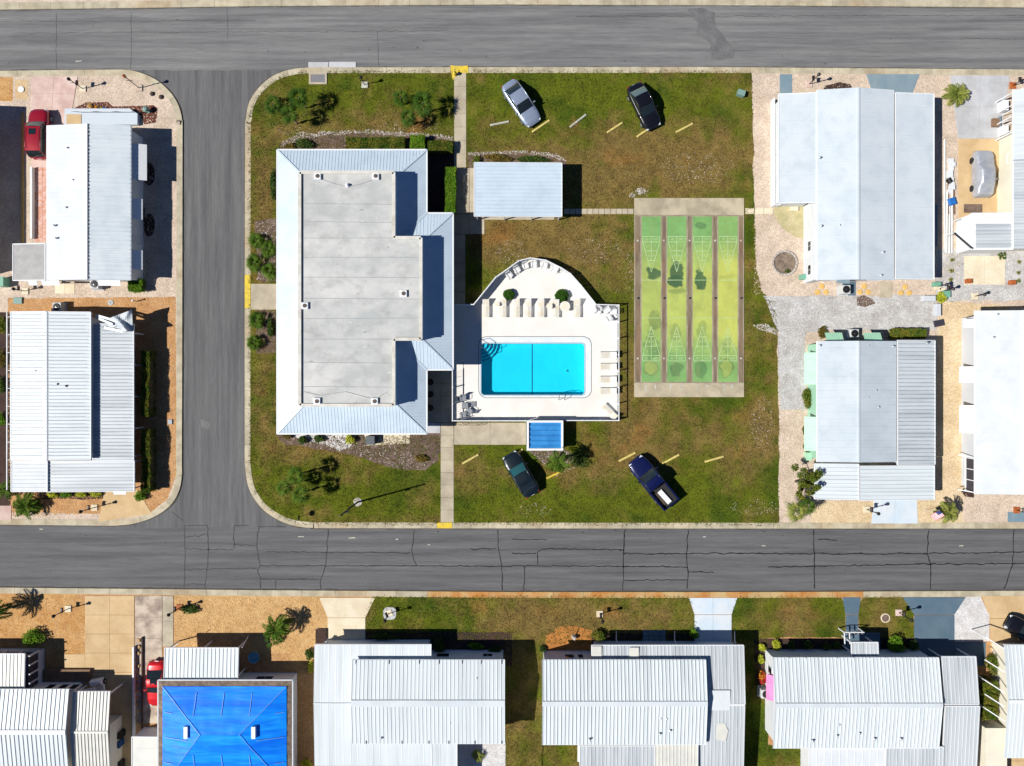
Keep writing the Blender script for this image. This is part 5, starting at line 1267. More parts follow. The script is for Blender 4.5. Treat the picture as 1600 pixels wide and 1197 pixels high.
def vehicle(name, label, cat, u, v, ang, L, Wd, Ht, kind, pm, sunroof=False, rearglass=m_cglass, front=m_cglass, base=G, group=None):
    p = W(u, v, base+.012); r = T(name, label, cat, p, group); ORG[r.name] = Vector((0,0,0)); r.rotation_euler = (0,0,math.radians(ang))
    kd = KIND[kind]; top = kd['top']; hw = Wd/2; l2 = L/2
    us = sorted(set([-1,-.985,-.96,-.92,-.86,-.75,-.6,-.45,-.3,-.15,0,.15,.3,.42,.55,.68,.8,.88,.94,.975,1]+[t[0] for t in top])); P = []; F = []
    for uu in us:
        w_ = hw*(1-.06*abs(uu)**2-.27*max(0,(abs(uu)-.66)/.34)**2.6); zt = interp(top, uu); zb = .24+.10*max(0,(abs(uu)-.8)/.2)**2; cr = .05
        half = [(.30,zt+cr*.9),(.62,zt+cr*.55),(.86,zt-.005),(.955,zt-.07),(1.0,zt-.20 if zt > .7 else zt-.1),(1.0,(zt+zb)/2),(.97,zb+.1),(.86,zb)]
        sec = [(0,zt+cr)]+half+[(0,zb)]
        ring_ = [(uu*l2, y*w_, z) for y, z in sec]+[(uu*l2, -y*w_, z) for y, z in sec[-2:0:-1]]
        P += ring_
    n = 2*len(half)+2
    for i in range(len(us)-1):
        for k in range(n): a, c = i*n+k, i*n+(k+1) % n; F.append((a, c, c+n, a+n))
    F.append(tuple(range(n))); F.append(tuple(range((len(us)-1)*n, len(us)*n))[::-1])
    body = B().add(P, F).done('body', pm, r, smooth=True)
    c0, c1, c2, c3 = kd['cab']; z0 = interp(top, (c1+c2)/2)-.03; zr = Ht; bw = hw*.90; tw = hw*.74
    if kind == 'suv': tw = hw*.76
    zc0 = interp(top, max(c0,-.93))-.02; zc3 = interp(top, c3)-.02
    Rr, Rf, Br, Bf = c1*l2, c2*l2, c0*l2, c3*l2
    B().patch((Rr,-tw,zr),(Rf,-tw,zr),(Rf,tw,zr),(Rr,tw,zr),8,6,(0,0,.06)).done('roof', pm, r, smooth=True)
    B().patch((Bf,-bw*.92,zc3),(Bf,bw*.92,zc3),(Rf,tw,zr),(Rf,-tw,zr),8,4,(.10,0,.03)).done('windshield', front, r, smooth=True)
    B().patch((Br,bw*.92,zc0),(Br,-bw*.92,zc0),(Rr,-tw,zr),(Rr,tw,zr),8,4,(-.06,0,.02)).done('rear_window', rearglass, r, smooth=True)
    for s in (-1,1):
        q = [(Br,s*bw*.92,zc0),(Bf,s*bw*.92,zc3),(Rf,s*tw,zr),(Rr,s*tw,zr)]
        if s > 0: q = [q[1],q[0],q[3],q[2]]
        B().patch(*q,6,3,(0,s*.03,0)).done('side_window', m_cglass, r, smooth=True)
        B().tube([(Bf,s*bw*.93,zc3),(Rf,s*tw*1.01,zr),((Rf+Rr)/2,s*tw*1.03,zr+.018),(Rr,s*tw*1.01,zr),(Br,s*bw*.93,zc0)],.035,6).done('roof_pillar', pm, r, smooth=True)
        xm = (Rf+Rr)/2; B().bar((xm-.02,s*bw*.97,z0),(xm-.04,s*tw*1.03,zr),.06,.03).done('door_pillar', m_black, r)
        m_o = B().rbox((Bf-.30,s*(hw+.09),zc3+.02),.12,.2,.14,0,.02).done('mirror', pm, r)
        B().rbox((l2*.93,s*hw*.60,interp(top,.93)-.13),.22,hw*.36,.11,-s*.35,.02).done('headlight', m_head, r)
        B().rbox((-l2*.955,s*hw*.62,interp(top,-.95)-.16),.12,hw*.34,.13,s*.3,.02).done('taillight', m_tail, r)
        for x in (.63*l2, -.60*l2):
            wr = .34 if kind in ('suv','pickup') else .31
            wh = B().tube([(x,s*(hw-.21),wr),(x,s*(hw-.01),wr)], wr, 18).done('wheel', m_rub, r)
            B().tube([(x,s*(hw-.05),wr),(x,s*(hw+.005),wr)], wr*.62, 12).done('rim', m_alu, wh)
        B().box(xm-.55,s*(hw-.005),z0-.14,xm-.38,s*(hw+.02),z0-.11).done('door_handle', pm, r)
    B().rbox((l2-.05,0,.36),.1,Wd*.5,.16,0,.02).done('grille', m_black, r)
    B().rbox((-l2+.02,0,.55),.05,.32,.14,0).done('licence_plate', m_trim, r)
    for s in (-1,1): B().bar((Bf+.06,s*bw*.80,zc3+.055),(l2*.90,s*hw*.66,interp(top,.9)+.02),.014,.012).done('hood_seam', m_black, r)
    B().bar((Br-.02 if kind != 'pickup' else Br+.02,-bw*.8,zc0+.06),(Br-.02 if kind != 'pickup' else Br+.02,bw*.8,zc0+.06),.014,.012).done('boot_seam', m_black, r)
    if sunroof:
        xs_ = Rf-.45; B().patch((xs_-.35,-.33,zr+.055),(xs_+.22,-.33,zr+.05),(xs_+.22,.33,zr+.05),(xs_-.35,.33,zr+.055),3,3,(0,0,.012)).done('sunroof', m_cglass, r)
    for s in (-.3,.15): B().bar((Bf+.0,s,zc3+.05),(Bf-.22,s+.4,zc3+.16),.02,.015).done('wiper', m_black, r)
    if kind == 'pickup':
        xb0, xb1 = -.97*l2, -.19*l2
        for s in (-1,1): B().box(xb0,s*hw*.93,.6,xb1,s*hw*.80,1.2).done('bed_side', pm, r)
        B().box(xb0,-hw*.79,.6,xb0+.08,hw*.79,1.18).done('tailgate', pm, r)
        B().box(xb0+.09,-hw*.79,.80,xb1-.02,hw*.79,.805).done('bed_liner', m_rub, r)
    if kind == 'suv':
        for s in (-1,1): B().tube([(Rf-.2,s*tw*.88,zr+.09),(Rr+.2,s*tw*.88,zr+.09)],.02,6).done('roof_rail', m_black, r)
    return r
p_silver = paint('silver_paint', (186,200,222), .8, .55); p_black = paint('black_paint', (22,22,28)); p_dgreen = paint('dark_teal_paint', (20,34,40)); p_navy = paint('navy_paint', (14,24,78))
p_dred = paint('dark_red_paint', (168,14,36)); p_red = paint('bright_red_paint', (226,18,22)); 
vehicle('parked_car', 'silver sedan parked on the grass between pale wheel stops', 'car', 814, 165, -56, 4.75, 1.9, 1.52, 'sedan', p_silver)
vehicle('parked_car', 'black sedan parked on the grass near the utility box and shuffleboard court', 'car', 1004, 170, -64, 4.6, 1.88, 1.53, 'sedan', p_black, rearglass=m_cglassl)
vehicle('parked_car', 'dark teal coupe with a sunroof parked below the blue pump shed', 'car', 814, 740, 121, 4.6, 1.88, 1.5, 'sedan', p_dgreen, True, front=mat('teal_reflection_glass', (.02,.085,.095), rough=.05, fine=0))  # cyan sunshade reflection put into the windshield's base colour
pk = vehicle('pickup_truck', 'navy blue pickup truck with a white board in its open bed', 'pickup truck', 1018, 752, 129, 5.7, 2.02, 1.9, 'pickup', p_navy)
pr = T('white_board', 'white board lying in the bed of the navy pickup', 'board', (0,0,0)); a = math.radians(129); c_, s_ = math.cos(a), math.sin(a); P0 = pk.location
def inbed(x, y, z): return Vector((P0.x+x*c_-y*s_, P0.y+x*s_+y*c_, P0.z+z))
pr.location = inbed(-1.75, .12, .806); pr.rotation_euler = (0,0,a); B().rbox((0,-.1,0),1.5,.5,.22,.05,.03).done('panel', m_trim, pr)
pr = T('timber_load', 'brown planks beside the white board in the navy pickup bed', 'planks', inbed(-1.7,.6,.806)); ORG[pr.name] = Vector((0,0,0)); pr.rotation_euler = (0,0,a)
for k in range(4): B().rbox((.05*k,-.22+.13*k,0),1.4,.11,.07+.02*(k%2),.02).done('plank', m_pole, pr)
vehicle('parked_car', 'dark red utility vehicle on the pink driveway beside the street corner home', 'car', 69, 213, 90, 4.85, 1.9, 1.72, 'suv', p_dred, True, front=m_cglassl)
vehicle('parked_car', 'bright red sports coupe half under the tarp house carport', 'car', 250, 1064, -90, 4.4, 1.8, 1.28, 'coupe', p_red, True)
vehicle('parked_car', 'black car parked under the roof edge of the home past the bicycle', 'car', 1598, 985, 150, 4.5, 1.82, 1.45, 'sedan', p_black)
# car under a fitted cover
p = W(1531, 274, G+.12); cc = T('covered_car', 'car under a wrinkled silver fitted cover on the tan slab', 'covered car', p); ORG[cc.name] = Vector((0,0,0)); cc.rotation_euler = (0,0,math.radians(90))
P = []; F = []; nx, na = 44, 25; topc = [(-1,.35),(-.97,.75),(-.85,1.0),(-.72,1.04),(-.4,1.42),(.05,1.45),(.42,1.05),(.7,.95),(.93,.8),(.98,.6),(1,.35)]
for i in range(nx+1):
    uu = -1+2*i/nx; w_ = .93*(1-.05*uu*uu-.22*max(0,(abs(uu)-.78)/.22)**2.2); zt = interp(topc, uu)
    for j in range(na):
        t = -1+2*j/(na-1); s = abs(t); sg = 1 if t > 0 else -1
        cab_ = max(0, zt-.95)/.5
        if s < .55: y = s/.55*(.86-.16*cab_); z = zt-.07*(s/.55)**3
        else: q = (s-.55)/.45; y = (.86-.16*cab_)+(.14+.16*cab_)*min(1,q*1.6); z = (zt-.07)*(1-q)+.16*q
        fold = .022*noise.noise((uu*3.2+1, t*1.2, 3))+.03*abs(noise.noise((uu*2.2+t*2.0, t*3-uu, 7)))
        P.append((uu*2.28, sg*y*w_*(1+.03*noise.noise((uu*9,0,5+sg))), z+fold))
F = [(i*na+j, (i+1)*na+j, (i+1)*na+j+1, i*na+j+1) for i in range(nx) for j in range(na-1)]
m_cov = mat('silver_cover', A(206,209,214), A(188,192,200), sc=2, rough=.36, metal=.4, fine=.05, bump=.5, bs=2.2)
B().add(P, F).done('cover', m_cov, cc, smooth=True)
for x in (1.35,-1.35):
    for s in (-1,1): B().tube([(x,s*.72,.19),(x,s*.96,.19)],.31,14).done('wheel', m_rub, cc)
for s in (-1,1): B().rbox((-.6,s*1.0,.82),.12,.16,.12,0,.02).done('mirror', m_cov, cc)
# golf cart
p = W(158, 1076, G+.04); gc = T('golf_cart', 'white golf cart under the cream ribbed carport', 'golf cart', p); ORG[gc.name] = Vector((0,0,0)); gc.rotation_euler = (0,0,math.radians(100))
B().rbox((0,0,.22),2.3,1.15,.28,0,.05).done('body', m_plast, gc); B().rbox((.85,0,.5),.5,1.1,.35,0,.12).done('cowl', m_plast, gc); B().rbox((-.45,0,.5),.55,1.05,.28,0,.05).done('seat', mat('cart_seat', A(120,60,54), rough=.6), gc)
B().rbox((-.72,0,.78),.12,1.05,.4,0,.03).done('backrest', mat('cart_seat',(0,0,0)), gc); B().rbox((-.1,0,1.78),1.75,1.2,.06,0,.03).done('roof', m_plast, gc)
for x in (.75,-.9):
    for s in (-1,1): B().tube([(x,s*.52,.5),(x*.95,s*.52,1.79)],.025,6).done('roof_post', m_black, gc); w_ = B().tube([(x*.95,s*.5,.23),(x*.95,s*.68,.23)],.23,14).done('wheel', m_rub, gc); B().tube([(x*.95,s*.6,.23),(x*.95,s*.69,.23)],.13,10).done('rim', m_alu, w_)
B().tube([(.55,.25,.8),(.35,.25,1.0)],.02,6).done('steering_column', m_black, gc)
# bicycle
def bicycle(u, v, ang, label, fm, base=G+.04):
    p = W(u, v, base); r = T('bicycle', label, 'bicycle', p); ORG[r.name] = Vector((0,0,0)); r.rotation_euler = (math.radians(8),0,math.radians(ang))
    for x in (-.52,.52):
        b = B(); pts = [(x+.33*math.cos(t),0,.34+.33*math.sin(t)) for t in np.linspace(0,2*math.pi,21)]; w_ = b.tube(pts,.022,5).done('wheel', m_rub, r)
        b = B()
        for t in np.linspace(0,math.pi,6)[:-1]: b.tube([(x+.31*math.cos(t),0,.34+.31*math.sin(t)),(x-.31*math.cos(t),0,.34-.31*math.sin(t))],.006,4)
        b.done('spokes', m_steel, w_)
    b = B()
    for a0, a1 in (((-.52,0,.34),(-.05,0,.32)),((-.05,0,.32),(-.18,0,.82)),((-.52,0,.34),(-.16,0,.74)),((-.16,0,.74),(.36,0,.80)),((-.05,0,.32),(.38,0,.72)),((.36,0,.9),(.52,0,.34))): b.tube([a0,a1],.02,6)
    b.done('frame', fm, r); B().tube([(.34,-.28,.98),(.38,-.1,1.0),(.38,.1,1.0),(.34,.28,.98)],.018,6).done('handlebar', m_black, r); B().rbox((-.2,0,.84),.26,.15,.06,0,.02).done('saddle', m_black, r)
    B().rbox((.6,0,.78),.24,.3,.22,0,.02).done('basket', m_wood, r)
bicycle(1556,1048,35,'orange framed bicycle leaning by the hedge on the tan slab driveway', mat('orange_frame', A(226,88,40), rough=.4))
bicycle(1561,1060,60,'dark bicycle parked beside the orange one', m_black)
# ------------------------------------------------------------------ wheel stops
STOPS = [(766,196,795.5,190,'w','pale wheel stop in the grass before the silver sedan'),(831.5,206.5,859,188,'y','cream wheel stop just past the nose of the silver sedan'),(890.5,199,916,179,'w','chipped pale wheel stop between the silver and black sedans'),
 (948.5,207.5,973,191.5,'y','yellow wheel stop on the grass next to the black sedan'),(995,214,1019,198,'y','yellow wheel stop almost hidden beneath the black sedan'),(1056,207,1083,193,'y','yellow wheel stop closest to the utility box'),(722.5,724.5,748,710,'y','yellow wheel stop next to the south footpath'),
 (800,716,817,701.5,'y','yellow wheel stop under the nose of the dark teal coupe'),(854,747.5,878,736,'Y','bright yellow wheel stop beside the thin palm'),(967,720.5,993,707,'y','yellow wheel stop at the nose of the navy pickup'),(1035,724.5,1061.5,710,'y','yellow wheel stop in the shadow edge of the navy pickup'),(1101,721.5,1131,713,'y','yellow wheel stop standing alone past the navy pickup')]
for x0,y0,x1,y1,k,lab in STOPS:
    a_, c_ = W(x0,y0,G), W(x1,y1,G); d = (c_-a_); mid = (a_+c_)/2; ang = math.atan2(d.y,d.x); L = d.length; ca, sa = math.cos(ang), math.sin(ang)
    b = B(); P = []
    for x, e in ((-L/2,.0),(-L/2+.05,1),(L/2-.05,1),(L/2,.0)):
        for y, z in ((-.11,0),(-.10,.05+.03*e),(-.05,.09+.05*e),(.05,.09+.05*e),(.10,.05+.03*e),(.11,0)): P.append((mid.x+x*ca-y*sa, mid.y+x*sa+y*ca, G+z))
    F = [(i*6+k_, (i+1)*6+k_, (i+1)*6+k_+1, i*6+k_+1) for i in range(3) for k_ in range(5)]+[tuple(range(6)), tuple(range(18,24))[::-1]]
    F = [f[::-1] for f in F]
    tag(b.add(P,F).done('wheel_stop', {'w':m_stop_w,'y':m_stop_y,'Y':m_yel}[k]), lab, 'wheel stop', 'wheel stops on the grass')
# ------------------------------------------------------------------ vegetation
def npmesh(name, V, Fq, m, parent=None, org=None, cols=None, L=None):
    me = bpy.data.meshes.new(name); nv, k = len(V), Fq.shape[1]
    Lo = ORG[parent.name] if parent is not None else Vector(org or (0,0,0))
    V = V-np.array(Lo)
    me.vertices.add(nv); me.vertices.foreach_set('co', V.astype(np.float32).ravel())
    me.loops.add(Fq.size); me.loops.foreach_set('vertex_index', Fq.astype(np.int32).ravel())
    me.polygons.add(len(Fq)); me.polygons.foreach_set('loop_start', np.arange(0,Fq.size,k,dtype=np.int32)); me.polygons.foreach_set('loop_total', np.full(len(Fq),k,dtype=np.int32))
    me.update(calc_edges=True); me.materials.append(m)
    if cols is not None:
        at = me.color_attributes.new('Col','FLOAT_COLOR','POINT'); at.data.foreach_set('color', np.hstack([cols,np.ones((nv,1))]).astype(np.float32).ravel())
    o = bpy.data.objects.new(name, me); COL.objects.link(o)
    if parent is not None: o.parent = parent
    else: o.location = Lo
    ORG[o.name] = Lo; return o
def leafcards(P, size, up=.5):
    """one small folded leaf (4 verts, 2 faces) per point"""
    n = len(P); d = rng.normal(size=(n,3)); d /= np.linalg.norm(d,axis=1)[:,None]
    nrm = rng.normal(size=(n,3))*.7; nrm[:,2] = np.abs(nrm[:,2])+up; nrm /= np.linalg.norm(nrm,axis=1)[:,None]
    t = np.cross(nrm,d); t /= np.linalg.norm(t,axis=1)[:,None]+1e-9; s = np.cross(nrm,t)
    sz = (size*rng.uniform(.6,1.3,n))[:,None]
    V = np.stack([P-t*sz, P+s*sz*.42+nrm*sz*.12, P+t*sz, P-s*sz*.42+nrm*sz*.12],1).reshape(-1,3)
    i = np.arange(n)[:,None]*4; F = np.concatenate([i+np.array([[0,1,2]]), i+np.array([[0,2,3]])],1).reshape(-1,3)
    return V, F
def blob(c, r, n, hollow=.55):
    d = rng.normal(size=(n,3)); d /= np.linalg.norm(d,axis=1)[:,None]; d[:,2] = d[:,2]*.9
    rad = rng.uniform(hollow**3,1,n)**(1/3)
    q = d*rad[:,None]; q *= (1+.22*np.array([noise.noise((x*2.2+c[0],y*2.2+c[1],z*2.2)) for x,y,z in d]))[:,None]
    return q*np.array(r)+np.array(c)
def shrub(name, label, cat, u, v, rx, ry, h, m, n=None, size=.09, group=None, base=G, clumps=5):
    """leafy bush: several overlapping clumps on short stems. rx, ry in image pixels"""
    p = W(u, v, base); rx, ry = rx/K, ry/K; t = T(name, label, cat, p, group); n = n or int(700*(rx+ry)*max(h,.6)+250); P = []
    b = B()
    for k in range(clumps):
        a = 2*math.pi*k/clumps+random.random(); f = 0 if k == 0 else .45
        c = (p.x+rx*f*math.cos(a), p.y+ry*f*math.sin(a), base+h*random.uniform(.5,.62)); P.append(blob(c,(rx*.62,ry*.62,h*.45),n//clumps))
        b.tube([p-Vector((0,0,.03)), Vector(c)], .02, 4)
    P = np.vstack(P); P[:,2] = np.maximum(P[:,2], base+.04)
    V, F = leafcards(P, size); npmesh('foliage', V, F, m, t); b.done('stem', m_bark, t); return t
def hedge(label, x0, y0, x1, y1, h, m, size=.075, dens=330, top=True, name='hedge'):
    X0, Y1 = W(x0,y0,h).xy; X1, Y0 = W(x1,y1,h).xy; t = T(name, label, 'hedge', ((X0+X1)/2,(Y0+Y1)/2,G)); sx_, sy_ = X1-X0, Y1-Y0
    n = int(dens*(sx_*sy_*1.6+2*(sx_+sy_)*h)); P = rng.uniform(0,1,(n,3))
    w_ = rng.uniform(0,1,n); f = rng.uniform(.0,.12,n)
    sel = w_ < .62; P[sel,2] = 1-rng.uniform(0,.14,sel.sum())
    for lo, hi, ax, val in ((.62,.72,0,0),(.72,.81,0,1),(.81,.9,1,0),(.9,1.0,1,1)):
        s = (w_ >= lo)&(w_ < hi); P[s,ax] = np.abs(val-f[s])
    Q = np.stack([X0+P[:,0]*sx_, Y0+P[:,1]*sy_, G+.05+P[:,2]*(h-.1)],1)
    wv = np.array([noise.noise_vector((a*1.1,c*1.1,d*1.1)) for a,c,d in Q])*.11; wv[:,2] *= 1.4; Q += wv
    V, F = leafcards(Q, size, .3); npmesh('foliage', V, F, m, t)
    b = B()
    for k in range(max(2,int(max(sx_,sy_)/.8))):
        q = (k+.5)/max(2,int(max(sx_,sy_)/.8)); c = (X0+sx_*(q if sx_ > sy_ else .5), Y0+sy_*(q if sy_ >= sx_ else .5)); b.tube([(*c,G-.03),(*c,G+h*.8)],.035,5)
    b.box(X0+.16,Y0+.16,G+.25,X1-.16,Y1-.16,G+h*.72); b.done('branches', m_bark, t); return t
# palm fronds: shared meshes
def frond_mesh(kind, var, m):
    V = []; F = []
    def tri(a, c, d): n = len(V); V.extend([a,c,d]); F.append((n,n+1,n+2))
    rd = random.Random(var*7+len(kind))
    if kind == 'fan':
        def rach(t): return Vector((t*.28, .0, .10*t-.12*t*t))
        for k in range(4):
            a, c = rach(k/4), rach((k+1)/4); w_ = Vector((0,.014,0)); tri(a-w_,c-w_,c+w_); tri(a-w_,c+w_,a+w_)
        o = rach(1.0)
        for k in range(15):
            an = math.radians(-44+6.3*k+rd.uniform(-3,3)); ln = .86*(1-.30*abs(k-7)/7)*rd.uniform(.85,1.08); dr = Vector((math.cos(an),math.sin(an),0)); sd = Vector((-dr.y,dr.x,0))
            mid = o+dr*ln*.5+Vector((0,0,.02-.03*rd.random())); tip = o+dr*ln+Vector((0,0,-.10-.12*rd.random())); w_ = .024
            tri(o, mid-sd*w_+Vector((0,0,-.012)), mid); tri(o, mid, mid+sd*w_+Vector((0,0,-.012))); tri(mid-sd*w_, tip, mid); tri(mid, tip, mid+sd*w_)
    else:
        dz = .30+.12*rd.random()
        def rach(t): return Vector((t*(1-.14*t), .03*math.sin(t*3+var), .22*t-(dz+.22)*t*t))
        for k in range(8):
            a, c = rach(k/8), rach((k+1)/8); w_ = Vector((0,.014*(1-k/9),0)); tri(a-w_,c-w_,c+w_); tri(a-w_,c+w_,a+w_)
        for k in range(26):
            t = .10+.9*k/26; o = rach(t); ln = .34*math.sin(math.pi*(.16+.78*t))**.8*rd.uniform(.85,1.1)
            for s in (-1,1):
                an = math.radians(62-28*t+rd.uniform(-6,6)); dr = Vector((math.cos(an),s*math.sin(an),0)); tip = o+dr*ln+Vector((0,0,-.10*ln-.05*rd.random())); mid = o+dr*ln*.45+Vector((0,0,.02)); sd = Vector((-dr.y,dr.x,0))*.021
                tri(o, mid-sd, mid+sd); tri(mid-sd, tip, mid+sd)
    me = bpy.data.meshes.new(kind+'_frond'); me.from_pydata([tuple(v) for v in V],[],F); me.materials.append(m); me.update(); return me
FR = {}
def palm(label, u, v, h, R, kind='fan', n=16, m=m_palm, group=None, droop=0, name='palm_tree', base=G, lean=(0,0)):
    """(u,v): image pixel position of the crown at height h"""
    key = (kind, m.name)
    if key not in FR: FR[key] = [frond_mesh(kind, i, m) for i in range(3)]
    p = W(u, v, base+h); g = Vector((p.x-lean[0], p.y-lean[1], base)); t = T(name, label, 'palm', g, group); crown = Vector((p.x,p.y,base+h))
    pts = [g-Vector((0,0,.03))]+[g.lerp(crown,k/5)+Vector((.03*math.sin(k*2),.03*math.cos(k*3),0)) for k in range(1,5)]+[crown]
    tk = B().tube(pts, .13 if h > 1 else .16, 8, .09).done('trunk', m_bark, t, smooth=True)
    for k in range(n):
        q = k/n; o = bpy.data.objects.new('frond', random.choice(FR[key])); COL.objects.link(o); o.parent = t; o.location = crown-g+Vector((0,0,.04-.10*q))
        pitch = math.radians((44 if kind == 'fan' else 54)*(1-q)**1.3-droop-22*q+random.uniform(-7,7))
        o.rotation_euler = (random.uniform(-.3,.3), -pitch, k*2.39996+random.uniform(-.25,.25)); s = R*(.5+.55*q**.5)*random.uniform(.85,1.12); o.scale = (s,s,s)
    return t
# palms on the clubhouse lawn
for u,v,h,R,lab in ((426,163,1.2,1.15,'low fan palm nearest the rounded street kerb corner'),(466,152,2.6,1.25,'taller fan palm of the pair beside the low corner palm'),(452,178,2.5,1.15,'fan palm on the clubhouse side of the tall pair'),
    (626,152,1.7,1.0,'small fan palm of the trio beside the north footpath'),(660,160,2.6,1.35,'largest fan palm of the trio beside the north footpath'),(637,183,2.0,1.05,'fan palm of the trio beside the white stone strip'),
    (462,744,2.9,1.15,'tallest slender palm of the south lawn trio'),(443,762,2.6,.95,'slender palm of the south lawn trio nearest the kerb corner'),(469,773,2.7,1.1,'slender palm of the south lawn trio nearest the south street')):
    palm(lab, u, v, h, R, 'fan', 16, m_palmd if v < 300 else m_palm, 'palms on the clubhouse lawn')
palm('bushy feather palm on the shell beside the grey concrete drive', 1495, 147, .5, 1.35, 'feather', 26, m_palmy, None, -6, 'sago_palm')
palm('feather palm growing on the tan gravel beside the striped flag', 1483, 801, 1.7, 1.25, 'feather', 20, m_palmy)
palm('spreading palm in the orange gravel at the corner of the torn roof home', 40, 790, 1.0, 1.6, 'feather', 22, m_palm)
palm('palm on the tan gravel beside the cream driveway', 432, 983, 1.7, 1.6, 'feather', 20, m_palm); palm('low palm tuft beside the larger palm on the tan gravel', 424, 1000, .8, .9, 'fan', 12, m_palmd)
palm('fan palm by the south kerb beneath the leafy tree', 1246, 800, 2.0, 1.25, 'fan', 16, m_palmy, None); palm('second fan palm by the south kerb, beside the pale home porch', 1262, 792, 1.9, 1.1, 'fan', 14, m_palm)
palm('thin feather palm rising beside the blue pump shed', 874, 722, 2.9, 1.35, 'feather', 12, m_palm, None, 4)
palm('dark palm at the orange gravel edge by the ribbed cream home', -14, 962, 2.4, 1.7, 'feather', 18, m_palmd)
palm('palm frond clump beside the torn roof home gutter', 4, 765, 1.0, 1.3, 'feather', 14, m_palm)
for u,v,rx,ry,h,lab in ((402,378,10,12,.8,'leafy cycad shrub on the mulch strip, uppermost of the clubhouse west bed'),(420,390,9,10,.6,'low shrub tucked against the clubhouse west eave'),(398,412,10,9,.8,'rounded shrub at the kerb of the clubhouse west bed'),(422,425,9,8,.7,'shrub just above the west footpath'),
    (402,502,12,14,.9,'big leafy shrub below the west footpath'),(398,536,12,11,.9,'shrub lowest in the clubhouse west bed'),(424,512,7,18,.7,'shrub against the wall below the west footpath'),(428,290,6,30,.6,'tall narrow shrub line along the clubhouse west eave')):
    shrub('shrub', lab, 'shrub', u, v, rx*.7, ry*.8, h*.7, m_shrub, size=.11, clumps=7)
    if rx > 8: palm(lab.replace('shrub','palm tuft'), u-2, v-2, .7, 1.05, 'fan', 16, m_palm, None, 0, 'palm_tuft')
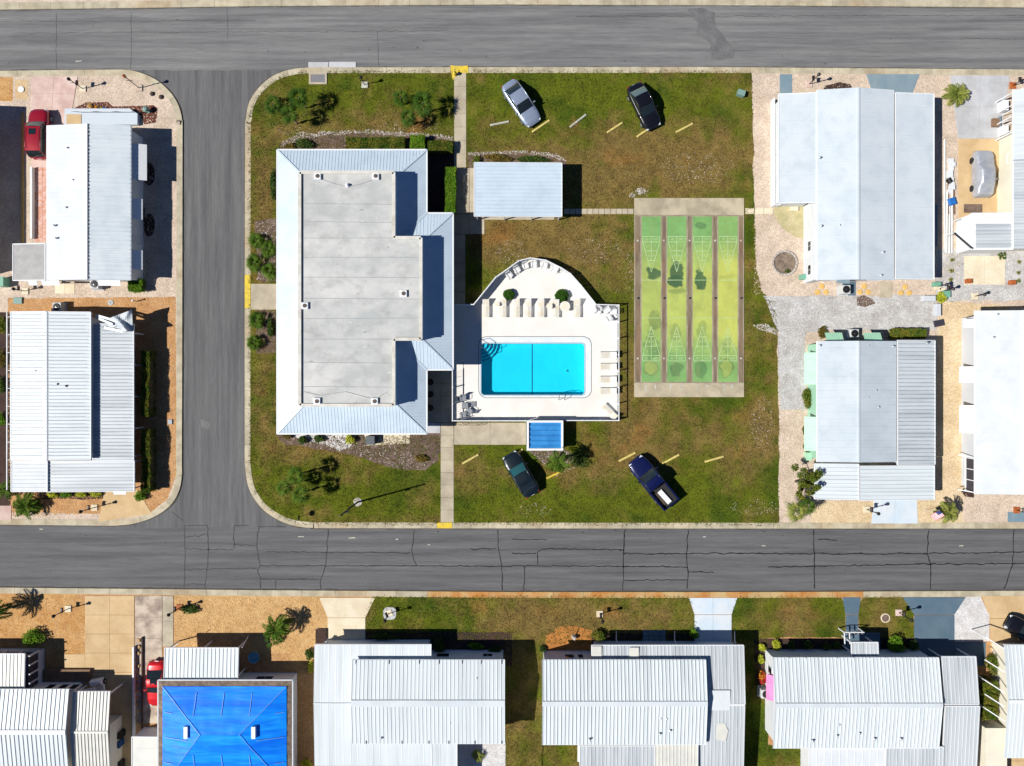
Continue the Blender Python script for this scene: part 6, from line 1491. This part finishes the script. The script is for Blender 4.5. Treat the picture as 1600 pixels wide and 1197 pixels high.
for u,v,rx,ry,h,m,lab in ((474,687,7,6,.7,m_shrub,'small green shrub on the pale gravel below the clubhouse'),(500,685,8,6,.6,m_shrub,'dark low shrub between pale gravel stones'),(549,686,7,8,.8,m_shruby,'yellow green ball shrub beside the pad behind the clubhouse'),
    (450,680,8,5,.6,m_shrubo,'bronze shrub at the clubhouse south west corner'),(780,248,26,6,.55,m_shrubo,'bronze flowering shrub strip above the pavilion'),(835,250,30,5,.5,m_shrub,'green shrub strip above the pavilion'),(746,256,7,12,.6,m_hedge,'shrub at the footpath corner of the pavilion'),
    (478,226,16,8,.7,m_shrub,'loose dark shrub above the clubhouse eave'),(455,230,10,6,.4,m_shrubo,'dry shrub at the end of the clubhouse hedge'),
    (660,716,12,6,.3,m_shrubo,'dry ground shrub on the bark bed'),(905,715,20,16,.5,m_shrub,'fern clump in the bed beside the pump shed'),(866,728,16,9,.5,m_hedge,'low green plants at the foot of the thin palm'),
    (1259,622,10,16,1.1,m_hedge,'rounded shrub against the mint green wall'),(1256,672,4,8,.5,m_terra if False else m_shrubo,'small bronze shrub below the mint awning'),(1257,697,3,6,.5,m_shrubo,'smaller bronze shrub by the mint step'),
    (1284,520,8,10,.5,m_shrubo,'scraggly bare shrub at the mint home corner'),(1468,465,8,9,.6,m_shruby,'flowering shrub between two pale planter boxes'),
    (58,993,17,14,1.0,m_hedgeb,'bright green round bush on the orange gravel'),(298,951,17,7,.45,m_shrub,'dark spreading juniper by the terracotta lamp base'),
    (485,1020,7,9,.6,m_shrub,'dark shrub at the white planter wall'),(487,1040,6,9,.6,m_shruby,'yellow green shrub beside the L roofed home'),(482,1190,10,7,.7,m_shruby,'yellow shrub between tarp house and L roofed home'),
    (688,1005,12,12,.9,m_shrub,'round shrub in the shaded bed of the L roofed home'),(745,1008,14,5,.3,m_hedgeb,'trailing plants in the shaded bed'),(775,1015,12,8,.7,m_shrub,'dark bush at the end of the shaded bed'),(600,992,18,6,.6,m_shrub,'low shrub row in front of the L roofed home'),
    (935,990,12,8,.8,m_hedge,'clipped bush by the orange sand'),(1084,988,8,7,.7,m_hedgeb,'green bush beside the white driveway'),(848,1012,5,5,.5,m_shrub,'small yucca at the sandy strip'),
    (1212,1006,8,8,.6,m_shruby,'larger yellow shrub in the dark mulch corner'),(1190,1010,6,6,.5,m_shruby,'yellow shrub by the mulch edge'),(1188,1028,6,7,.5,m_shruby,'yellow shrub above the red flowers'),(1191,1056,9,10,.7,m_flow,'red and yellow flowering shrub beside the pink awning'),
    (1260,1005,9,6,.7,m_shrub,'first green shrub along the shaded railed porch home wall'),(1290,1008,8,6,.6,m_shrub,'second green shrub along the shaded railed porch home wall'),(1307,1006,7,6,.6,m_shrub,'third green shrub, beside the slate path'),(1235,1006,7,6,.6,m_shrub,'green shrub beside the yellow pair'),
    (1397,1004,15,14,1.1,m_hedgeb,'large broad leaved bush between lawn and slate driveway'),(1425,1006,10,8,.7,m_shrub,'dark bush at the slate driveway edge'),(1548,1034,14,16,1.1,m_hedge,'leafy bush past the white gravel'),(1541,1186,9,8,.9,m_shrubo,'amber leaved bush at the foot of the side hedge'),
    (1526,409,6,6,.0+.4,m_hedge,'x'),(8,508,9,14,.7,m_hedge,'green shrub along the torn roof home gutter'),(6,560,8,16,.6,m_shrubo,'bronze shrub along the torn roof home gutter'),(5,655,8,12,.6,m_hedgeb,'bright shrub along the torn roof home gutter'),(6,600,7,14,.6,m_shrub,'dark shrub along the torn roof home gutter'),
    (86,772,9,5,.5,m_shruby,'yellow plant under the torn roof home front eave'),(106,772,9,5,.5,m_hedgeb,'lime plant under the torn roof home front eave'),(130,772,10,4,.4,m_shruby,'pale plant under the torn roof home front eave'),(152,771,9,5,.5,m_shruby,'last yellow plant under the front eave by the drive'),
    (222,774,9,8,.7,m_hedgeb,'round bush at the street end of the clipped hedge'),(1284,706+500,1,1,.2,m_shrub,'x')):
    if lab != 'x': shrub('shrub', lab, 'shrub', u, v, rx, ry, h, m, size=.085)
for u,v,r_,lab in ((1488,406,3.2,'uppermost of three small star plants beside the cream patio'),(1487,423,3.6,'middle of three small star plants beside the cream patio'),(1486,437,3.2,'lowest of three small star plants beside the cream patio'),(1593,409,3,'little plant on the gravel past the cream patio'),(1592,426,3,'second little plant past the cream patio'),(1592,439,3.6,'third little plant past the cream patio'),(1566,400,7,'pale green succulent clump at the patio wall')):
    palm(lab, u, v, .12, r_/K*1.3, 'fan', 12, m_palmy if r_ < 5 else m_palm, 'small plants round the patio', 0, 'garden_plant')
# hedges
hedge('long mixed green hedge above the clubhouse eave', 540, 214, 632, 233, 1.0, m_hedge); hedge('bright green clipped shrub block in the hedge gap', 641, 211, 664, 236, 1.15, m_hedgeb)
hedge('clipped hedge block beside the north footpath', 668, 219, 707, 237, .9, m_hedge); hedge('bright rectangular hedge standing in the clubhouse courtyard shade', 695, 260, 712, 332, 1.25, m_hedgeb)
hedge('upper clipped hedge along the torn roof home', 221, 548, 233, 651, 1.5, m_hedge); hedge('lower clipped hedge along the torn roof home', 221, 672, 234, 770, 1.5, m_hedge)
hedge('clipped yellow green hedge beside the mint awnings', 1395, 514, 1448, 529, .9, m_shruby if False else m_hedge); hedge('small clipped hedge at the street corner home', 201, 436, 221, 455, 1.1, m_hedgeb); hedge('long dark hedge along the side of the home with braces', 1534, 1066, 1560, 1125, 1.7, m_hedge)
for u,v,r_,lab in ((795,461,8.5,'smaller round clipped shrub in the pool deck'),(877.5,463,10,'larger round clipped shrub in the pool deck')):
    p = W(u,v,ZD); t = T('ball_shrub', lab, 'shrub', p); rr = r_/K
    cover('planting_hole', circ(u,v,r_*.9,18), m_mulchd, 13, 0)
    P = blob((p.x,p.y,p.z+.34),(rr,rr,.36),5200,.8); P = P[P[:,2] > ZD]; V, F = leafcards(P,.05,.9); npmesh('foliage',V,F,m_ball,t); B().lathe(p,[(.05,-.04),(rr*.8,.1),(rr*.86,.36),(rr*.5,.55),(.02,.6)],14).done('inner_branches', m_ball, t)
palm('small yucca on the white gravel slab behind the L roofed home', 746, 1182, .4, .75, 'fan', 16, m_palmy, None, 0, 'yucca')
# broadleaf tree beside the mint home
p = W(1247, 748, G); t = T('broadleaf_tree', 'open crowned leafy tree beside the mint home and east gravel', 'tree', W(1243,752,G)); g = W(1243,752,G)
B().tube([g-Vector((0,0,.05)), g+Vector((.05,.02,.8)), g+Vector((.0,.1,1.6))], .13, 8, .08).done('trunk', m_bark, t, smooth=True)
P = []
for k in range(22):
    a = random.uniform(0,6.28); d = random.uniform(.3,1.9); e = g+Vector((math.cos(a)*d*.75+.25, math.sin(a)*d*1.1+.2, random.uniform(1.9,3.5)))
    o = B().tube([g+Vector((0,.1,1.5)), g.lerp(e,.5)+Vector((0,0,.9)), e], .045, 5, .015).done('limb', m_bark, t)
    P.append(blob(e,(random.uniform(.25,.45),random.uniform(.25,.45),.25),150,.2))
V, F = leafcards(np.vstack(P), .10); npmesh('crown', V, F, m_hedge, t)
p = W(1270,700,G); 
# ------------------------------------------------------------------ lamps, mailboxes, poles
def lamp(u, v, label, h=2.0, mail=True, pad=m_concw, ang=0.0, z=G, lantern=m_black):
    p = W(u, v, z); r = T('lamp_post', label, 'lamp post', p, 'yard lamp posts')
    B().rbox(p-Vector((0,0,.02)), .62, .62, .12, ang, .02).done('base', pad, r)
    B().tube([p+Vector((0,0,.08)), p+Vector((0,0,h))], .04, 8).done('pole', m_black, r)
    la = B().lathe(p+Vector((0,0,h)), [(.05,0),(.11,.06),(.13,.30),(.15,.31)], 8).done('lantern', m_glass, r); B().lathe(p+Vector((0,0,h+.31)), [(.18,0),(.15,.06),(.05,.14),(.02,.2)], 8).done('lantern_cap', lantern, la)
    B().bar(p+Vector((-.3*math.cos(ang),-.3*math.sin(ang),h*.72)), p+Vector((.3*math.cos(ang),.3*math.sin(ang),h*.72)), .035, .035).done('crossarm', m_black, r)
    if mail:
        mb = B().rbox(p+Vector((.17*math.cos(ang+1.57),.17*math.sin(ang+1.57),.95)), .2, .46, .2, ang, .05).done('mailbox', m_black, r); B().rbox(p+Vector((.12,.30,1.02)),.02,.08,.16,ang).done('mailbox_flag', m_tail, mb)
for u,v,lab,k in ((130,139,'black lamp post on the shell above the red mulch bed',{}),(218,138,'tall brown headed lamp post in the shell by the street corner',dict(h=2.5,mail=False,pad=m_shell,lantern=m_terra)),(570,133,'short lamp post with a white base on the clubhouse lawn',dict(h=1.5,mail=False,pad=m_stop_w)),
    (1264,132,'lamp post on the shell above the largest pale home',dict(pad=m_pink)),(1582,134,'lamp post on a terracotta base past the grey concrete drive',dict(pad=m_terra)),(148,793,'lamp post in the orange gravel below the torn roof home',{}),
    (107,951,'lamp post with mailbox beside the tan driveway',{}),(281,949,'lamp post on a terracotta base above the dark juniper',dict(pad=m_terra)),(608,958,'lamp post on a rounded white pad in the grass',dict(ang=.4)),(937,959,'lamp post on the dry grass above the clipped bush',{}),
    (1404,957,'lamp post on a pink base beside the stone well ring',dict(pad=m_pink)),(1354,796,'lamp post beside the pale driveway of the mint home',{}),(1588,797,'lamp post on a terracotta base at the white awning home',dict(pad=m_terra)),(40,455,'short lamp post on the shell behind the shingled wing',dict(h=1.4)),(1465,448,'short lamp post at the gravel behind the largest pale home',dict(h=1.2,mail=False)),(1472,455,'dark lamp post between the gravel and pale planters',dict(h=1.5)),(1523,463,'short lamp post below the cream patio',dict(h=1.2,mail=False))):
    lamp(u, v, lab, **k)
B().prism([tuple(v) for v in Wp(rrect(599,948.5,619,968,7),G)], G, G+.055).done('pad', m_concg, [o for o in bpy.data.objects if o.get('label','').startswith('lamp post on a rounded')][0])
p = W(559,784.5,G); r = T('utility_pole', 'tall thin wooden utility pole on the south lawn', 'pole', p)
B().tube([p-Vector((0,0,.1)), p+Vector((0,0,7.3))], .09, 10, .06).done('pole', m_pole, r); B().rbox(p+Vector((.16,0,5.0)), .2,.2,.45,0,.03).done('meter_box', m_steel, r); B().bar(p+Vector((-.25,0,7.0)),p+Vector((.25,0,7.0)),.08,.08).done('crossarm', m_pole, r)
B().lathe(p, [(.45,0),(.4,.03),(.1,.05)], 12).done('gravel_collar', m_stone, r)
p = W(489,797,G); r = T('street_sign', 'small round dark sign post on the rounded south lawn corner', 'sign', W(472,806,G)); p = W(472,806,G)
B().tube([p-Vector((0,0,.05)), p+Vector((0,0,1.1))], .03, 6).done('post', m_steel, r); B().tube([p+Vector((-.02,0,1.1)), p+Vector((.03,0,1.1))], .27, 14).done('sign_face', m_black, r)
# fire hydrant on the yellow pad
p = W(711,117.5,G); r = T('fire_hydrant', 'yellow fire hydrant on the painted yellow kerb at the footpath', 'fire hydrant', p); 
B().lathe(p, [(.2,0),(.2,.06),(.13,.08),(.12,.5),(.17,.52),(.17,.57),(.12,.6),(.09,.7),(.03,.75)], 14).done('barrel', m_yel, r, smooth=False)
for a in (0,1.57,3.14): B().tube([p+Vector((0,0,.42)), p+Vector((.22*math.cos(a),.22*math.sin(a),.42))], .065, 8).done('outlet', m_yel, r)
B().lathe(p+Vector((0,0,.75)), [(.035,0),(.035,.05)], 5).done('bonnet_nut', m_black, r)
struct(B().sheet(Wp(wob([(704,103),(732,103),(728,113),(717,114),(713,125),(707,124)],.8,4,2)), .131).done('yellow_paint_mark', m_yel, org=(0,0,0)))
# flag
p = W(1446,797,G); r = T('flag', 'small red and white striped flag on a pole in the tan gravel', 'flag', p)
B().tube([p-Vector((0,0,.05)), p+Vector((0,0,1.7)), p+Vector((.12,.35,2.1))], .018, 6).done('flag_pole', m_trim, r)
m_fr = mat('flag_red', A(196,36,52), rough=.7); m_fw = mat('flag_white', A(240,240,240), rough=.7); m_fb = mat('flag_blue', A(36,48,110), rough=.7)
o_ = p+Vector((.12,.35,2.05)); ux = Vector((-.55,-.5,-.35)).normalized(); uy = Vector((-.35,.45,-.25)).normalized()
for k in range(13):
    b = B(); n = 8
    for i in range(n+1):
        t = i/n; z_ = Vector((0,0,.04*math.sin(t*7))); a0 = o_+ux*(.95*t)-uy*(.05*k)+z_; a1 = a0-uy*.05
        b.v += [a0, a1]
    b.f = [(2*i,2*i+2,2*i+3,2*i+1) for i in range(n)]; b.done('stripe', m_fr if k % 2 == 0 else m_fw, r)
b = B(); 
for i in range(4):
    t = i/3*.4; z_ = Vector((0,0,.04*math.sin(t*7)+.008)); b.v += [o_+ux*(.95*t)+z_, o_+ux*(.95*t)-uy*.35+z_]
b.f = [(2*i,2*i+2,2*i+3,2*i+1) for i in range(3)]; b.done('canton', m_fb, r)
# utility boxes, bins, planters and yard things
def boxthing(name, label, cat, u, v, sx_, sy_, h, m, rz=0.0, lid=None, z=G):
    p = W(u, v, z); r = T(name, label, cat, p); B().rbox(p-Vector((0,0,.01)), sx_, sy_, h, rz, .03).done('body', m, r)
    B().rbox(p+Vector((0,0,h-.012)), sx_*1.05, sy_*1.05, .05, rz, .015).done('lid', lid or m, r); return r
m_util = mat('utility_green', A(128,160,150), rough=.6)
boxthing('utility_box','pale green utility box on the lawn edge near the east shell','utility box',1156,148,.7,.5,.55,m_util,-.3)
boxthing('garden_bin','green bin beside the shingled wing lamp','bin',10,442,.7,.9,.9,m_bin); boxthing('utility_box','flat green utility lid in the orange gravel','utility box',29,470,.8,.6,.12,m_util); boxthing('utility_box','small grey valve box by the west kerb','utility box',266.5,659,.4,.45,.08,m_steel)
boxthing('garden_bin','mint bin on the shell at the corner of the largest pale home','bin',1252,434,.5,.45,.6,m_bin); boxthing('utility_box','mint utility box at the gravel corner','utility box',1461,445,.7,.4,.4,m_bin); boxthing('utility_box','mint utility box below the dark lamp post','utility box',1476,460,.75,.6,.3,m_bin)
boxthing('planter_box','long pale planter box beside the grey gravel','planter',1448,467,1.15,.5,.45,m_wallg); boxthing('planter_box','upright pale planter box at the gravel corner','planter',1462,485,.45,1.15,.45,m_wallg)
boxthing('planter_box','terracotta trough at the cream patio edge','planter',1511,440,.55,.4,.35,m_terra); boxthing('planter_box','brown trough past the cream patio edge','planter',1579,442,.55,.4,.35,m_terra); boxthing('garden_bin','blue bin beside the cream storage room','bin',190,1157,.6,.6,.9,mat('blue_bin',A(20,70,130),rough=.5)); boxthing('garden_bin','black bin beside the blue bin','bin',192,1143,.6,.6,.9,m_black)
boxthing('garden_bin','black lidded bin in the shade at the cream storage room end','bin',190,1190,.7,.7,.8,m_black)
boxthing('planter_box','white planter with wall at the cream driveway','planter',502,993,.95,1.3,.25,m_trim,0,m_mulchd)
boxthing('door_mat','brown mat lying on the tan slab behind the covered car','mat',1520,326,1.7,.8,.03,m_mulch,0,None,G+.02)
boxthing('utility_box','dark drain cover in the gravel by the pale planters','drain cover',1467,505,1.0,.6,.04,m_screen,.2)
boxthing('utility_box','grey condenser in the fenced pad behind the clubhouse','condenser',581,687,.8,.8,.8,mat('grey_condenser',A(92,98,104),rough=.5))
cover('concrete_pad', [(569,679),(640,679),(640,693),(573,696)], m_concw, 6, .3)
cover('stain_patch', [(1338,466),(1350,462),(1364,466),(1368,474),(1352,480),(1340,476)], m_mulch, 4, 1.5)
# fire ring
p = W(398,1026,G); r = T('wash_tub', 'round pale blue tub in the shade beside the tarp house carport', 'tub', p); B().lathe(p,[(.45,0),(.52,.3),(.55,.32),(.5,.32),(.44,.06),(.02,.05)],18).done('tub', mat('tub_blue',A(120,190,220),rough=.5), r); B().tube([p+Vector((-.5,0,.3)),p+Vector((-.62,0,.26)),p+Vector((-.5,.1,.22))],.015,5).done('handle', m_trim, r)
p = W(1226,411,G); r = T('fire_ring', 'round stone edged ash ring on the shell garden', 'fire ring', p)
for k in range(20): a = k*2*math.pi/20; B().rbox(p+Vector((1.15*math.cos(a),1.15*math.sin(a),-.01)), .2,.33,.16+random.uniform(-.02,.02), a,.03).done('stone', m_stone, r)
B().lathe(p, [(1.08,-.02),(1.05,.03),(.3,.05),(.02,.06)], 20).done('ash_bed', mat('ash', A(150,132,112), A(112,98,88), sc=3, rough=.95, bump=.5), r)
shrub('shrub','tuft of grass at the rim of the ash ring','shrub',1230,424,4,3,.3,m_shrub,200); 
# amber flower stones behind C
for n_, (u,v) in enumerate(((1284,453),(1350,453),(1414,454))):
    r = T('stepping_flower', ('flower of amber stepping stones beside the black fan slab, wall corner side','flower of amber stepping stones between the slate slab and grey step','broken flower of amber stepping stones past the grey step')[n_], 'stepping stones', W(u,v,G))
    for k, (dx,dy) in enumerate(((0,-5.5),(-6.5,3.5),(6.5,3.5))): p = W(u+dx,v+dy,G+.004); B().lathe(p,[(.27,-.01),(.28,.03),(.2,.045),(.02,.05)],9).done('stone', m_oran, r)
# pipes, timber and covered things along the east side of C
r = T('pipe_stack', 'stack of long white pipes lying between the largest pale home and tan slab', 'pipes', W(1484,340,G))
for k,(u0,v0,u1,v1) in enumerate(((1476,218,1476,390),(1480,300,1479,394),(1484,310,1483,396),(1488,250,1487,395))): B().tube([bpt(u0,v0,G+.09+.03*(k%2)),bpt(u1,v1,G+.09+.03*(k%2))],.085,8).done('pipe', m_plast, r)
r = T('sheeted_timber', 'white sheeted timber pile with a blue cloth along the shell side yard', 'timber pile', W(1486,275,G))
b = B(); 
for k in range(9): u = 1484+2*math.sin(k*1.3); b.rbox(W(u,252+k*6,G),.5+.12*math.sin(k*2.1),.42,.25+.08*math.sin(k*3),.1*math.sin(k)) 
b.done('sheet', m_roofs, r); B().rbox(W(1485,316,G),.75,.7,.42,.3,.1).done('blue_cloth', m_bluef, r); B().rbox(W(1482,283,G),.4,.5,.4,.6,.1).done('dark_bag', m_black, r)
for u in (1481,1490): B().tube([bpt(u,288,G+.1),bpt(u+1,335,G+.2)],.06,6).done('pole', m_wood, r)
# retaining wall by the red coupe
r = T('low_wall', 'long low white wall between tan driveway and weathered strip', 'wall', W(210,1060,G)); X0 = W(209,0,.4).x
B().box(X0-.07,W(0,1150,0).y,G-.02,X0+.07,W(0,1008,0).y,.55).done('wall', m_trim, r); X1 = W(221,0,.4).x; B().box(X1-.05,W(0,1150,0).y,G-.02,X1+.05,W(0,994,0).y,.35).done('timber_edge', m_pole, r)
for k in range(14): B().rbox(W(213+random.uniform(0,5),1000+k*10,G),.3,.3,.14+.05*random.random(),random.random()*3,.05).done('bed_stone', m_gravt, r)
# well cover and pavers
p = W(1383,965.5,G); r = T('well_ring', 'round stone well ring in the small lawn by the slate drive', 'well ring', p); B().lathe(p,[(.46,-.02),(.46,.08),(.36,.09),(.36,.05),(.02,.05)],18).done('rim', m_concw, r); B().lathe(p,[(.35,.045),(.34,.07),(.02,.08)],16).done('gravel_fill', m_mulch, r)
p = W(33.5,140,G); r = T('well_cover', 'round white cover set in a tan slab by the pink driveway', 'cover', p); B().rbox(p-Vector((0,0,.02)),1.2,1.9,.03,0).done('slab', m_conct, r); B().lathe(p+Vector((0,0,.01)),[(.3,0),(.3,.08),(.02,.1)],16).done('lid', m_trim, r)
p = W(173,473,G); r = T('well_cover', 'small round white cover in the orange gravel strip', 'cover', p); B().lathe(p,[(.28,-.02),(.28,.05),(.02,.06)],16).done('lid', m_concg, r); B().lathe(p+Vector((0,0,.055)),[(.06,0),(.05,.03)],8).done('handle', m_steel, r)
p = W(214,471,G); r = T('garden_stake', 'short white post casting a shadow on the orange gravel strip', 'post', p); B().tube([p-Vector((0,0,.05)),p+Vector((0,0,.85))],.06,8).done('post', m_trim, r); B().lathe(p+Vector((0,0,.84)),[(.09,0),(.09,.05),(.02,.08)],8).done('cap', m_trim, r)
p = W(232,174,G); r = T('garden_statue', 'small green garden ball in the red mulch bed', 'ornament', p); B().lathe(p,[(.2,-.02),(.2,.08),(.08,.1),(.08,.3),(.2,.36),(.3,.55),(.2,.74),(.02,.8)],14).done('ball', m_util, r)
for u,v,c_,lab in ((152,170,m_flow,'red flowers in the mulch bed at the porch rail'),(160,172,m_shruby,'yellow flowers at the porch rail'),(166,172,m_bluef,'blue flowers at the porch rail'),(143,167,m_oran,'amber flowers at the porch rail')):
    shrub('flower_clump', lab, 'flowers', u, v, 4, 4, .35, c_, 160, .07)
for u,v,lab in ((238,147,'dark rock on the shell by the street corner'),(252,152,'smaller dark rock on the shell by the street corner')): 
    p = W(u,v,G); r = tag(B().lathe(p,[(.2,-.03),(.24,.08),(.14,.2),(.03,.24)],7).done('rock', m_pole), lab, 'rock', 'dark corner rocks')
p = W(975,997,G); r = T('tree_stump', 'pale broken stump on the orange sand', 'stump', W(897,995,G)); p = W(897,995,G)
B().lathe(p,[(.3,-.03),(.22,.15),(.17,.5),(.02,.55)],9).done('stump', m_stone, r); B().tube([p+Vector((0,0,.2)),p+Vector((-.3,.7,.9))],.06,6,.02).done('branch', m_bark, r)
# ------------------------------------------------------------------ ground litter: stuff
def samp(poly, n):
    x0,x1 = min(p[0] for p in poly), max(p[0] for p in poly); y0,y1 = min(p[1] for p in poly), max(p[1] for p in poly)
    a = rng.uniform(x0,x1,n); c = rng.uniform(y0,y1,n); k = inside(a,c,poly); return a[k], c[k]
NOGRASS = [rect(709,112,729,480),rect(709,260,733,480),rect(709,330,758,367),rect(688,658,824,696),rect(688,655,710,822),DK,rect(990,308,1164,622),rect(390,442,436,486),rect(732,262,868,344),rect(434,234,712,680),rect(481,100,513,133),rect(880,325,992,336)]
XX, YY = [], []
for P_, hole in LAWNS:
    ar = (max(p[0] for p in P_)-min(p[0] for p in P_))*(max(p[1] for p in P_)-min(p[1] for p in P_)); a, c = samp(P_, int(ar*.22)); XX.append(a); YY.append(c)
gx = np.concatenate(XX); gy = np.concatenate(YY); ok = np.ones(len(gx),bool)
for r_ in NOGRASS: ok &= ~inside(gx,gy,r_)
dens = fbm(gx,gy,16,77); ok &= rng.uniform(0,1,len(gx)) < np.clip(dens*1.7,.15,1); gx, gy = gx[ok], gy[ok]
n = len(gx); s = (H-G)/(H*K); base = np.stack([(gx-800)*s,(598.5-gy)*s,np.full(n,G+.003)],1); hgt = rng.uniform(.04,.13,n); cl = lawncol(gx,gy)*rng.uniform(.5,1.6,n)[:,None]
V = []; C_ = []
for k in range(3):
    a = rng.uniform(0,6.28,n); d = np.stack([np.cos(a),np.sin(a),np.zeros(n)],1); w_ = np.stack([-d[:,1],d[:,0],np.zeros(n)],1)*.028
    V += [base-w_, base+w_, base+d*(hgt*1.1)[:,None]+np.array([0,0,1])*hgt[:,None]]; C_ += [cl,cl,cl*1.1]
V = np.stack(V,1).reshape(-1,3); C_ = np.stack(C_,1).reshape(-1,3)
struct(npmesh('grass', V, np.arange(len(V)).reshape(-1,3), m_blade, org=(0,0,0), cols=C_), 'stuff', 'short patchy grass over the lawns')
OC = np.array([(1,0,0),(-1,0,0),(0,1,0),(0,-1,0),(0,0,1)],float); OF = np.array([(0,2,4),(2,1,4),(1,3,4),(3,0,4)])
def pebbles(name, label, areas, per, size, m, z=G+.004, excl=()):
    X, Y = [], []
    for a in areas:
        w_ = max(p[0] for p in a)-min(p[0] for p in a); h_ = max(p[1] for p in a)-min(p[1] for p in a); q = samp(a, int(w_*h_*per)); X.append(q[0]); Y.append(q[1])
    x, y = np.concatenate(X), np.concatenate(Y); ok = np.ones(len(x),bool)
    for e in excl: ok &= ~inside(x,y,e)
    x, y = x[ok], y[ok]; n = len(x); s = (H-z)/(H*K); c = np.stack([(x-800)*s,(598.5-y)*s,np.full(n,z)],1); sz = size*rng.uniform(.5,1.4,(n,1)); a = rng.uniform(0,6.28,n)
    R_ = np.zeros((n,3,3)); R_[:,0,0] = np.cos(a); R_[:,0,1] = -np.sin(a); R_[:,1,0] = np.sin(a); R_[:,1,1] = np.cos(a); R_[:,2,2] = .7
    o = OC[None]*rng.uniform(.6,1.3,(n,5,1)); V = np.einsum('nij,nkj->nki',R_,o)*sz[:,:,None]+c[:,None]; F = (np.arange(n)[:,None,None]*5+OF[None]).reshape(-1,3)
    return struct(npmesh(name, V.reshape(-1,3), F, m, org=(0,0,0)), 'stuff', label)
pm = lambda nm, c, c2: mat(nm, A(*c), A(*c2), sc=1, rough=.9, fine=0, isl=.22)
DRV = [rect(133,930,272,1300),[(164,764),(214,764),(238,803),(154,815)],[(499,934),(586,934),(571,1040),(512,1040)]]
pebbles('loose_gravel','orange brown pebbles over the gravel yards',[[(12,466),(274,464),(276,740),(262,780),(236,800),(14,808)],rect(0,932,132,1040),rect(0,122,20,156)],.22,.06,pm('orange_pebble',(190,138,80),(206,164,112)),excl=DRV)
pebbles('loose_gravel','tan pebbles over the south yards',[rect(272,934,510,1060),rect(455,1040,493,1197)],.22,.06,pm('tan_pebble',(210,168,112),(188,146,94)),excl=DRV)
pebbles('loose_gravel','shell fragments over the pale yards',[[(20,121),(215,124),(240,136),(258,153),(270,175),(276,200),(276,460),(20,460)],rect(1178,118,1270,460),rect(1240,118,1600,150),rect(1462,120,1500,460),rect(1219,640,1275,815),rect(1466,470,1512,815),rect(1505,776,1600,815)],.14,.05,pm('shell_bit',(222,204,178),(196,176,150)),excl=[rect(48,118,122,200),rect(1484,117,1580,217),rect(1353,116,1437,160),rect(1217,116,1238,150),rect(1361,775,1434,816)])
pebbles('loose_gravel','grey stones over the gravel drive',[[(1195,464),(1462,464),(1462,514),(1300,514),(1258,520),(1258,640),(1219,640),(1217,520)],rect(1464,392,1600,468)],.16,.055,pm('grey_bit',(206,204,202),(176,172,166)))
pebbles('white_stones','white stones scattered along the clubhouse beds',[wob([(436,222),(470,208),(560,203),(640,206),(708,214),(708,220),(640,212),(560,209),(476,215),(440,230)],2,8,3),[(732,238),(820,235),(872,240),(886,252),(880,254),(866,245),(820,240),(732,243)]],.42,.06,m_stone,G+.02)
pebbles('white_stones','pale stones and bark flecks on the bark beds',[[(440,684),(560,680),(684,720),(662,732),(625,732),(585,720),(540,706),(480,698)],rect(400,345,430,438),[(826,706),(894,706),(920,722),(870,745)]],.10,.05,m_stone,G+.02)
pebbles('white_stones','pale twigs and stones strewn over the dry grass',[circ(1005,300,20,12,10),circ(930,390,50,12,26),circ(790,400,30,12,26),circ(830,800,40,10,12),circ(1190,690,26,12,60),circ(1170,800,50,10,10),circ(620,190,60,12,16),circ(470,190,60,12,14),circ(980,420,24,10,60),circ(1190,500,14,10,60),circ(870,262,160,12,30)],.03,.032,pm('dry_litter',(172,156,132),(140,120,96)),G+.012,[DK,rect(990,308,1164,622),rect(709,112,734,480)])
pebbles('white_stones','white rocky spill from the gravel drive into the lawn',[[(1176,508),(1196,506),(1216,516),(1216,524),(1190,516)],circ(1001,299,8,8,6),circ(988,305,5,8,4)],.5,.07,m_stone,G+.02)
pebbles('bark_chips','dark bark chips over the mulch beds',[[(436,224),(470,212),(560,207),(640,210),(708,216),(708,236),(436,238)],[(440,684),(690,680),(684,720),(662,732),(625,732),(585,720),(540,706),(480,698)]],.3,.05,pm('bark_chip',(112,88,74),(82,66,58)),G+.02)
pebbles('white_stones','pale root and shell litter in the bare lawn patches',[circ(1192,665,20,12,44),circ(1180,792,40,12,12),circ(835,798,26,12,12),circ(930,392,44,12,20),circ(985,430,10,12,40),circ(800,395,26,12,22),circ(1005,300,12,8,8),circ(1192,300,8,10,40),circ(1090,262,60,12,26),circ(460,205,30,10,8),circ(640,198,50,10,8)],.07,.04,pm('pale_litter',(206,196,180),(170,154,132)),G+.015,[DK,rect(990,308,1164,622)])
